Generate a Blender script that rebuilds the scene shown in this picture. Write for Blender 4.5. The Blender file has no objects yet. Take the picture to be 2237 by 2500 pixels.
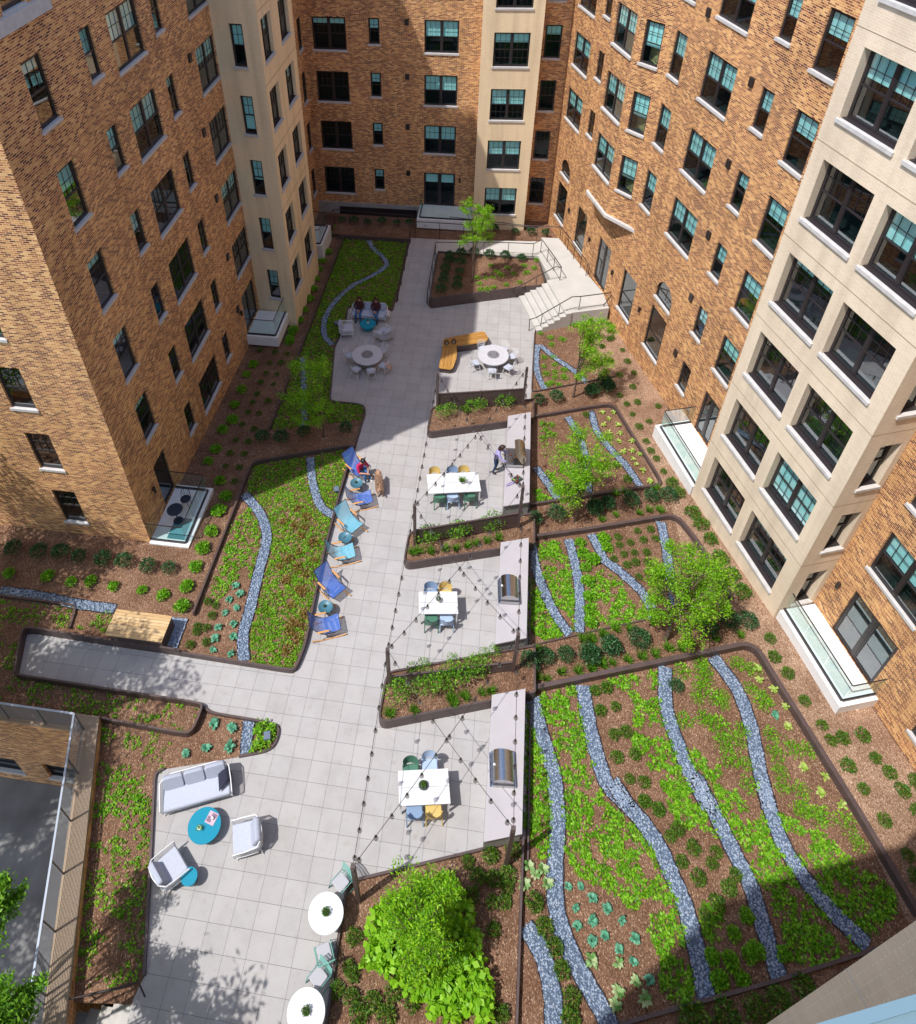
import bpy, bmesh, math, random
import numpy as np
from mathutils import Vector, Matrix, noise
from mathutils.geometry import tessellate_polygon
random.seed(7); rng = np.random.default_rng(7)
SC = bpy.context.scene; COL = SC.collection
# ------------------------------------------------------------------ camera geometry (fitted to the paving grid)
F = 1833.2231
RM = np.array([[0.9901083216, 0.1392916733, -0.0168327401], [0.0735334444, -0.6173402358, -0.7832521087], [-0.1194920248, 0.7742666614, -0.6214763013]])
CAM = np.array([5.6684, -6.0410, 25.0158]); PPX, PPY = 977.544, 773.628
ORG = dict(a=(0, 0), b=(700, 0), c=(1437, 0), d=(0, 700), e=(700, 500), f=(1437, 700), h=(0, 1400), i=(700, 1200), j=(1437, 1400), k=(0, 1900), l=(700, 1900), m=(1437, 1900))
def T(y):                                   # ground level: flat near, falling to the far end
    return -0.05625 * min(max(y - 9, 0), 16)
def at(k, x, y, h=0.0):
    """survey point: sight line met with the ground (plus h)"""
    px, py = ORG[k][0] + x * .43956, ORG[k][1] + y * .43956
    d = RM.T @ np.array([(px - PPX) / F, (py - PPY) / F, 1.0]); z = h
    for _ in range(12):
        t = (z - CAM[2]) / d[2]; p = CAM + d * t; z = T(p[1]) + h
    return Vector((p[0], p[1], z))
def P(s, h=0.0):
    """'e 10,20 30,40 | i 5,6' -> list of survey points"""
    out = []
    for seg in s.split('|'):
        w = seg.split(); k = w[0]
        for q in w[1:]:
            x, y = q.split(','); out.append(at(k, float(x), float(y), h))
    return out
# ------------------------------------------------------------------ materials
MATS = {}
def nmat(name):
    m = bpy.data.materials.new(name); m.use_nodes = True
    nt = m.node_tree; b = nt.nodes['Principled BSDF']; return m, nt, b
def nd(nt, t, **kw):
    n = nt.nodes.new(t)
    for k, v in kw.items():
        if k in n.inputs.keys() if isinstance(k, str) else False: n.inputs[k].default_value = v
        else: setattr(n, k, v)
    return n
def ramp(nt, stops, interp='LINEAR'):
    r = nt.nodes.new('ShaderNodeValToRGB'); r.color_ramp.interpolation = interp
    el = r.color_ramp.elements
    while len(el) < len(stops): el.new(0.5)
    for e, (p, c) in zip(el, stops): e.position = p; e.color = (*c, 1)
    return r
def plain(name, col, rough=.6, metal=0, var=.0, scale=6, spec=.5, bump=0):
    if name in MATS: return MATS[name]
    m, nt, b = nmat(name)
    b.inputs['Base Color'].default_value = (*col, 1); b.inputs['Roughness'].default_value = rough; b.inputs['Metallic'].default_value = metal
    b.inputs['Specular IOR Level'].default_value = spec
    if var:
        tc = nt.nodes.new('ShaderNodeTexCoord'); n = nt.nodes.new('ShaderNodeTexNoise'); n.inputs['Scale'].default_value = scale; n.inputs['Detail'].default_value = 6
        nt.links.new(tc.outputs['Object'], n.inputs['Vector'])
        r = ramp(nt, [(.3, tuple(c * (1 - var) for c in col)), (.7, tuple(min(1, c * (1 + var)) for c in col))])
        nt.links.new(n.outputs['Fac'], r.inputs['Fac']); nt.links.new(r.outputs['Color'], b.inputs['Base Color'])
        if bump:
            bp = nt.nodes.new('ShaderNodeBump'); bp.inputs['Strength'].default_value = bump; bp.inputs['Distance'].default_value = .01
            nt.links.new(n.outputs['Fac'], bp.inputs['Height']); nt.links.new(bp.outputs['Normal'], b.inputs['Normal'])
    MATS[name] = m; return m
def brickmat(name, stops, mortar, bw=.205, rh=.0677, ms=.007, stain=.12, bstr=.6):
    """running bond: every brick draws its own random tone"""
    if name in MATS: return MATS[name]
    m, nt, b = nmat(name); L = nt.links.new
    uv = nt.nodes.new('ShaderNodeUVMap'); sp = nt.nodes.new('ShaderNodeSeparateXYZ'); L(uv.outputs['UV'], sp.inputs[0])
    def mth(op, a, c=None, d=None):
        n = nt.nodes.new('ShaderNodeMath'); n.operation = op
        for i, v in enumerate((a, c, d)):
            if v is None: continue
            if isinstance(v, (int, float)): n.inputs[i].default_value = v
            else: L(v, n.inputs[i])
        return n.outputs[0]
    v = mth('DIVIDE', sp.outputs[1], rh); row = mth('FLOOR', v); fv = mth('FRACT', v)
    half = mth('MULTIPLY', mth('FRACT', mth('MULTIPLY', row, .5)), 1.0)
    u = mth('ADD', mth('DIVIDE', sp.outputs[0], bw), half); col = mth('FLOOR', u); fu = mth('FRACT', u)
    cb = nt.nodes.new('ShaderNodeCombineXYZ'); L(col, cb.inputs[0]); L(row, cb.inputs[1]); wn = nt.nodes.new('ShaderNodeTexWhiteNoise'); wn.noise_dimensions = '2D'; L(cb.outputs[0], wn.inputs['Vector'])
    eu = mth('MULTIPLY', mth('MINIMUM', fu, mth('SUBTRACT', 1, fu)), bw); evv = mth('MULTIPLY', mth('MINIMUM', fv, mth('SUBTRACT', 1, fv)), rh)
    mort = mth('LESS_THAN', mth('MINIMUM', eu, evv), ms * .62)
    big = nt.nodes.new('ShaderNodeTexNoise'); big.inputs['Scale'].default_value = .35; big.inputs['Detail'].default_value = 1.5; L(uv.outputs['UV'], big.inputs['Vector'])
    shift = mth('MULTIPLY', mth('SUBTRACT', big.outputs['Fac'], .5), .45)
    r = ramp(nt, stops, 'CONSTANT'); L(mth('ADD', wn.outputs['Value'], shift), r.inputs['Fac'])
    rr = ramp(nt, [(.3, (1 - stain,) * 3), (.7, (1 + stain * .6,) * 3)]); L(big.outputs['Fac'], rr.inputs['Fac'])
    mp = nt.nodes.new('ShaderNodeMapping'); mp.inputs['Scale'].default_value = (1.6, .12, 1); L(uv.outputs['UV'], mp.inputs['Vector'])
    fine = nt.nodes.new('ShaderNodeTexNoise'); fine.inputs['Scale'].default_value = 1; fine.inputs['Detail'].default_value = 5; L(mp.outputs['Vector'], fine.inputs['Vector'])
    rf = ramp(nt, [(.3, (.84, .83, .82)), (.55, (1.03,) * 3)]); L(fine.outputs['Fac'], rf.inputs['Fac'])
    mx = nd(nt, 'ShaderNodeMix', data_type='RGBA'); L(mort, mx.inputs[0]); L(r.outputs['Color'], mx.inputs[6]); mx.inputs[7].default_value = (*mortar, 1)
    prev = mx.outputs[2]
    for q in (rr, rf):
        m1 = nd(nt, 'ShaderNodeMix', data_type='RGBA', blend_type='MULTIPLY'); m1.inputs[0].default_value = 1; L(prev, m1.inputs[6]); L(q.outputs['Color'], m1.inputs[7]); prev = m1.outputs[2]
    L(prev, b.inputs['Base Color']); b.inputs['Roughness'].default_value = .85; b.inputs['Specular IOR Level'].default_value = .25
    bp = nt.nodes.new('ShaderNodeBump'); bp.invert = True; bp.inputs['Strength'].default_value = bstr; bp.inputs['Distance'].default_value = .005
    L(mort, bp.inputs['Height']); L(bp.outputs['Normal'], b.inputs['Normal'])
    MATS[name] = m; return m
def leafmat(name, cols, trans=.35):
    if name in MATS: return MATS[name]
    m, nt, b = nmat(name); L = nt.links.new
    g = nt.nodes.new('ShaderNodeNewGeometry')
    r = ramp(nt, [(i / (len(cols) - 1), c) for i, c in enumerate(cols)]); L(g.outputs['Random Per Island'], r.inputs['Fac'])
    b.inputs['Roughness'].default_value = .5; b.inputs['Specular IOR Level'].default_value = .35; L(r.outputs['Color'], b.inputs['Base Color'])
    tr = nt.nodes.new('ShaderNodeBsdfTranslucent'); mx = nt.nodes.new('ShaderNodeMixShader'); mx.inputs[0].default_value = trans
    gm = nd(nt, 'ShaderNodeMix', data_type='RGBA', blend_type='MULTIPLY'); gm.inputs[0].default_value = 1; L(r.outputs['Color'], gm.inputs[6]); gm.inputs[7].default_value = (1.5, 1.35, .5, 1)
    L(gm.outputs[2], tr.inputs['Color'])
    L(b.outputs[0], mx.inputs[1]); L(tr.outputs[0], mx.inputs[2]); L(mx.outputs[0], nt.nodes['Material Output'].inputs['Surface'])
    MATS[name] = m; return m
def islandmat(name, cols, rough=.6):
    if name in MATS: return MATS[name]
    m, nt, b = nmat(name); g = nt.nodes.new('ShaderNodeNewGeometry')
    r = ramp(nt, [(i / (len(cols) - 1), c) for i, c in enumerate(cols)]); nt.links.new(g.outputs['Random Per Island'], r.inputs['Fac'])
    nt.links.new(r.outputs['Color'], b.inputs['Base Color']); b.inputs['Roughness'].default_value = rough
    MATS[name] = m; return m
def pavermat():
    m, nt, b = nmat('paver_concrete'); L = nt.links.new
    g = nt.nodes.new('ShaderNodeNewGeometry'); br = nt.nodes.new('ShaderNodeTexBrick'); br.offset = 0
    br.inputs['Color1'].default_value = (0, 0, 0, 1); br.inputs['Color2'].default_value = (1, 1, 1, 1); br.inputs['Scale'].default_value = 1
    br.inputs['Brick Width'].default_value = .61; br.inputs['Row Height'].default_value = .61; br.inputs['Mortar Size'].default_value = .0055; br.inputs['Mortar Smooth'].default_value = .3
    L(g.outputs['Position'], br.inputs['Vector'])
    r = ramp(nt, [(0, (.375, .360, .358)), (.35, (.395, .383, .385)), (.65, (.41, .397, .395)), (1, (.385, .376, .378))]); L(br.outputs['Color'], r.inputs['Fac'])
    n1 = nt.nodes.new('ShaderNodeTexNoise'); n1.inputs['Scale'].default_value = 1.3; n1.inputs['Detail'].default_value = 8; n1.inputs['Roughness'].default_value = .65; L(g.outputs['Position'], n1.inputs['Vector'])
    r1 = ramp(nt, [(.3, (.88, .875, .87)), (.5, (.985, .98, .98)), (.7, (1.04, 1.04, 1.04))]); L(n1.outputs['Fac'], r1.inputs['Fac'])
    n2 = nt.nodes.new('ShaderNodeTexNoise'); n2.inputs['Scale'].default_value = 60; n2.inputs['Detail'].default_value = 3; L(g.outputs['Position'], n2.inputs['Vector'])
    r2 = ramp(nt, [(.3, (.93,) * 3), (.7, (1.05,) * 3)]); L(n2.outputs['Fac'], r2.inputs['Fac'])
    n3 = nt.nodes.new('ShaderNodeTexNoise'); n3.inputs['Scale'].default_value = 3.1; n3.inputs['Detail'].default_value = 4; L(g.outputs['Position'], n3.inputs['Vector'])
    r3 = ramp(nt, [(.62, (1, 1, 1)), (.74, (.90, .87, .83))]); L(n3.outputs['Fac'], r3.inputs['Fac'])
    prev = r.outputs['Color']
    for q in (r1, r2, r3):
        mm = nd(nt, 'ShaderNodeMix', data_type='RGBA', blend_type='MULTIPLY'); mm.inputs[0].default_value = 1; L(prev, mm.inputs[6]); L(q.outputs['Color'], mm.inputs[7]); prev = mm.outputs[2]
    mx = nd(nt, 'ShaderNodeMix', data_type='RGBA'); L(br.outputs['Fac'], mx.inputs[0]); L(prev, mx.inputs[6]); mx.inputs[7].default_value = (.17, .165, .17, 1)
    L(mx.outputs[2], b.inputs['Base Color']); b.inputs['Roughness'].default_value = .75; b.inputs['Specular IOR Level'].default_value = .35
    bp = nt.nodes.new('ShaderNodeBump'); bp.invert = True; bp.inputs['Strength'].default_value = .5; bp.inputs['Distance'].default_value = .01; L(br.outputs['Fac'], bp.inputs['Height']); L(bp.outputs['Normal'], b.inputs['Normal'])
    return m
def mulchmat(name='mulch_bark', cols=None, sc=62):
    m, nt, b = nmat(name); L = nt.links.new; g = nt.nodes.new('ShaderNodeNewGeometry')
    cols = cols or [(0, (.085, .045, .028)), (.3, (.14, .074, .045)), (.6, (.185, .10, .062)), (.86, (.235, .135, .085)), (.95, (.34, .22, .14)), (1, (.50, .37, .26))]
    mp = nt.nodes.new('ShaderNodeMapping'); L(g.outputs['Position'], mp.inputs['Vector']); mp.inputs['Scale'].default_value = (1, .55, 1); mp.inputs['Rotation'].default_value = (0, 0, .6)
    v = nt.nodes.new('ShaderNodeTexVoronoi'); v.inputs['Scale'].default_value = sc; v.inputs['Randomness'].default_value = 1
    n = nt.nodes.new('ShaderNodeTexNoise'); n.inputs['Scale'].default_value = 9; n.inputs['Detail'].default_value = 6; n.inputs['Distortion'].default_value = 1.5; L(g.outputs['Position'], n.inputs['Vector'])
    ad = nd(nt, 'ShaderNodeMix', data_type='VECTOR'); ad.inputs[0].default_value = .04; L(mp.outputs['Vector'], ad.inputs[4]); L(n.outputs['Color'], ad.inputs[5]); L(ad.outputs[1], v.inputs['Vector'])
    sp = nt.nodes.new('ShaderNodeSeparateColor'); L(v.outputs['Color'], sp.inputs[0])
    r = ramp(nt, cols); L(sp.outputs[0], r.inputs['Fac'])
    n2 = nt.nodes.new('ShaderNodeTexNoise'); n2.inputs['Scale'].default_value = .9; n2.inputs['Detail'].default_value = 7; n2.inputs['Roughness'].default_value = .6; L(g.outputs['Position'], n2.inputs['Vector'])
    r2 = ramp(nt, [(.3, (.74, .70, .68)), (.5, (1, 1, 1)), (.72, (1.35, 1.4, 1.45))]); L(n2.outputs['Fac'], r2.inputs['Fac'])
    mm = nd(nt, 'ShaderNodeMix', data_type='RGBA', blend_type='MULTIPLY'); mm.inputs[0].default_value = 1; L(r.outputs['Color'], mm.inputs[6]); L(r2.outputs['Color'], mm.inputs[7])
    L(mm.outputs[2], b.inputs['Base Color']); b.inputs['Roughness'].default_value = .9; b.inputs['Specular IOR Level'].default_value = .2
    bp = nt.nodes.new('ShaderNodeBump'); bp.inputs['Strength'].default_value = .5; bp.inputs['Distance'].default_value = .012; L(sp.outputs[1], bp.inputs['Height']); L(bp.outputs['Normal'], b.inputs['Normal'])
    MATS[name] = m; return m
BRICK = brickmat('tawny_brick', [(0, (.15, .042, .017)), (.15, (.27, .088, .030)), (.33, (.40, .155, .050)), (.52, (.56, .26, .085)), (.70, (.68, .355, .12)), (.88, (.78, .46, .18)), (.95, (.46, .18, .06))], (.80, .54, .33), ms=.0145, stain=.10)
TAN = brickmat('painted_tan_brick', [(0, (.72, .59, .445)), (.4, (.76, .63, .48)), (.7, (.74, .61, .46))], (.86, .75, .61), stain=.07, bstr=.3)
CREAM = brickmat('painted_cream_brick', [(0, (.84, .66, .43)), (.4, (.87, .69, .45)), (.7, (.85, .67, .44))], (.90, .74, .51), stain=.05, bstr=.25)
WHITE = plain('white_render', (.78, .78, .78), .8, var=.05, scale=3)
SILL = plain('limestone_sill', (.55, .53, .52), .75, var=.1, scale=5)
FRAME = plain('bronze_window_frame', (.030, .024, .026), .35)
STEEL = plain('bronze_steel', (.085, .058, .055), .5, .0, var=.15, scale=4)
RAILM = plain('dark_rail_paint', (.035, .025, .024), .4)
DARKROOM = plain('dim_interior', (.010, .009, .010), .9)  # near-black colour stands in for the unlit rooms behind the panes
BLIND = plain('roller_blind', (.80, .86, .86), .8)
CURTAIN = plain('pale_curtain', (.45, .38, .34), .9, var=.25, scale=9)
CONC = plain('smooth_concrete', (.52, .50, .475), .8, var=.08, scale=1.4)
CONCW = plain('grey_concrete', (.33, .32, .31), .8, var=.12, scale=2)
PAVER = pavermat(); MULCH = mulchmat(); MULCHL = mulchmat('dry_mulch', [(0, (.14, .08, .05)), (.3, (.23, .135, .085)), (.6, (.30, .185, .12)), (.88, (.38, .25, .17)), (1, (.55, .42, .31))])
def glassmat(name, tint, gl=.16):
    m, nt, b = nmat(name); L = nt.links.new
    t = nt.nodes.new('ShaderNodeBsdfTransparent'); t.inputs['Color'].default_value = (*tint, 1)
    g = nt.nodes.new('ShaderNodeBsdfGlossy'); g.inputs['Roughness'].default_value = .015; g.inputs['Color'].default_value = (.9, .95, 1, 1)
    fr = nt.nodes.new('ShaderNodeFresnel'); fr.inputs['IOR'].default_value = 1.5
    mt = nt.nodes.new('ShaderNodeMath'); mt.operation = 'MULTIPLY_ADD'; mt.inputs[1].default_value = .26; mt.inputs[2].default_value = gl; L(fr.outputs[0], mt.inputs[0])
    mx = nt.nodes.new('ShaderNodeMixShader'); L(mt.outputs[0], mx.inputs[0]); L(t.outputs[0], mx.inputs[1]); L(g.outputs[0], mx.inputs[2]); L(mx.outputs[0], nt.nodes['Material Output'].inputs['Surface'])
    MATS[name] = m; return m
GLASS = glassmat('tinted_window_glass', (.62, .92, .92), .012)
RAILGLASS = glassmat('aqua_rail_glass', (.78, .93, .92), .03)
BULBGL = glassmat('clear_bulb_glass', (.72, .70, .68), .12)
# ------------------------------------------------------------------ mesh builder
class MB:
    def __init__(s): s.v = []; s.f = []; s.uv = []; s.mi = []; s.M = Matrix.Identity(4); s.sm = []
    def face(s, pts, uv=None, m=0, smooth=False):
        b = len(s.v); s.v += [tuple(s.M @ Vector(p)) for p in pts]; s.f.append(tuple(range(b, b + len(pts))))
        s.uv.append(uv if uv else [(p[0], p[1]) for p in pts]); s.mi.append(m); s.sm.append(smooth)
    def grid(s, rows, m=0, smooth=True, closed=False):
        n = len(rows[0]); b = len(s.v)
        for r in rows: s.v += [tuple(s.M @ Vector(p)) for p in r]
        for i in range(len(rows) - 1):
            for j in range(n if closed else n - 1):
                a = b + i * n + j; c = b + i * n + (j + 1) % n; s.f.append((a, c, c + n, a + n)); s.uv.append([(j, i)] * 4); s.mi.append(m); s.sm.append(smooth)
    def box(s, x0, x1, y0, y1, z0, z1, m=0):
        c = [(x0, y0, z0), (x1, y0, z0), (x1, y1, z0), (x0, y1, z0), (x0, y0, z1), (x1, y0, z1), (x1, y1, z1), (x0, y1, z1)]
        b = len(s.v); s.v += [tuple(s.M @ Vector(p)) for p in c]
        for q in ((3, 2, 1, 0), (4, 5, 6, 7), (0, 1, 5, 4), (1, 2, 6, 5), (2, 3, 7, 6), (3, 0, 4, 7)):
            s.f.append(tuple(b + i for i in q)); s.mi.append(m); s.sm.append(False)
            s.uv.append([((c[i][0] if q not in ((1, 2, 6, 5), (3, 0, 4, 7)) else c[i][1]), (c[i][2] if q not in ((3, 2, 1, 0), (4, 5, 6, 7)) else c[i][1])) for i in q])
    def rbox(s, x0, x1, y0, y1, z0, z1, r=.05, m=0, n=4):
        """box with rounded plan corners and softened top"""
        ring = []
        for cx, cy, a0 in ((x1 - r, y1 - r, 0), (x0 + r, y1 - r, 90), (x0 + r, y0 + r, 180), (x1 - r, y0 + r, 270)):
            for i in range(n + 1):
                a = math.radians(a0 + 90 * i / n); ring.append((cx, cy, math.cos(a), math.sin(a)))
        q = min(r, (z1 - z0) * .45); rows = []
        for z, k in ((z0, .7), (z0 + q * .3, 1), (z1 - q, 1), (z1 - q * .3, .86), (z1, .45)):
            rows.append([(a + c * r * k - (0 if k > .9 else c * 0), b + d * r * k, z) for a, b, c, d in ring])
        s.grid(rows, m, True, True); s.face(rows[-1], m=m, smooth=True); s.face(rows[0][::-1], m=m)
    def beam(s, p0, p1, w, h, m=0, up=(0, 0, 1)):
        p0, p1 = Vector(p0), Vector(p1); d = (p1 - p0).normalized(); u = Vector(up)
        if abs(d.dot(u)) > .98: u = Vector((1, 0, 0))
        sd = d.cross(u).normalized(); u2 = sd.cross(d); c = []
        for p in (p0, p1):
            for a, b in ((-1, -1), (1, -1), (1, 1), (-1, 1)): c.append(p + sd * a * w / 2 + u2 * b * h / 2)
        b0 = len(s.v); s.v += [tuple(s.M @ q) for q in c]
        for q in ((3, 2, 1, 0), (4, 5, 6, 7), (0, 1, 5, 4), (1, 2, 6, 5), (2, 3, 7, 6), (3, 0, 4, 7)):
            s.f.append(tuple(b0 + i for i in q)); s.mi.append(m); s.sm.append(False); s.uv.append([(0, 0), (1, 0), (1, 1), (0, 1)])
    def tube(s, pts, r, n=6, m=0, closed=False):
        pts = [Vector(p) for p in pts]; rr = r if isinstance(r, (list, tuple)) else [r] * len(pts); rows = []; up = Vector((0, 0, 1)); N = len(pts); sd = None
        for i, p in enumerate(pts):
            a = pts[(i - 1) % N] if (i > 0 or closed) else p; b = pts[(i + 1) % N] if (i < N - 1 or closed) else p
            d = (b - a).normalized()
            if sd is None:
                u = up if abs(d.z) < .95 else Vector((1, 0, 0)); sd = d.cross(u).normalized()
            else:
                sd = sd - d * sd.dot(d)
                sd = sd.normalized() if sd.length > 1e-5 else d.orthogonal().normalized()
            u2 = sd.cross(d)
            rows.append([p + (sd * math.cos(t) + u2 * math.sin(t)) * rr[i] for t in [2 * math.pi * k / n for k in range(n)]])
        if closed: rows.append(rows[0])
        s.grid(rows, m, True, True)
        if not closed: s.face(rows[0], m=m); s.face(rows[-1][::-1], m=m)
    def lathe(s, prof, n=24, m=0, c=(0, 0, 0)):
        rows = [[(c[0] + r * math.cos(2 * math.pi * k / n), c[1] + r * math.sin(2 * math.pi * k / n), c[2] + z) for k in range(n)] for r, z in prof]
        s.grid(rows, m, True, True)
        if prof[-1][0] > 1e-4: s.face(rows[-1], m=m)
        if prof[0][0] > 1e-4: s.face(rows[0][::-1], m=m)
    def poly(s, pts, m=0):
        pts = [Vector(p) for p in pts]
        for t in tessellate_polygon([pts]):
            q = [pts[i] for i in t]
            if (q[1] - q[0]).cross(q[2] - q[0]).z < 0: q.reverse()
            s.face(q, m=m)
    def build(s, name, mats, parent=None, autosmooth=True):
        me = bpy.data.meshes.new(name); me.from_pydata(s.v, [], s.f)
        for mm in (mats if isinstance(mats, (list, tuple)) else [mats]): me.materials.append(mm)
        me.polygons.foreach_set('material_index', s.mi); me.polygons.foreach_set('use_smooth', s.sm)
        ul = me.uv_layers.new(name='UVMap'); ul.data.foreach_set('uv', [c for f in s.uv for p in f for c in p])
        me.update(); return link(me, name, parent)
def link(me, name, parent=None):
    o = bpy.data.objects.new(name, me); COL.objects.link(o)
    if parent is not None: o.parent = parent
    return o
def tag(o, label, cat, group=None):
    o['label'] = label; o['category'] = cat
    if group: o['group'] = group
    return o
def struct(o, kind='structure'): o['kind'] = kind; return o
def empty(name, loc, rz=0, label=None, cat=None, group=None):
    o = bpy.data.objects.new(name, None); COL.objects.link(o); o.location = loc; o.rotation_euler = (0, 0, rz); o.empty_display_size = .2
    if label: tag(o, label, cat, group)
    return o
KIDS = {}
def kids(o):
    return [c for c in COL.objects if c.parent == o]
def copy_tree(o, parent=None, ks=None):
    c = o.copy(); COL.objects.link(c)
    if parent is not None: c.parent = parent
    for ch in o.children: copy_tree(ch, c)
    return c
def place(proto, first, loc, rz, label=None, group=None, scale=1):
    """first use moves the prototype itself, later uses copy it with its parts"""
    bpy.context.view_layer.update() if False else None
    o = proto if first else copy_tree(proto)
    o.location = loc; o.rotation_euler = (0, 0, rz); o.scale = (scale,) * 3
    if label: o['label'] = label
    if group: o['group'] = group
    return o
def npmesh(name, V, Fq, mat, nper=4, smooth=False):
    me = bpy.data.meshes.new(name); nf = len(Fq)
    me.vertices.add(len(V)); me.vertices.foreach_set('co', np.ascontiguousarray(V, dtype=np.float32).ravel())
    me.loops.add(nf * nper); me.loops.foreach_set('vertex_index', np.ascontiguousarray(Fq, dtype=np.int32).ravel())
    me.polygons.add(nf); me.polygons.foreach_set('loop_start', np.arange(0, nf * nper, nper, dtype=np.int32)); me.polygons.foreach_set('loop_total', np.full(nf, nper, dtype=np.int32))
    if smooth: me.polygons.foreach_set('use_smooth', np.ones(nf, dtype=bool))
    me.materials.append(mat); me.update(calc_edges=True); me.validate(); return me
def leafverts(C, D, size, wid=.5):
    """diamond leaves: centres C, directions D (unit), sizes"""
    N = len(C); R = rng.normal(size=(N, 3)); S = np.cross(D, R); S /= np.linalg.norm(S, axis=1)[:, None] + 1e-9
    U = np.cross(S, D); s = size[:, None]
    V = np.empty((N, 4, 3)); V[:, 0] = C - D * s * .5; V[:, 1] = C + S * s * wid * .5 + U * s * .08; V[:, 2] = C + D * s * .5; V[:, 3] = C - S * s * wid * .5 + U * s * .08
    return V.reshape(-1, 3), np.arange(4 * N).reshape(N, 4)
def unit(v): return v / (np.linalg.norm(v, axis=1)[:, None] + 1e-9)
def leafball(name, n, rad, size, mat, flat=.8, lift=None, wid=.55, holes=0, outward=.7, inner=.35):
    d = unit(rng.normal(size=(n, 3))); d[:, 2] = np.abs(d[:, 2]) * 1.0 - .12
    rr = (inner + (1 - inner) * rng.random(n) ** .45); bump = np.array([noise.noise(Vector(q) * 2.3 + Vector((n * .1, rad * 9, 0))) for q in d]); rr *= 1 + .28 * bump
    C = d * rr[:, None] * rad; C[:, 2] = C[:, 2] * flat + (lift if lift is not None else rad * .1); C[:, 2] = np.maximum(C[:, 2], .01)
    D = unit(d * outward + rng.normal(size=(n, 3)) * .6 + np.array([0, 0, .25]))
    V, Fq = leafverts(C, D, size * (.6 + .8 * rng.random(n)), wid); return npmesh(name, V, Fq, mat)
def edging(name, pts, h0, h1, th, mat=STEEL, parent=None, closed=False, m=None):
    """vertical steel plate following pts (ground level + h0..h1)"""
    mb = MB(); n = len(pts); P2 = [Vector((p[0], p[1], 0)) for p in pts]; rows = []
    for i, p in enumerate(P2):
        a = P2[(i - 1) % n] if (i > 0 or closed) else p; b = P2[(i + 1) % n] if (i < n - 1 or closed) else p
        d = (b - a).normalized(); s = Vector((-d.y, d.x, 0)) * th / 2; g = T(p.y)
        rows.append([(*(p + s).xy, g + h0), (*(p + s).xy, g + h1), (*(p - s).xy, g + h1), (*(p - s).xy, g + h0)])
    if closed: rows.append(rows[0])
    mb.grid(rows, 0, False, True)
    if not closed: mb.face(rows[0]); mb.face(rows[-1][::-1])
    return mb.build(name, mat, parent)
def smooth_poly(pts, r=.3, n=4, closed=True):
    """round the corners of a polyline"""
    pts = [Vector((p[0], p[1], 0)) for p in pts]; out = []; N = len(pts)
    for i, p in enumerate(pts):
        if not closed and i in (0, N - 1): out.append(p); continue
        a = pts[(i - 1) % N]; b = pts[(i + 1) % N]; k = r if not isinstance(r, dict) else r.get(i, .02)
        l1 = min(k, (a - p).length * .45); l2 = min(k, (b - p).length * .45); q0 = p + (a - p).normalized() * l1; q1 = p + (b - p).normalized() * l2
        for t in range(n + 1):
            u = t / n; out.append(q0 * (1 - u) ** 2 + p * 2 * u * (1 - u) + q1 * u * u)
    return out
def catmull(pts, n=6):
    pts = [Vector((p[0], p[1], 0)) for p in pts]; out = []
    for i in range(len(pts) - 1):
        p0 = pts[max(i - 1, 0)]; p1 = pts[i]; p2 = pts[i + 1]; p3 = pts[min(i + 2, len(pts) - 1)]
        for k in range(n):
            t = k / n; out.append(.5 * ((2 * p1) + (p2 - p0) * t + (2 * p0 - 5 * p1 + 4 * p2 - p3) * t * t + (3 * p1 - p0 - 3 * p2 + p3) * t ** 3))
    out.append(pts[-1]); return out
def inpoly(x, y, poly):
    c = False; n = len(poly); j = n - 1
    for i in range(n):
        xi, yi = poly[i][0], poly[i][1]; xj, yj = poly[j][0], poly[j][1]
        if (yi > y) != (yj > y) and x < (xj - xi) * (y - yi) / (yj - yi) + xi: c = not c
        j = i
    return c
# ------------------------------------------------------------------ ground
def sheet(name, pts, dz, mat, slope=True):
    """flat polygon cut at the breaks of the falling ground"""
    pts = [Vector((p[0], p[1], 0)) for p in pts]; bm = bmesh.new()
    for t in tessellate_polygon([pts]):
        vs = [bm.verts.new(pts[i]) for i in t]
        try:
            f = bm.faces.new(vs); f.normal_update()
            if f.normal.z < 0: f.normal_flip()
        except ValueError: pass
    bmesh.ops.remove_doubles(bm, verts=bm.verts, dist=1e-4)
    for yb in (9, 25): bmesh.ops.bisect_plane(bm, geom=bm.verts[:] + bm.edges[:] + bm.faces[:], plane_co=(0, yb, 0), plane_no=(0, 1, 0))
    for v in bm.verts: v.co.z = (T(v.co.y) if slope else 0) + dz
    me = bpy.data.meshes.new(name); bm.to_mesh(me); bm.free(); me.materials.append(mat); return link(me, name)
g_ = sheet('ground', [(-60, 3.2), (-5.9, 3.2), (-3.62, -3.25), (-1.95, -3.05), (-1.7, -9), (60, -40), (200, -40), (200, 200), (-60, 200)], 0, MULCH); struct(g_)
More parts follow.
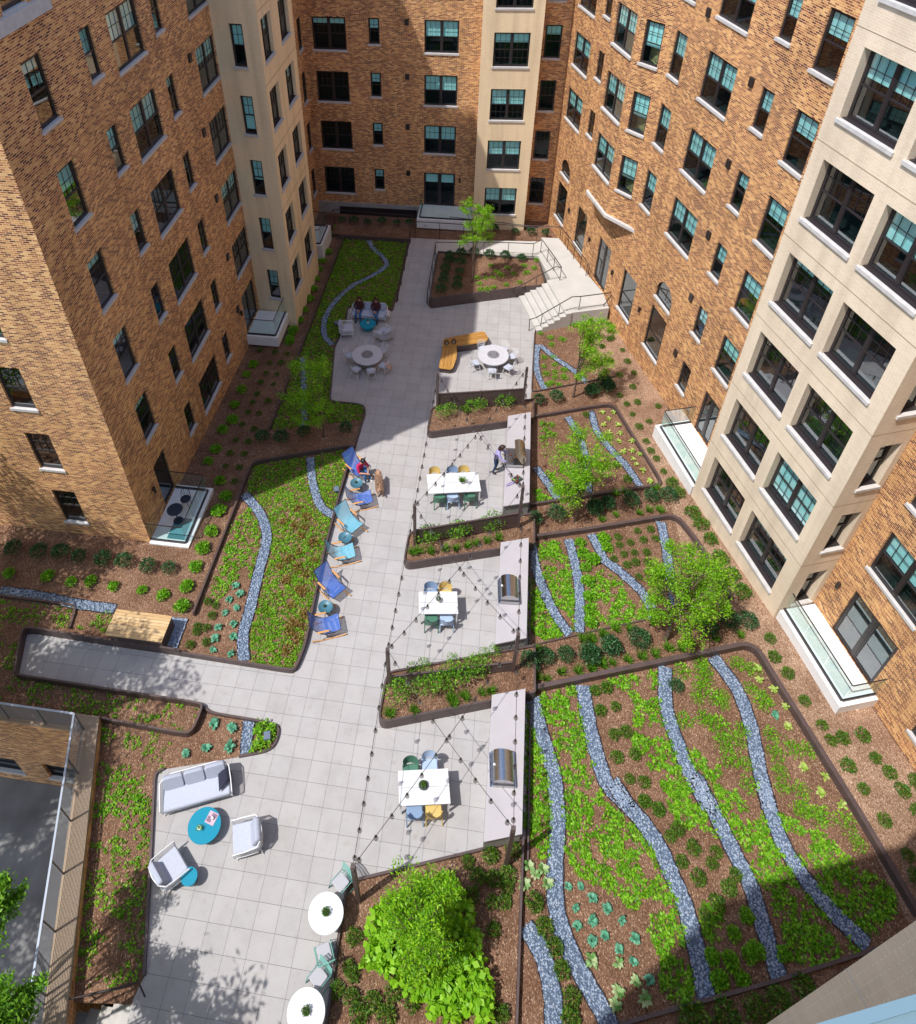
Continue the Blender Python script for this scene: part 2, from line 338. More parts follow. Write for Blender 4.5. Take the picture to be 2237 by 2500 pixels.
# light dry mulch along the right hand walls
g2 = sheet('mulch_bed', P('f 60,170 120,170 250,330 440,660 440,700 560,1150 900,1650') + [Vector((18.7, 6.9, 0)), Vector((21, 0, 0)), Vector((18, 0, 0))] + P('j 1500,1365 1300,1000 1100,660 950,400 880,390 700,200 560,0 | f 440,1150 380,1100 150,640 60,640 0,300'), .004, MULCHL); struct(g2)
pav = [Vector((-1.72, -8, 0)), Vector((-1.95, -2.95, 0))] + P('k 805,1100 848,300 | h 862,1130 880,1106 915,1090 1330,1022 1490,992 1535,950 1558,850 1400,818 1170,780 1125,742 102,582 108,560 150,345 180,330 600,398 900,440 1010,457 1610,553 1650,540 1680,480 | i 75,950 108,860 215,330 300,30 | e 310,1600 375,1390 438,1165 432,1125 400,1112 240,1095 267,792 325,680 340,570 585,592 597,545 787,560 800,578 1288,512 1381,687 1380,700 1360,1045') + [Vector((7.8, 19.5, 0)), Vector((7.75, 1.83, 0))] + P('l 365,575 338,600 290,880 240,1240 222,1365') + [Vector((2.75, -8, 0))]
pv = sheet('paving', pav, .02, PAVER); struct(pv)
# ramp to the landing, landing and stairs
RW = [(.33, 27.25), (2.08, 27.25)]
def rampz(y): return -.9 + .42 * max(0, min(1, (y - 27.3) / 5.0))
mb = MB(); ys = [27.25, 29, 31, 32.2, 33.7]
for a, b in zip(ys, ys[1:]):
    mb.face([(.33, a, rampz(a) + .024), (2.1, a, rampz(a) + .024), (2.1, b, rampz(b) + .024), (.33, b, rampz(b) + .024)])
o = mb.build('ramp', PAVER); struct(o)
LZ = -.02
r2 = [(2.1, 33.6), (2.1, 31.95), (6.4, 32.0), (8.15, 31.75), (8.0, 33.3), (5, 33.45)]
land = P('e 1180,0', 0)  # placeholder list replaced below
mb = MB()
def lz(p, z): return (p[0], p[1], z)
mb.face([lz((2.1, 32.05), -.456), lz((8.3, 31.9), LZ - .002), lz((9.3, 33.6), LZ - .002), lz((2.1, 33.7), -.456)])
mb.face([lz((2.1, 32.05), -.95), lz((8.3, 31.9), -.95), lz((8.3, 31.9), LZ - .002), lz((2.1, 32.05), -.456)])
o = mb.build('ramp', plain('ramp_concrete', (.50, .485, .46), .8, var=.06, scale=1.2)); struct(o)
CONCL = MATS['ramp_concrete']
def wz(k, x, y, z):
    px, py = ORG[k][0] + x * .43956, ORG[k][1] + y * .43956
    d = RM.T @ np.array([(px - PPX) / F, (py - PPY) / F, 1.0]); t = (z - CAM[2]) / d[2]; p = CAM + d * t; return (p[0], p[1])
def zz(x, y, z):
    px, py = 1250 + x * .16484, 560 + y * .16484
    d = RM.T @ np.array([(px - PPX) / F, (py - PPY) / F, 1.0]); t = (z - CAM[2]) / d[2]; p = CAM + d * t; return (p[0], p[1])
# landing outline at level LZ
lp = [zz(440, 118, LZ), zz(700, 130, LZ), zz(1190, 750, LZ), zz(1350, 935, LZ), zz(1440, 1165, LZ), zz(805, 1245, LZ), zz(520, 760, LZ), zz(575, 735, LZ), zz(385, 380, LZ)]
mb = MB(); mb.poly([lz(p, LZ) for p in lp]); n = len(lp)
for i in range(n):
    a, b = lp[i], lp[(i + 1) % n]; mb.face([lz(a, -1.2), lz(b, -1.2), lz(b, LZ), lz(a, LZ)])
o = mb.build('landing', CONCL); struct(o)
L0 = [zz(105, 985, -.75), zz(190, 940, -.6), zz(270, 890, -.45), zz(355, 850, -.3), zz(440, 805, -.15), zz(520, 765, -.03)]
R0 = [zz(345, 1455, -.75), zz(430, 1400, -.6), zz(520, 1350, -.45), zz(605, 1300, -.3), zz(690, 1260, -.15), zz(780, 1215, -.03)]
dl = Vector((L0[5][0] - L0[0][0], L0[5][1] - L0[0][1])) / 5; L0 = [(L0[0][0] + dl.x * i, L0[0][1] + dl.y * i) for i in range(7)]
dl = Vector((R0[5][0] - R0[0][0], R0[5][1] - R0[0][1])) / 5; R0 = [(R0[0][0] + dl.x * i, R0[0][1] + dl.y * i) for i in range(7)]
st = MB()
for i in range(6):
    z = -.9 + .147 * (i + 1)
    a, b, c, d = L0[i], R0[i], R0[6], L0[6]
    cz = z - .147
    st.face([lz(a, z), lz(b, z), lz(R0[i + 1], z), lz(L0[i + 1], z)]); st.face([lz(a, cz), lz(b, cz), lz(b, z), lz(a, z)])
    st.face([lz(b, -1.1), lz(R0[i + 1], -1.1), lz(R0[i + 1], z), lz(b, z)]); st.face([lz(a, -1.1), lz(L0[i + 1], -1.1), lz(L0[i + 1], z), lz(a, z)])
    ex = Vector((R0[i][0] - L0[i][0], R0[i][1] - L0[i][1])).normalized() * .28   # cheek block beside each step
    b2 = (b[0] + ex.x, b[1] + ex.y); c2 = (R0[i + 1][0] + ex.x, R0[i + 1][1] + ex.y); zc = z + .012
    st.face([lz(b, zc), lz(b2, zc), lz(c2, zc), lz(R0[i + 1], zc)]); st.face([lz(b, -1.1), lz(b2, -1.1), lz(b2, zc), lz(b, zc)]); st.face([lz(b2, -1.1), lz(c2, -1.1), lz(c2, zc), lz(b2, zc)])
o = st.build('concrete_stairs', CONCL); tag(o, 'pale concrete stairs of six steps rising from the paving to the door landing', 'stairs')
# lower stairs beside the sunken yard
st = MB()
for i in range(7):
    x1 = -1.83 - i * .34; x0 = x1 - .34; z = -.16 * (i + 1)
    st.box(x0, x1, -8, -2.98 - .07 * i, z - .5, z)
    st.box(x1 - .001 + .0, x1 + .0, -8, -2.9 - .07 * i, z - .02, z + .155) if False else None
o = st.build('concrete_stairs', CONC); tag(o, 'grey concrete stairs going down beside the sunken yard at the bottom left', 'stairs')
# ------------------------------------------------------------------ facade helpers
def wallfaces(mb, P0, d, n, u0, u1, z0, z1, ops, depth=.22, m=0, md=None):
    P0 = Vector((P0[0], P0[1], 0)); d = Vector((d[0], d[1], 0)).normalized(); n = Vector((n[0], n[1], 0)).normalized(); md = m if md is None else md
    us = sorted({u0, u1, *[v for o in ops for v in o[:2] if u0 < v < u1]}); zs = sorted({z0, z1, *[v for o in ops for v in o[2:4] if z0 < v < z1]})
    for i in range(len(us) - 1):
        for j in range(len(zs) - 1):
            a, b, c, e = us[i], us[i + 1], zs[j], zs[j + 1]; mu, mz = (a + b) / 2, (c + e) / 2
            if any(o[0] < mu < o[1] and o[2] < mz < o[3] for o in ops): continue
            q = [P0 + d * a, P0 + d * b]; mb.face([(*q[0].xy, c), (*q[1].xy, c), (*q[1].xy, e), (*q[0].xy, e)], [(a, c), (b, c), (b, e), (a, e)], m)
    for a, b, c, e in [o[:4] for o in ops]:
        A, B = P0 + d * a, P0 + d * b; A2, B2 = A - n * depth, B - n * depth
        mb.face([(*A.xy, c), (*A2.xy, c), (*A2.xy, e), (*A.xy, e)], [(a, c), (a + depth, c), (a + depth, e), (a, e)], md)
        mb.face([(*B.xy, c), (*B2.xy, c), (*B2.xy, e), (*B.xy, e)], [(b, c), (b + depth, c), (b + depth, e), (b, e)], md)
        mb.face([(*A.xy, e), (*B.xy, e), (*B2.xy, e), (*A2.xy, e)], [(a, 0), (b, 0), (b, depth), (a, depth)], md)
        mb.face([(*A.xy, c), (*B.xy, c), (*B2.xy, c), (*A2.xy, c)], [(a, 0), (b, 0), (b, depth), (a, depth)], md)
WM = {}
def wmesh(key, fn):
    if key not in WM: WM[key] = fn()
    return WM[key]
def tmpmesh(mb, name, mats):
    o = mb.build(name, mats); me = o.data; bpy.data.objects.remove(o); return me
def framemesh(w, h, kind, sub=0):
    mb = MB(); t = .055; x0, x1 = -w / 2, w / 2
    mb.box(x0, x1, -.035, .035, 0, t); mb.box(x0, x1, -.035, .035, h - t, h); mb.box(x0, x0 + t, -.034, .034, t, h - t); mb.box(x1 - t, x1, -.034, .034, t, h - t)
    lights = [(x0 + t, x1 - t)] if kind in ('single', 'door1', 'fixed') else [(x0 + t, -.05), (.05, x1 - t)]
    if len(lights) == 2: mb.box(-.05, .05, -.034, .04, t, h - t)
    for i, (a, b) in enumerate(lights):
        if kind in ('single', 'double'):
            s = .035; mb.box(a, b, .0, .034, h / 2 - .025, h / 2 + .025)
            for q in ((a, a + s), (b - s, b)): mb.box(q[0], q[1], -.01, .028, t, h - t)
            mb.box(a + s, b - s, -.01, .028, t, t + .05); mb.box(a + s, b - s, -.01, .026, h - t - .035, h - t)
        elif kind == 'door2':
            s = .06; mb.box(a, a + s, -.02, .03, t, h - t); mb.box(b - s, b, -.02, .03, t, h - t); mb.box(a + s, b - s, -.02, .03, t, t + .09); mb.box(a + s, b - s, -.02, .03, h - t - .06, h - t)
        elif kind == 'fixed':
            mb.box(a, b, -.01, .03, h * .42, h * .42 + .03)
    mb.box(x0, x1, .035, .035 + max(.01, sub), -.004, .03) if sub else None
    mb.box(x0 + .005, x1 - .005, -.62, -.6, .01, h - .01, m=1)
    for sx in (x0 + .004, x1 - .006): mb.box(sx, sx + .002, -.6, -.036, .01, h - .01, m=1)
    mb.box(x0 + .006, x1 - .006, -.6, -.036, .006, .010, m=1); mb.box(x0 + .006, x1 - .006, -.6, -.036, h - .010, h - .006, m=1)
    return tmpmesh(mb, 'window', [FRAME, DARKROOM])
def muntinmesh(w, h, kind, full=False):
    mb = MB(); t = .055; x0, x1 = -w / 2 + t, w / 2 - t; L = [(x0, x1)] if kind != 'double' else [(x0, -.05), (.05, x1)]
    for a, b in L:
        nx = 2 if (b - a) < .72 else 3
        for za, zb in ([(h / 2 + .025, h - t)] + ([(t, h / 2 - .025)] if full else [])):
            for k in range(1, nx): x = a + (b - a) * k / nx; mb.box(x - .009, x + .009, .004, .020, za, zb)
            z = (za + zb) / 2; mb.box(a, b, .003, .019, z - .009, z + .009)
    return tmpmesh(mb, 'muntin_grid', [FRAME])
def panemesh(w, h):
    mb = MB(); mb.face([(-w / 2 + .05, .001, .05), (w / 2 - .05, .001, .05), (w / 2 - .05, .001, h - .05), (-w / 2 + .05, .001, h - .05)]); return tmpmesh(mb, 'glass_pane', [GLASS])
def blindmesh(w, h, a, b):
    mb = MB(); mb.box(-w / 2 + .06, w / 2 - .06, -.075, -.07, h - .03 - (h - .06) * b, h - .03); return tmpmesh(mb, 'roller_blind', [BLIND])
def sillmesh(w, y0, pj, mat):
    mb = MB(); mb.box(-w / 2 - .06, w / 2 + .06, y0, pj, -.10, .008); return tmpmesh(mb, 'sill', [mat])
def window(par, P0, d, n, u0, u1, z0, z1, kind='double', recess=.10, blind=0.0, sill=True, sillp=.05, name='window', full=False, grid=True, matsill=SILL):
    d = Vector((d[0], d[1], 0)).normalized(); n = Vector((n[0], n[1], 0)).normalized(); w = round(u1 - u0 - .004, 3); h = round(z1 - z0 - .004, 3)
    c = Vector((P0[0], P0[1], 0)) + d * (u0 + u1) / 2 - n * recess
    # local x so that local y is the outward normal
    rz = math.atan2(n.y, n.x) - math.pi / 2
    fo = link(wmesh(('f', w, h, kind, round(recess, 2)), lambda: framemesh(w, h, kind, max(0, recess - .11) if sill else 0)), name, par); fo.location = (c.x, c.y, z0 + .002); fo.rotation_euler = (0, 0, rz)
    link(wmesh(('p', w, h), lambda: panemesh(w, h)), 'glass_pane', fo)
    if grid and kind in ('single', 'double'): link(wmesh(('m', w, h, kind, full), lambda: muntinmesh(w, h, kind, full)), 'muntin_grid', fo)
    if blind > 0:
        b = round(blind, 1); link(wmesh(('b', w, h, b), lambda: blindmesh(w, h, 0, b)), 'roller_blind', fo)
    if sill:
        q = round(sillp + recess, 3); s = link(wmesh(('s', w, q), lambda: sillmesh(w, max(-.02, recess - .075), q, matsill)), 'sill', fo)
    return fo
def rb(p=(.0, .0, .3, .4, .5, .5)): return random.choice(p)
SH = 3.145
def vent(par, P0, d, n, u, z, m):
    mb = MB()
    d = Vector((*d, 0)).normalized(); n = Vector((*n, 0)).normalized(); c = Vector((*P0, z)) + d * u + n * .03
    mb.beam(c - Vector((0, 0, .17)), c + Vector((0, 0, .17)), .24, .10, m, up=n); mb.build('wall_vent', FRAME, par)
def sconce(par, P0, d, n, u, z):
    d = Vector((*d, 0)).normalized(); n = Vector((*n, 0)).normalized(); c = Vector((*P0, z)) + d * u; mb = MB(); mb.tube([c + n * .1 - Vector((0, 0, .14)), c + n * .1 + Vector((0, 0, .14))], .06, 8); mb.beam(c, c + n * .1, .08, .1)
    mb.build('wall_light', RAILM, par)
# ------------------------------------------------------------------ LEFT WING
LWg = empty('brick_building', (0, 0, 0), 0, 'tawny brick left wing with a cream painted corner bay, standing in shade', 'building')
P0, d, n = (-6.9, 0), (0, -1), (1, 0)       # u = -y
ops = []; W = []
def lw(y0, y1, z0, z1, kind, **k): ops.append((-y1, -y0, z0, z1)); W.append((-y1, -y0, z0, z1, kind, k))
for k in range(1, 8):
    lw(11.70, 12.68, .62 + SH * k, 2.50 + SH * k, 'single', blind=.4 if k in (4, 6) else .2)
    lw(16.55, 18.68, .44 + SH * k, 2.32 + SH * k, 'double', blind=.5 if k in (5, 6, 4) else 0)
    lw(22.80, 24.95, .35 + SH * k, 2.22 + SH * k, 'double', blind=0 if k % 2 else .4)
for k in range(0, 8):
    lw(14.82, 15.52, .82 + SH * k, 2.36 + SH * k, 'single', blind=.5 if k in (3, 4, 5) else 0); lw(19.72, 20.40, .68 + SH * k, 2.20 + SH * k, 'single', blind=.3 if k == 4 else 0)
lw(16.55, 18.68, .40, 2.22, 'double'); lw(11.60, 12.62, .05, 2.45, 'door1', sill=False); lw(22.8, 24.75, .02, 2.3, 'door2', sill=False)
mb = MB(); wallfaces(mb, P0, d, n, -26.1, -9.95, -1.2, 23.3, ops, .16)
wallfaces(mb, P0, d, n, -26.1, -14.0, 23.3, 26.6, [], .16)
for z in (0,): mb.box(-30, -6.9, 9.96, 26.1, 23.28, 23.3)
mb.box(-30, -6.9, 14, 38, 26.58, 26.6); mb.box(-30, -6.9, 14.0, 14.05, 23.3, 26.58)
# south gable, sunlit
fops = [(-10.2, -9.28, .75 + 3.12 * k, 2.64 + 3.12 * k) for k in range(8)] + [(-13.6, -11.9, .75 + 3.12 * k, 2.64 + 3.12 * k) for k in range(4, 8)]
wallfaces(mb, (0, 9.95), (1, 0), (0, -1), -30, -6.9, -1.0, 23.3, fops, .16)
# corner north of the cream bay
P1 = (-6.35, 0); ops2 = [(-36.9, -35.95, .75 + SH * k, 2.6 + SH * k) for k in range(0, 8)]
ops2 = [(-36.85, -35.95, .75 + SH * k, 2.6 + SH * k) for k in range(0, 8)] + [(-33.3, -31.6, .2, 2.3)]
wallfaces(mb, P1, d, n, -37.2, -29.9, -1.2, 26.6, ops2, .16)
mb.build('brick_wall', BRICK, LWg)
for u0, u1, z0, z1, kind, k in W: window(LWg, P0, d, n, u0, u1, z0, z1, kind, name='window' if kind[0] != 'd' or kind == 'double' else 'balcony_door', **k)
for u0, u1, z0, z1 in fops: window(LWg, (0, 9.95), (1, 0), (0, -1), u0, u1, z0, z1, 'single' if u1 - u0 < 1.2 else 'double', blind=0)
for u0, u1, z0, z1 in ops2: window(LWg, P1, d, n, u0, u1, z0, z1, 'single' if u1 - u0 < 1.2 else 'door2', blind=0, sill=u1 - u0 < 1.2)
for k in range(0, 7): vent(LWg, (-6.9, 0), (0, -1), (1, 0), -22.09, 14.74 - SH * 4 + SH * k, 0)
sconce(LWg, P0, d, n, -11.1, 1.75); sconce(LWg, P0, d, n, -22.3, 1.75)
s = MB(); s.box(-30, -6.78, 9.83, 9.95, 19.05, 19.42); s.box(-6.9, -6.78, 9.95, 13.7, 19.05, 19.42); s.build('stone_course', SILL, LWg)
# cream bay
mb = MB(); A = Vector((-6.9, 24.98)); B = Vector((-4.79, 24.70)); dd = (B - A).normalized(); nn = (dd.y, -dd.x); ln = (B - A).length
sops = [(ln - 1.36, ln - .74, .88 + 3.13 * k, 2.72 + 3.13 * k) for k in range(0, 8)]
wallfaces(mb, A, dd, nn, 0, ln, -1.2, 26.6, sops, .16)
eops = []
for k in range(0, 8): eops += [(-26.55, -25.1, 1.02 + 3.12 * k, 2.86 + 3.12 * k), (-29.33, -27.78, 1.0 + 3.12 * k, 2.84 + 3.12 * k)]
wallfaces(mb, (-4.79, 0), (0, -1), (1, 0), -30.0, -24.70, -1.2, 26.6, eops, .30)
mb.face([(-4.79, 30, -1.2), (-6.4, 30, -1.2), (-6.4, 30, 26.6), (-4.79, 30, 26.6)], [(0, -1), (1.6, -1), (1.6, 26), (0, 26)])
mb.face([(-6.9, 24.98, 26.6), (-4.79, 24.7, 26.6), (-4.79, 30, 26.6), (-6.9, 30, 26.6)])
mb.build('painted_bay', CREAM, LWg)
for o in sops: window(LWg, A, dd, nn, *o, 'single', blind=random.choice((.5, .6, .9)), recess=.13)
for o in eops: window(LWg, (-4.79, 0), (0, -1), (1, 0), *o, 'double', recess=.20, blind=random.choice((0, .4, 0)), grid=True)
for k in range(0, 8): z = 3.0 + 3.12 * k; j = MB(); j.box(-4.789, -4.783, 24.69, 30, z + .25, z + .27); j.build('control_joint', plain('joint_line', (.3, .22, .14)), LWg)
# ------------------------------------------------------------------ REAR WING
RWg = empty('brick_building', (0, 0, 0), 0, 'tawny brick rear wing closing the far end of the court, with a cream painted bay', 'building')
mb = MB(); ops = []; W = []
P0, d, n = (0, 37), (1, 0), (0, -1)
for k in range(0, 8):
    s0 = .62 + 3.14 * k
    W += [(-5.76, -3.78, s0, s0 + 1.88, 'double', .0 if k < 3 else .2), (-2.46, -1.82, s0 + .4, s0 + 1.88, 'single', .4)]
    W += [(.76, 2.72, s0, s0 + 1.86, 'double', .5)] if k else [(.76, 2.76, .05, 2.42, 'door2', .3)]
wallfaces(mb, P0, d, n, -6.35, 4.06, -.2, 26.6, [w[:4] for w in W], .16)
W3 = [(7.52, 8.44, .42 + 3.14 * k, 2.28 + 3.14 * k) for k in range(0, 8)]
wallfaces(mb, (0, 37.35), d, n, 7.3, 8.98, -1.2, 26.6, W3, .16)
mb.face([(-6.4, 37, 26.6), (9, 37, 26.6), (9, 52, 26.6), (-6.4, 52, 26.6)]); mb.build('brick_wall', BRICK, RWg)
pl = MB(); pl.box(-6.35, .45, 36.9, 37.05, -1.2, -.05); pl.build('concrete_plinth', CONCW, RWg)
for w in W: window(RWg, P0, d, n, *w[:4], w[4], blind=w[5], sill=w[4] != 'door2', name='window' if w[4] != 'door2' else 'balcony_door')
for w in W3: window(RWg, (0, 37.35), d, n, *w, 'single', blind=random.choice((0, .3)))
for k in range(0, 8): vent(RWg, (0, 37), d, n, -.25, 2.33 + 3.14 * k, 0)
sconce(RWg, P0, d, n, 3.05, 2.0)
A = Vector((4.05, 35.6)); dd = Vector((.998, .06)).normalized(); nn = (dd.y, -dd.x); mb = MB()
ops = [(.68, 2.64, .42 + SH * k, 2.30 + SH * k) for k in range(0, 8)]
wallfaces(mb, A, dd, nn, 0, 3.28, -1.2, 26.6, ops, .16); Bq = A + dd * 3.28
mb.face([(4.05, 35.6, -1.2), (4.05, 37.1, -1.2), (4.05, 37.1, 26.6), (4.05, 35.6, 26.6)], [(0, 0), (1.5, 0), (1.5, 27), (0, 27)]); mb.face([(*Bq, -1.2), (Bq.x, 37.4, -1.2), (Bq.x, 37.4, 26.6), (*Bq, 26.6)], [(0, 0), (1.5, 0), (1.5, 27), (0, 27)])
mb.build('painted_bay', CREAM, RWg)
for o in ops: window(RWg, A, dd, nn, *o, 'double', blind=random.choice((.5, .5, .3)), recess=.13, full=o[2] > 6)
# ------------------------------------------------------------------ RIGHT WING
GWg = empty('brick_building', (0, 0, 0), 0, 'sunlit tawny brick right wing with a large tan painted bay and a corbelled oriel', 'building')
KO = (9.1, 36.64); KD = (.3094, -.9509); KN = (-.9509, -.3094)
def kr(u, off, z=0): return Vector((KO[0] + KD[0] * u + KN[0] * off, KO[1] + KD[1] * u + KN[1] * off, z))
W = []
for k in range(0, 8):
    z = SH * k
    if k >= 2: W += [(.06, 2.25, .42 + z, 2.26 + z, 'double', random.choice((.5, .5))), (3.32, 4.10, .86 + z, 2.30 + z, 'single', 0)]
    if k >= 2: W += [(10.5, 11.48, .50 + z, 2.36 + z, 'single', .5), (13.2, 15.28, .53 + z, 2.42 + z, 'double', random.choice((.5, .5, .5, 0)))]
    W += [(16.92, 17.66, .92 + z, 2.42 + z, 'single', (0, .5, .5, .4, .5, .5, .4, .5)[k])]
    if k >= 1: W += [(18.95, 20.12, .60 + z, 2.46 + z, 'double1', .4)]
    if k >= 1: W += [(28.66, 30.72, .85 + z, 2.72 + z, 'double', .5), (32.3, 34.3, .75 + z, 2.6 + z, 'double', .3)]
W += [(.34, 1.84, .32, 2.74, 'fixed', 0), (3.68, 5.10, .36, 2.86, 'fixed', 0), (6.98, 8.56, .02, 2.8, 'door2', 0), (10.24, 11.74, .44, 2.9, 'fixed', 0), (13.46, 15.0, .52, 3.0, 'fixed', 0),
      (.45, 1.85, 3.36, 4.42, 'fixed', .0), (13.52, 15.0, 3.56, 4.66, 'fixed', 0), (18.95, 20.15, .2, 2.5, 'door2', 0), (28.72, 30.72, .42, 2.80, 'door2', 0), (32.3, 34.3, .9, 2.6, 'double', 0)]
W = [w for w in W if not (w[0] > 5.9 and w[1] < 10.4 and w[2] > 4.8)]
mb = MB(); wallfaces(mb, KO, KD, KN, -1.2, 40, -1.3, 26.6, [w[:4] for w in W], .2)
def arch(u0, u1, z1, r=.0):      # brick spandrels turning a square head into a segmental arch
    w = (u1 - u0) / 2; cu = (u0 + u1) / 2; hh = .75; N = 10
    for sgn in (-1, 1):
        pts = [kr(cu + sgn * w, .003, z1), kr(cu + sgn * w, .003, z1 - hh)] + [kr(cu + sgn * w * math.cos(t), .003, z1 - hh + hh * math.sin(t)) for t in [math.pi / 2 * i / N for i in range(1, N + 1)]]
        for i in range(1, len(pts) - 1): mb.face([pts[0], pts[i], pts[i + 1]], [((q - pts[0]).xy.length, q.z) for q in (pts[0], pts[i], pts[i + 1])])
arch(.45, 1.85, 4.42); arch(13.52, 15.0, 4.66)
a = kr(-1.2, 0); b = kr(40, 0); mb.face([(a.x, a.y, 26.6), (b.x, b.y, 26.6), (b.x + 20, b.y, 26.6), (a.x + 20, a.y, 26.6)]); mb.build('brick_wall', BRICK, GWg)
for w in W:
    kd = w[4] if w[4] != 'double1' else 'single'; dr = kd == 'door2'
    window(GWg, KO, KD, KN, *w[:4], kd, blind=w[5], sill=not dr, recess=.09, name='window' if not dr else 'entrance_door', sillp=.06)
for k in range(0, 7): vent(GWg, KO, KD, KN, 16.3, 2.3 + 3.15 * k, 0)
vent(GWg, KO, KD, KN, 12.6, 9.9 + 6.3, 0)
for u, z in ((2.6, 1.9), (5.9, 1.9), (9.2, 1.9), (12.6, 2.0), (28.2, 2.3)): sconce(GWg, KO, KD, KN, u, z)
# oriel
mb = MB(); op = .72; q = [kr(4.9, 0), kr(5.8, op), kr(8.6, op), kr(10.1, 0)]; zb = 5.25
def seg(a, b, ops, W0):
    dd = Vector((b.x - a.x, b.y - a.y)).normalized(); nn = (dd.y, -dd.x); wallfaces(mb, (a.x, a.y), dd, nn, 0, (b - a).length, zb, 26.6, ops, .16)
    for o in ops: W0.append((a, dd, nn, o))
WO = []; l2 = (q[3] - q[2]).length
seg(q[2], q[1], [], []) if False else None
dd = Vector((q[2].x - q[1].x, q[2].y - q[1].y)).normalized(); nn = KN
fo = [(.45, 2.55, .50 + SH * k, 2.36 + SH * k) for k in range(2, 8)]; wallfaces(mb, q[1].xy, dd, nn, 0, 2.8, zb, 26.6, fo, .16)
da = Vector((q[3].x - q[2].x, q[3].y - q[2].y)).normalized(); na = Vector((da.y, -da.x)); na = na if na.dot(Vector(KN)) > 0 else -na
ao = [(.35, l2 - .35, .48 + SH * k, 2.34 + SH * k) for k in range(2, 8)]; wallfaces(mb, q[2].xy, da, na, 0, l2, zb, 26.6, ao, .16)
db = Vector((q[1].x - q[0].x, q[1].y - q[0].y)).normalized(); nb = Vector((db.y, -db.x)); nb = nb if nb.dot(Vector(KN)) > 0 else -nb
wallfaces(mb, q[0].xy, db, nb, 0, (q[1] - q[0]).length, zb, 26.6, [], .16)
mb.build('brick_oriel', BRICK, GWg)
for o in fo: window(GWg, q[1].xy, dd, nn, *o, 'double', blind=.5, sillp=.07)
for o in ao: window(GWg, q[2].xy, da, na, *o, 'single', blind=.6, sillp=.07)
mb = MB(); e = [kr(5.3, -.0, 0), kr(6.2, op + .14), kr(8.7, op + .14), kr(10.45, 0)]
e2 = [kr(5.6, 0), kr(6.4, op - .3), kr(8.45, op - .3), kr(9.6, 0)]
for z0, z1, A_, B_ in ((zb - .16, zb + .0, e, e), (zb - .34, zb - .16, e2, e)):
    for i in range(3): mb.face([(*A_[i].xy, z0), (*A_[i + 1].xy, z0), (*B_[i + 1].xy, z1), (*B_[i].xy, z1)])
mb.face([(*p.xy, zb) for p in e]); mb.face([(*p.xy, zb - .34) for p in e2]); mb.build('stone_ledge', SILL, GWg)
# tan bay
TO = (14.43, 15.17); TE = (16.34, 9.80); td = Vector((TE[0] - TO[0], TE[1] - TO[1])); TL = td.length; td.normalize(); tn = Vector((td.y, -td.x)); tn = tn if tn.x < 0 else -tn
ops = [];
for k in range(0, 8): ops += [(.52, 2.60, .74 + 3.13 * k, 2.66 + 3.13 * k), (3.06, 5.14, .72 + 3.13 * k, 2.64 + 3.13 * k)]
mb = MB(); wallfaces(mb, TO, td, tn, 0, TL, -1.2, 26.6, ops, .36)
back = Vector(TE) - tn * 1.52; sn = td; sd = (back - Vector(TE)).normalized()
sops = [(.52, 1.22, .62 + 3.13 * k, 2.50 + 3.13 * k) for k in range(0, 8)]
wallfaces(mb, TE, sd, sn, 0, 1.6, -1.2, 26.6, sops, .36)
nb = Vector(TO) - tn * 1.6; mb.face([(*TO, -1.2), (*nb, -1.2), (*nb, 26.6), (*TO, 26.6)], [(0, 0), (1.6, 0), (1.6, 27), (0, 27)])
mb.build('painted_bay', TAN, GWg)
for i, o in enumerate(ops): window(GWg, TO, td, tn, *o, 'double', recess=.27, blind={9: .5, 10: .4, 11: .4, 8: 0, 5: 0, 3: .9, 1: .3}.get(i, random.choice((0, 0, .2))), sillp=.07, grid=True, full=i == 3)
for o in sops: window(GWg, TE, sd, sn, *o, 'single', recess=.27, blind=0, sillp=.06)
for k in range(0, 8):
    j = MB(); z = 3.06 + 3.13 * k; a = Vector(TO) + tn * .003; b = Vector(TE) + tn * .003; j.beam((*a, z), (*b, z), .004, .018); a = Vector(TE) + sn * .003; b = back + sn * .003; j.beam((*a, z), (*b, z), .004, .018); j.build('control_joint', MATS['joint_line'], GWg)
# ------------------------------------------------------------------ NEAR WING (the camera looks out from it)
NWg = empty('brick_building', (0, 0, 0), 0, 'near wing whose tan brick bay and blue metal ledge fill the bottom right corner', 'building')
ev = Vector((.943, .33)).normalized(); rv = Vector((-ev.y, ev.x))
def nr(e_, r_, z=0): v = ev * e_ + rv * r_; return Vector((v.x, v.y, z))
FR_ = -8.3; mb = MB(); NT = 26.7
wallfaces(mb, nr(0, FR_).xy, ev, rv, -1.2, 30, -6, NT, [], .2)
wallfaces(mb, nr(-1.2, FR_).xy, -rv, -ev, 0, 14, -6, NT, [], .2)
a, b, c, e = nr(-1.2, FR_), nr(30, FR_), nr(30, FR_ - 14), nr(-1.2, FR_ - 14); mb.face([(*p.xy, NT) for p in (a, b, c, e)]); mb.face([(*p.xy, -6) for p in (a, b, c, e)])
mb.build('brick_wall', BRICK, NWg)
BE, BR_ = 9.22, -6.35; mb = MB()
wallfaces(mb, nr(BE, BR_).xy, -rv, -ev, 0, BR_ - FR_, -2, NT, [], .3)
wallfaces(mb, nr(BE, BR_).xy, ev, rv, 0, 5.4, -2, NT, [(.6, 2.4, .7 + SH * k, 2.6 + SH * k) for k in range(8)], .3)
wallfaces(mb, nr(BE + 5.4, BR_).xy, -rv, ev, 0, BR_ - FR_, -2, NT, [], .3)
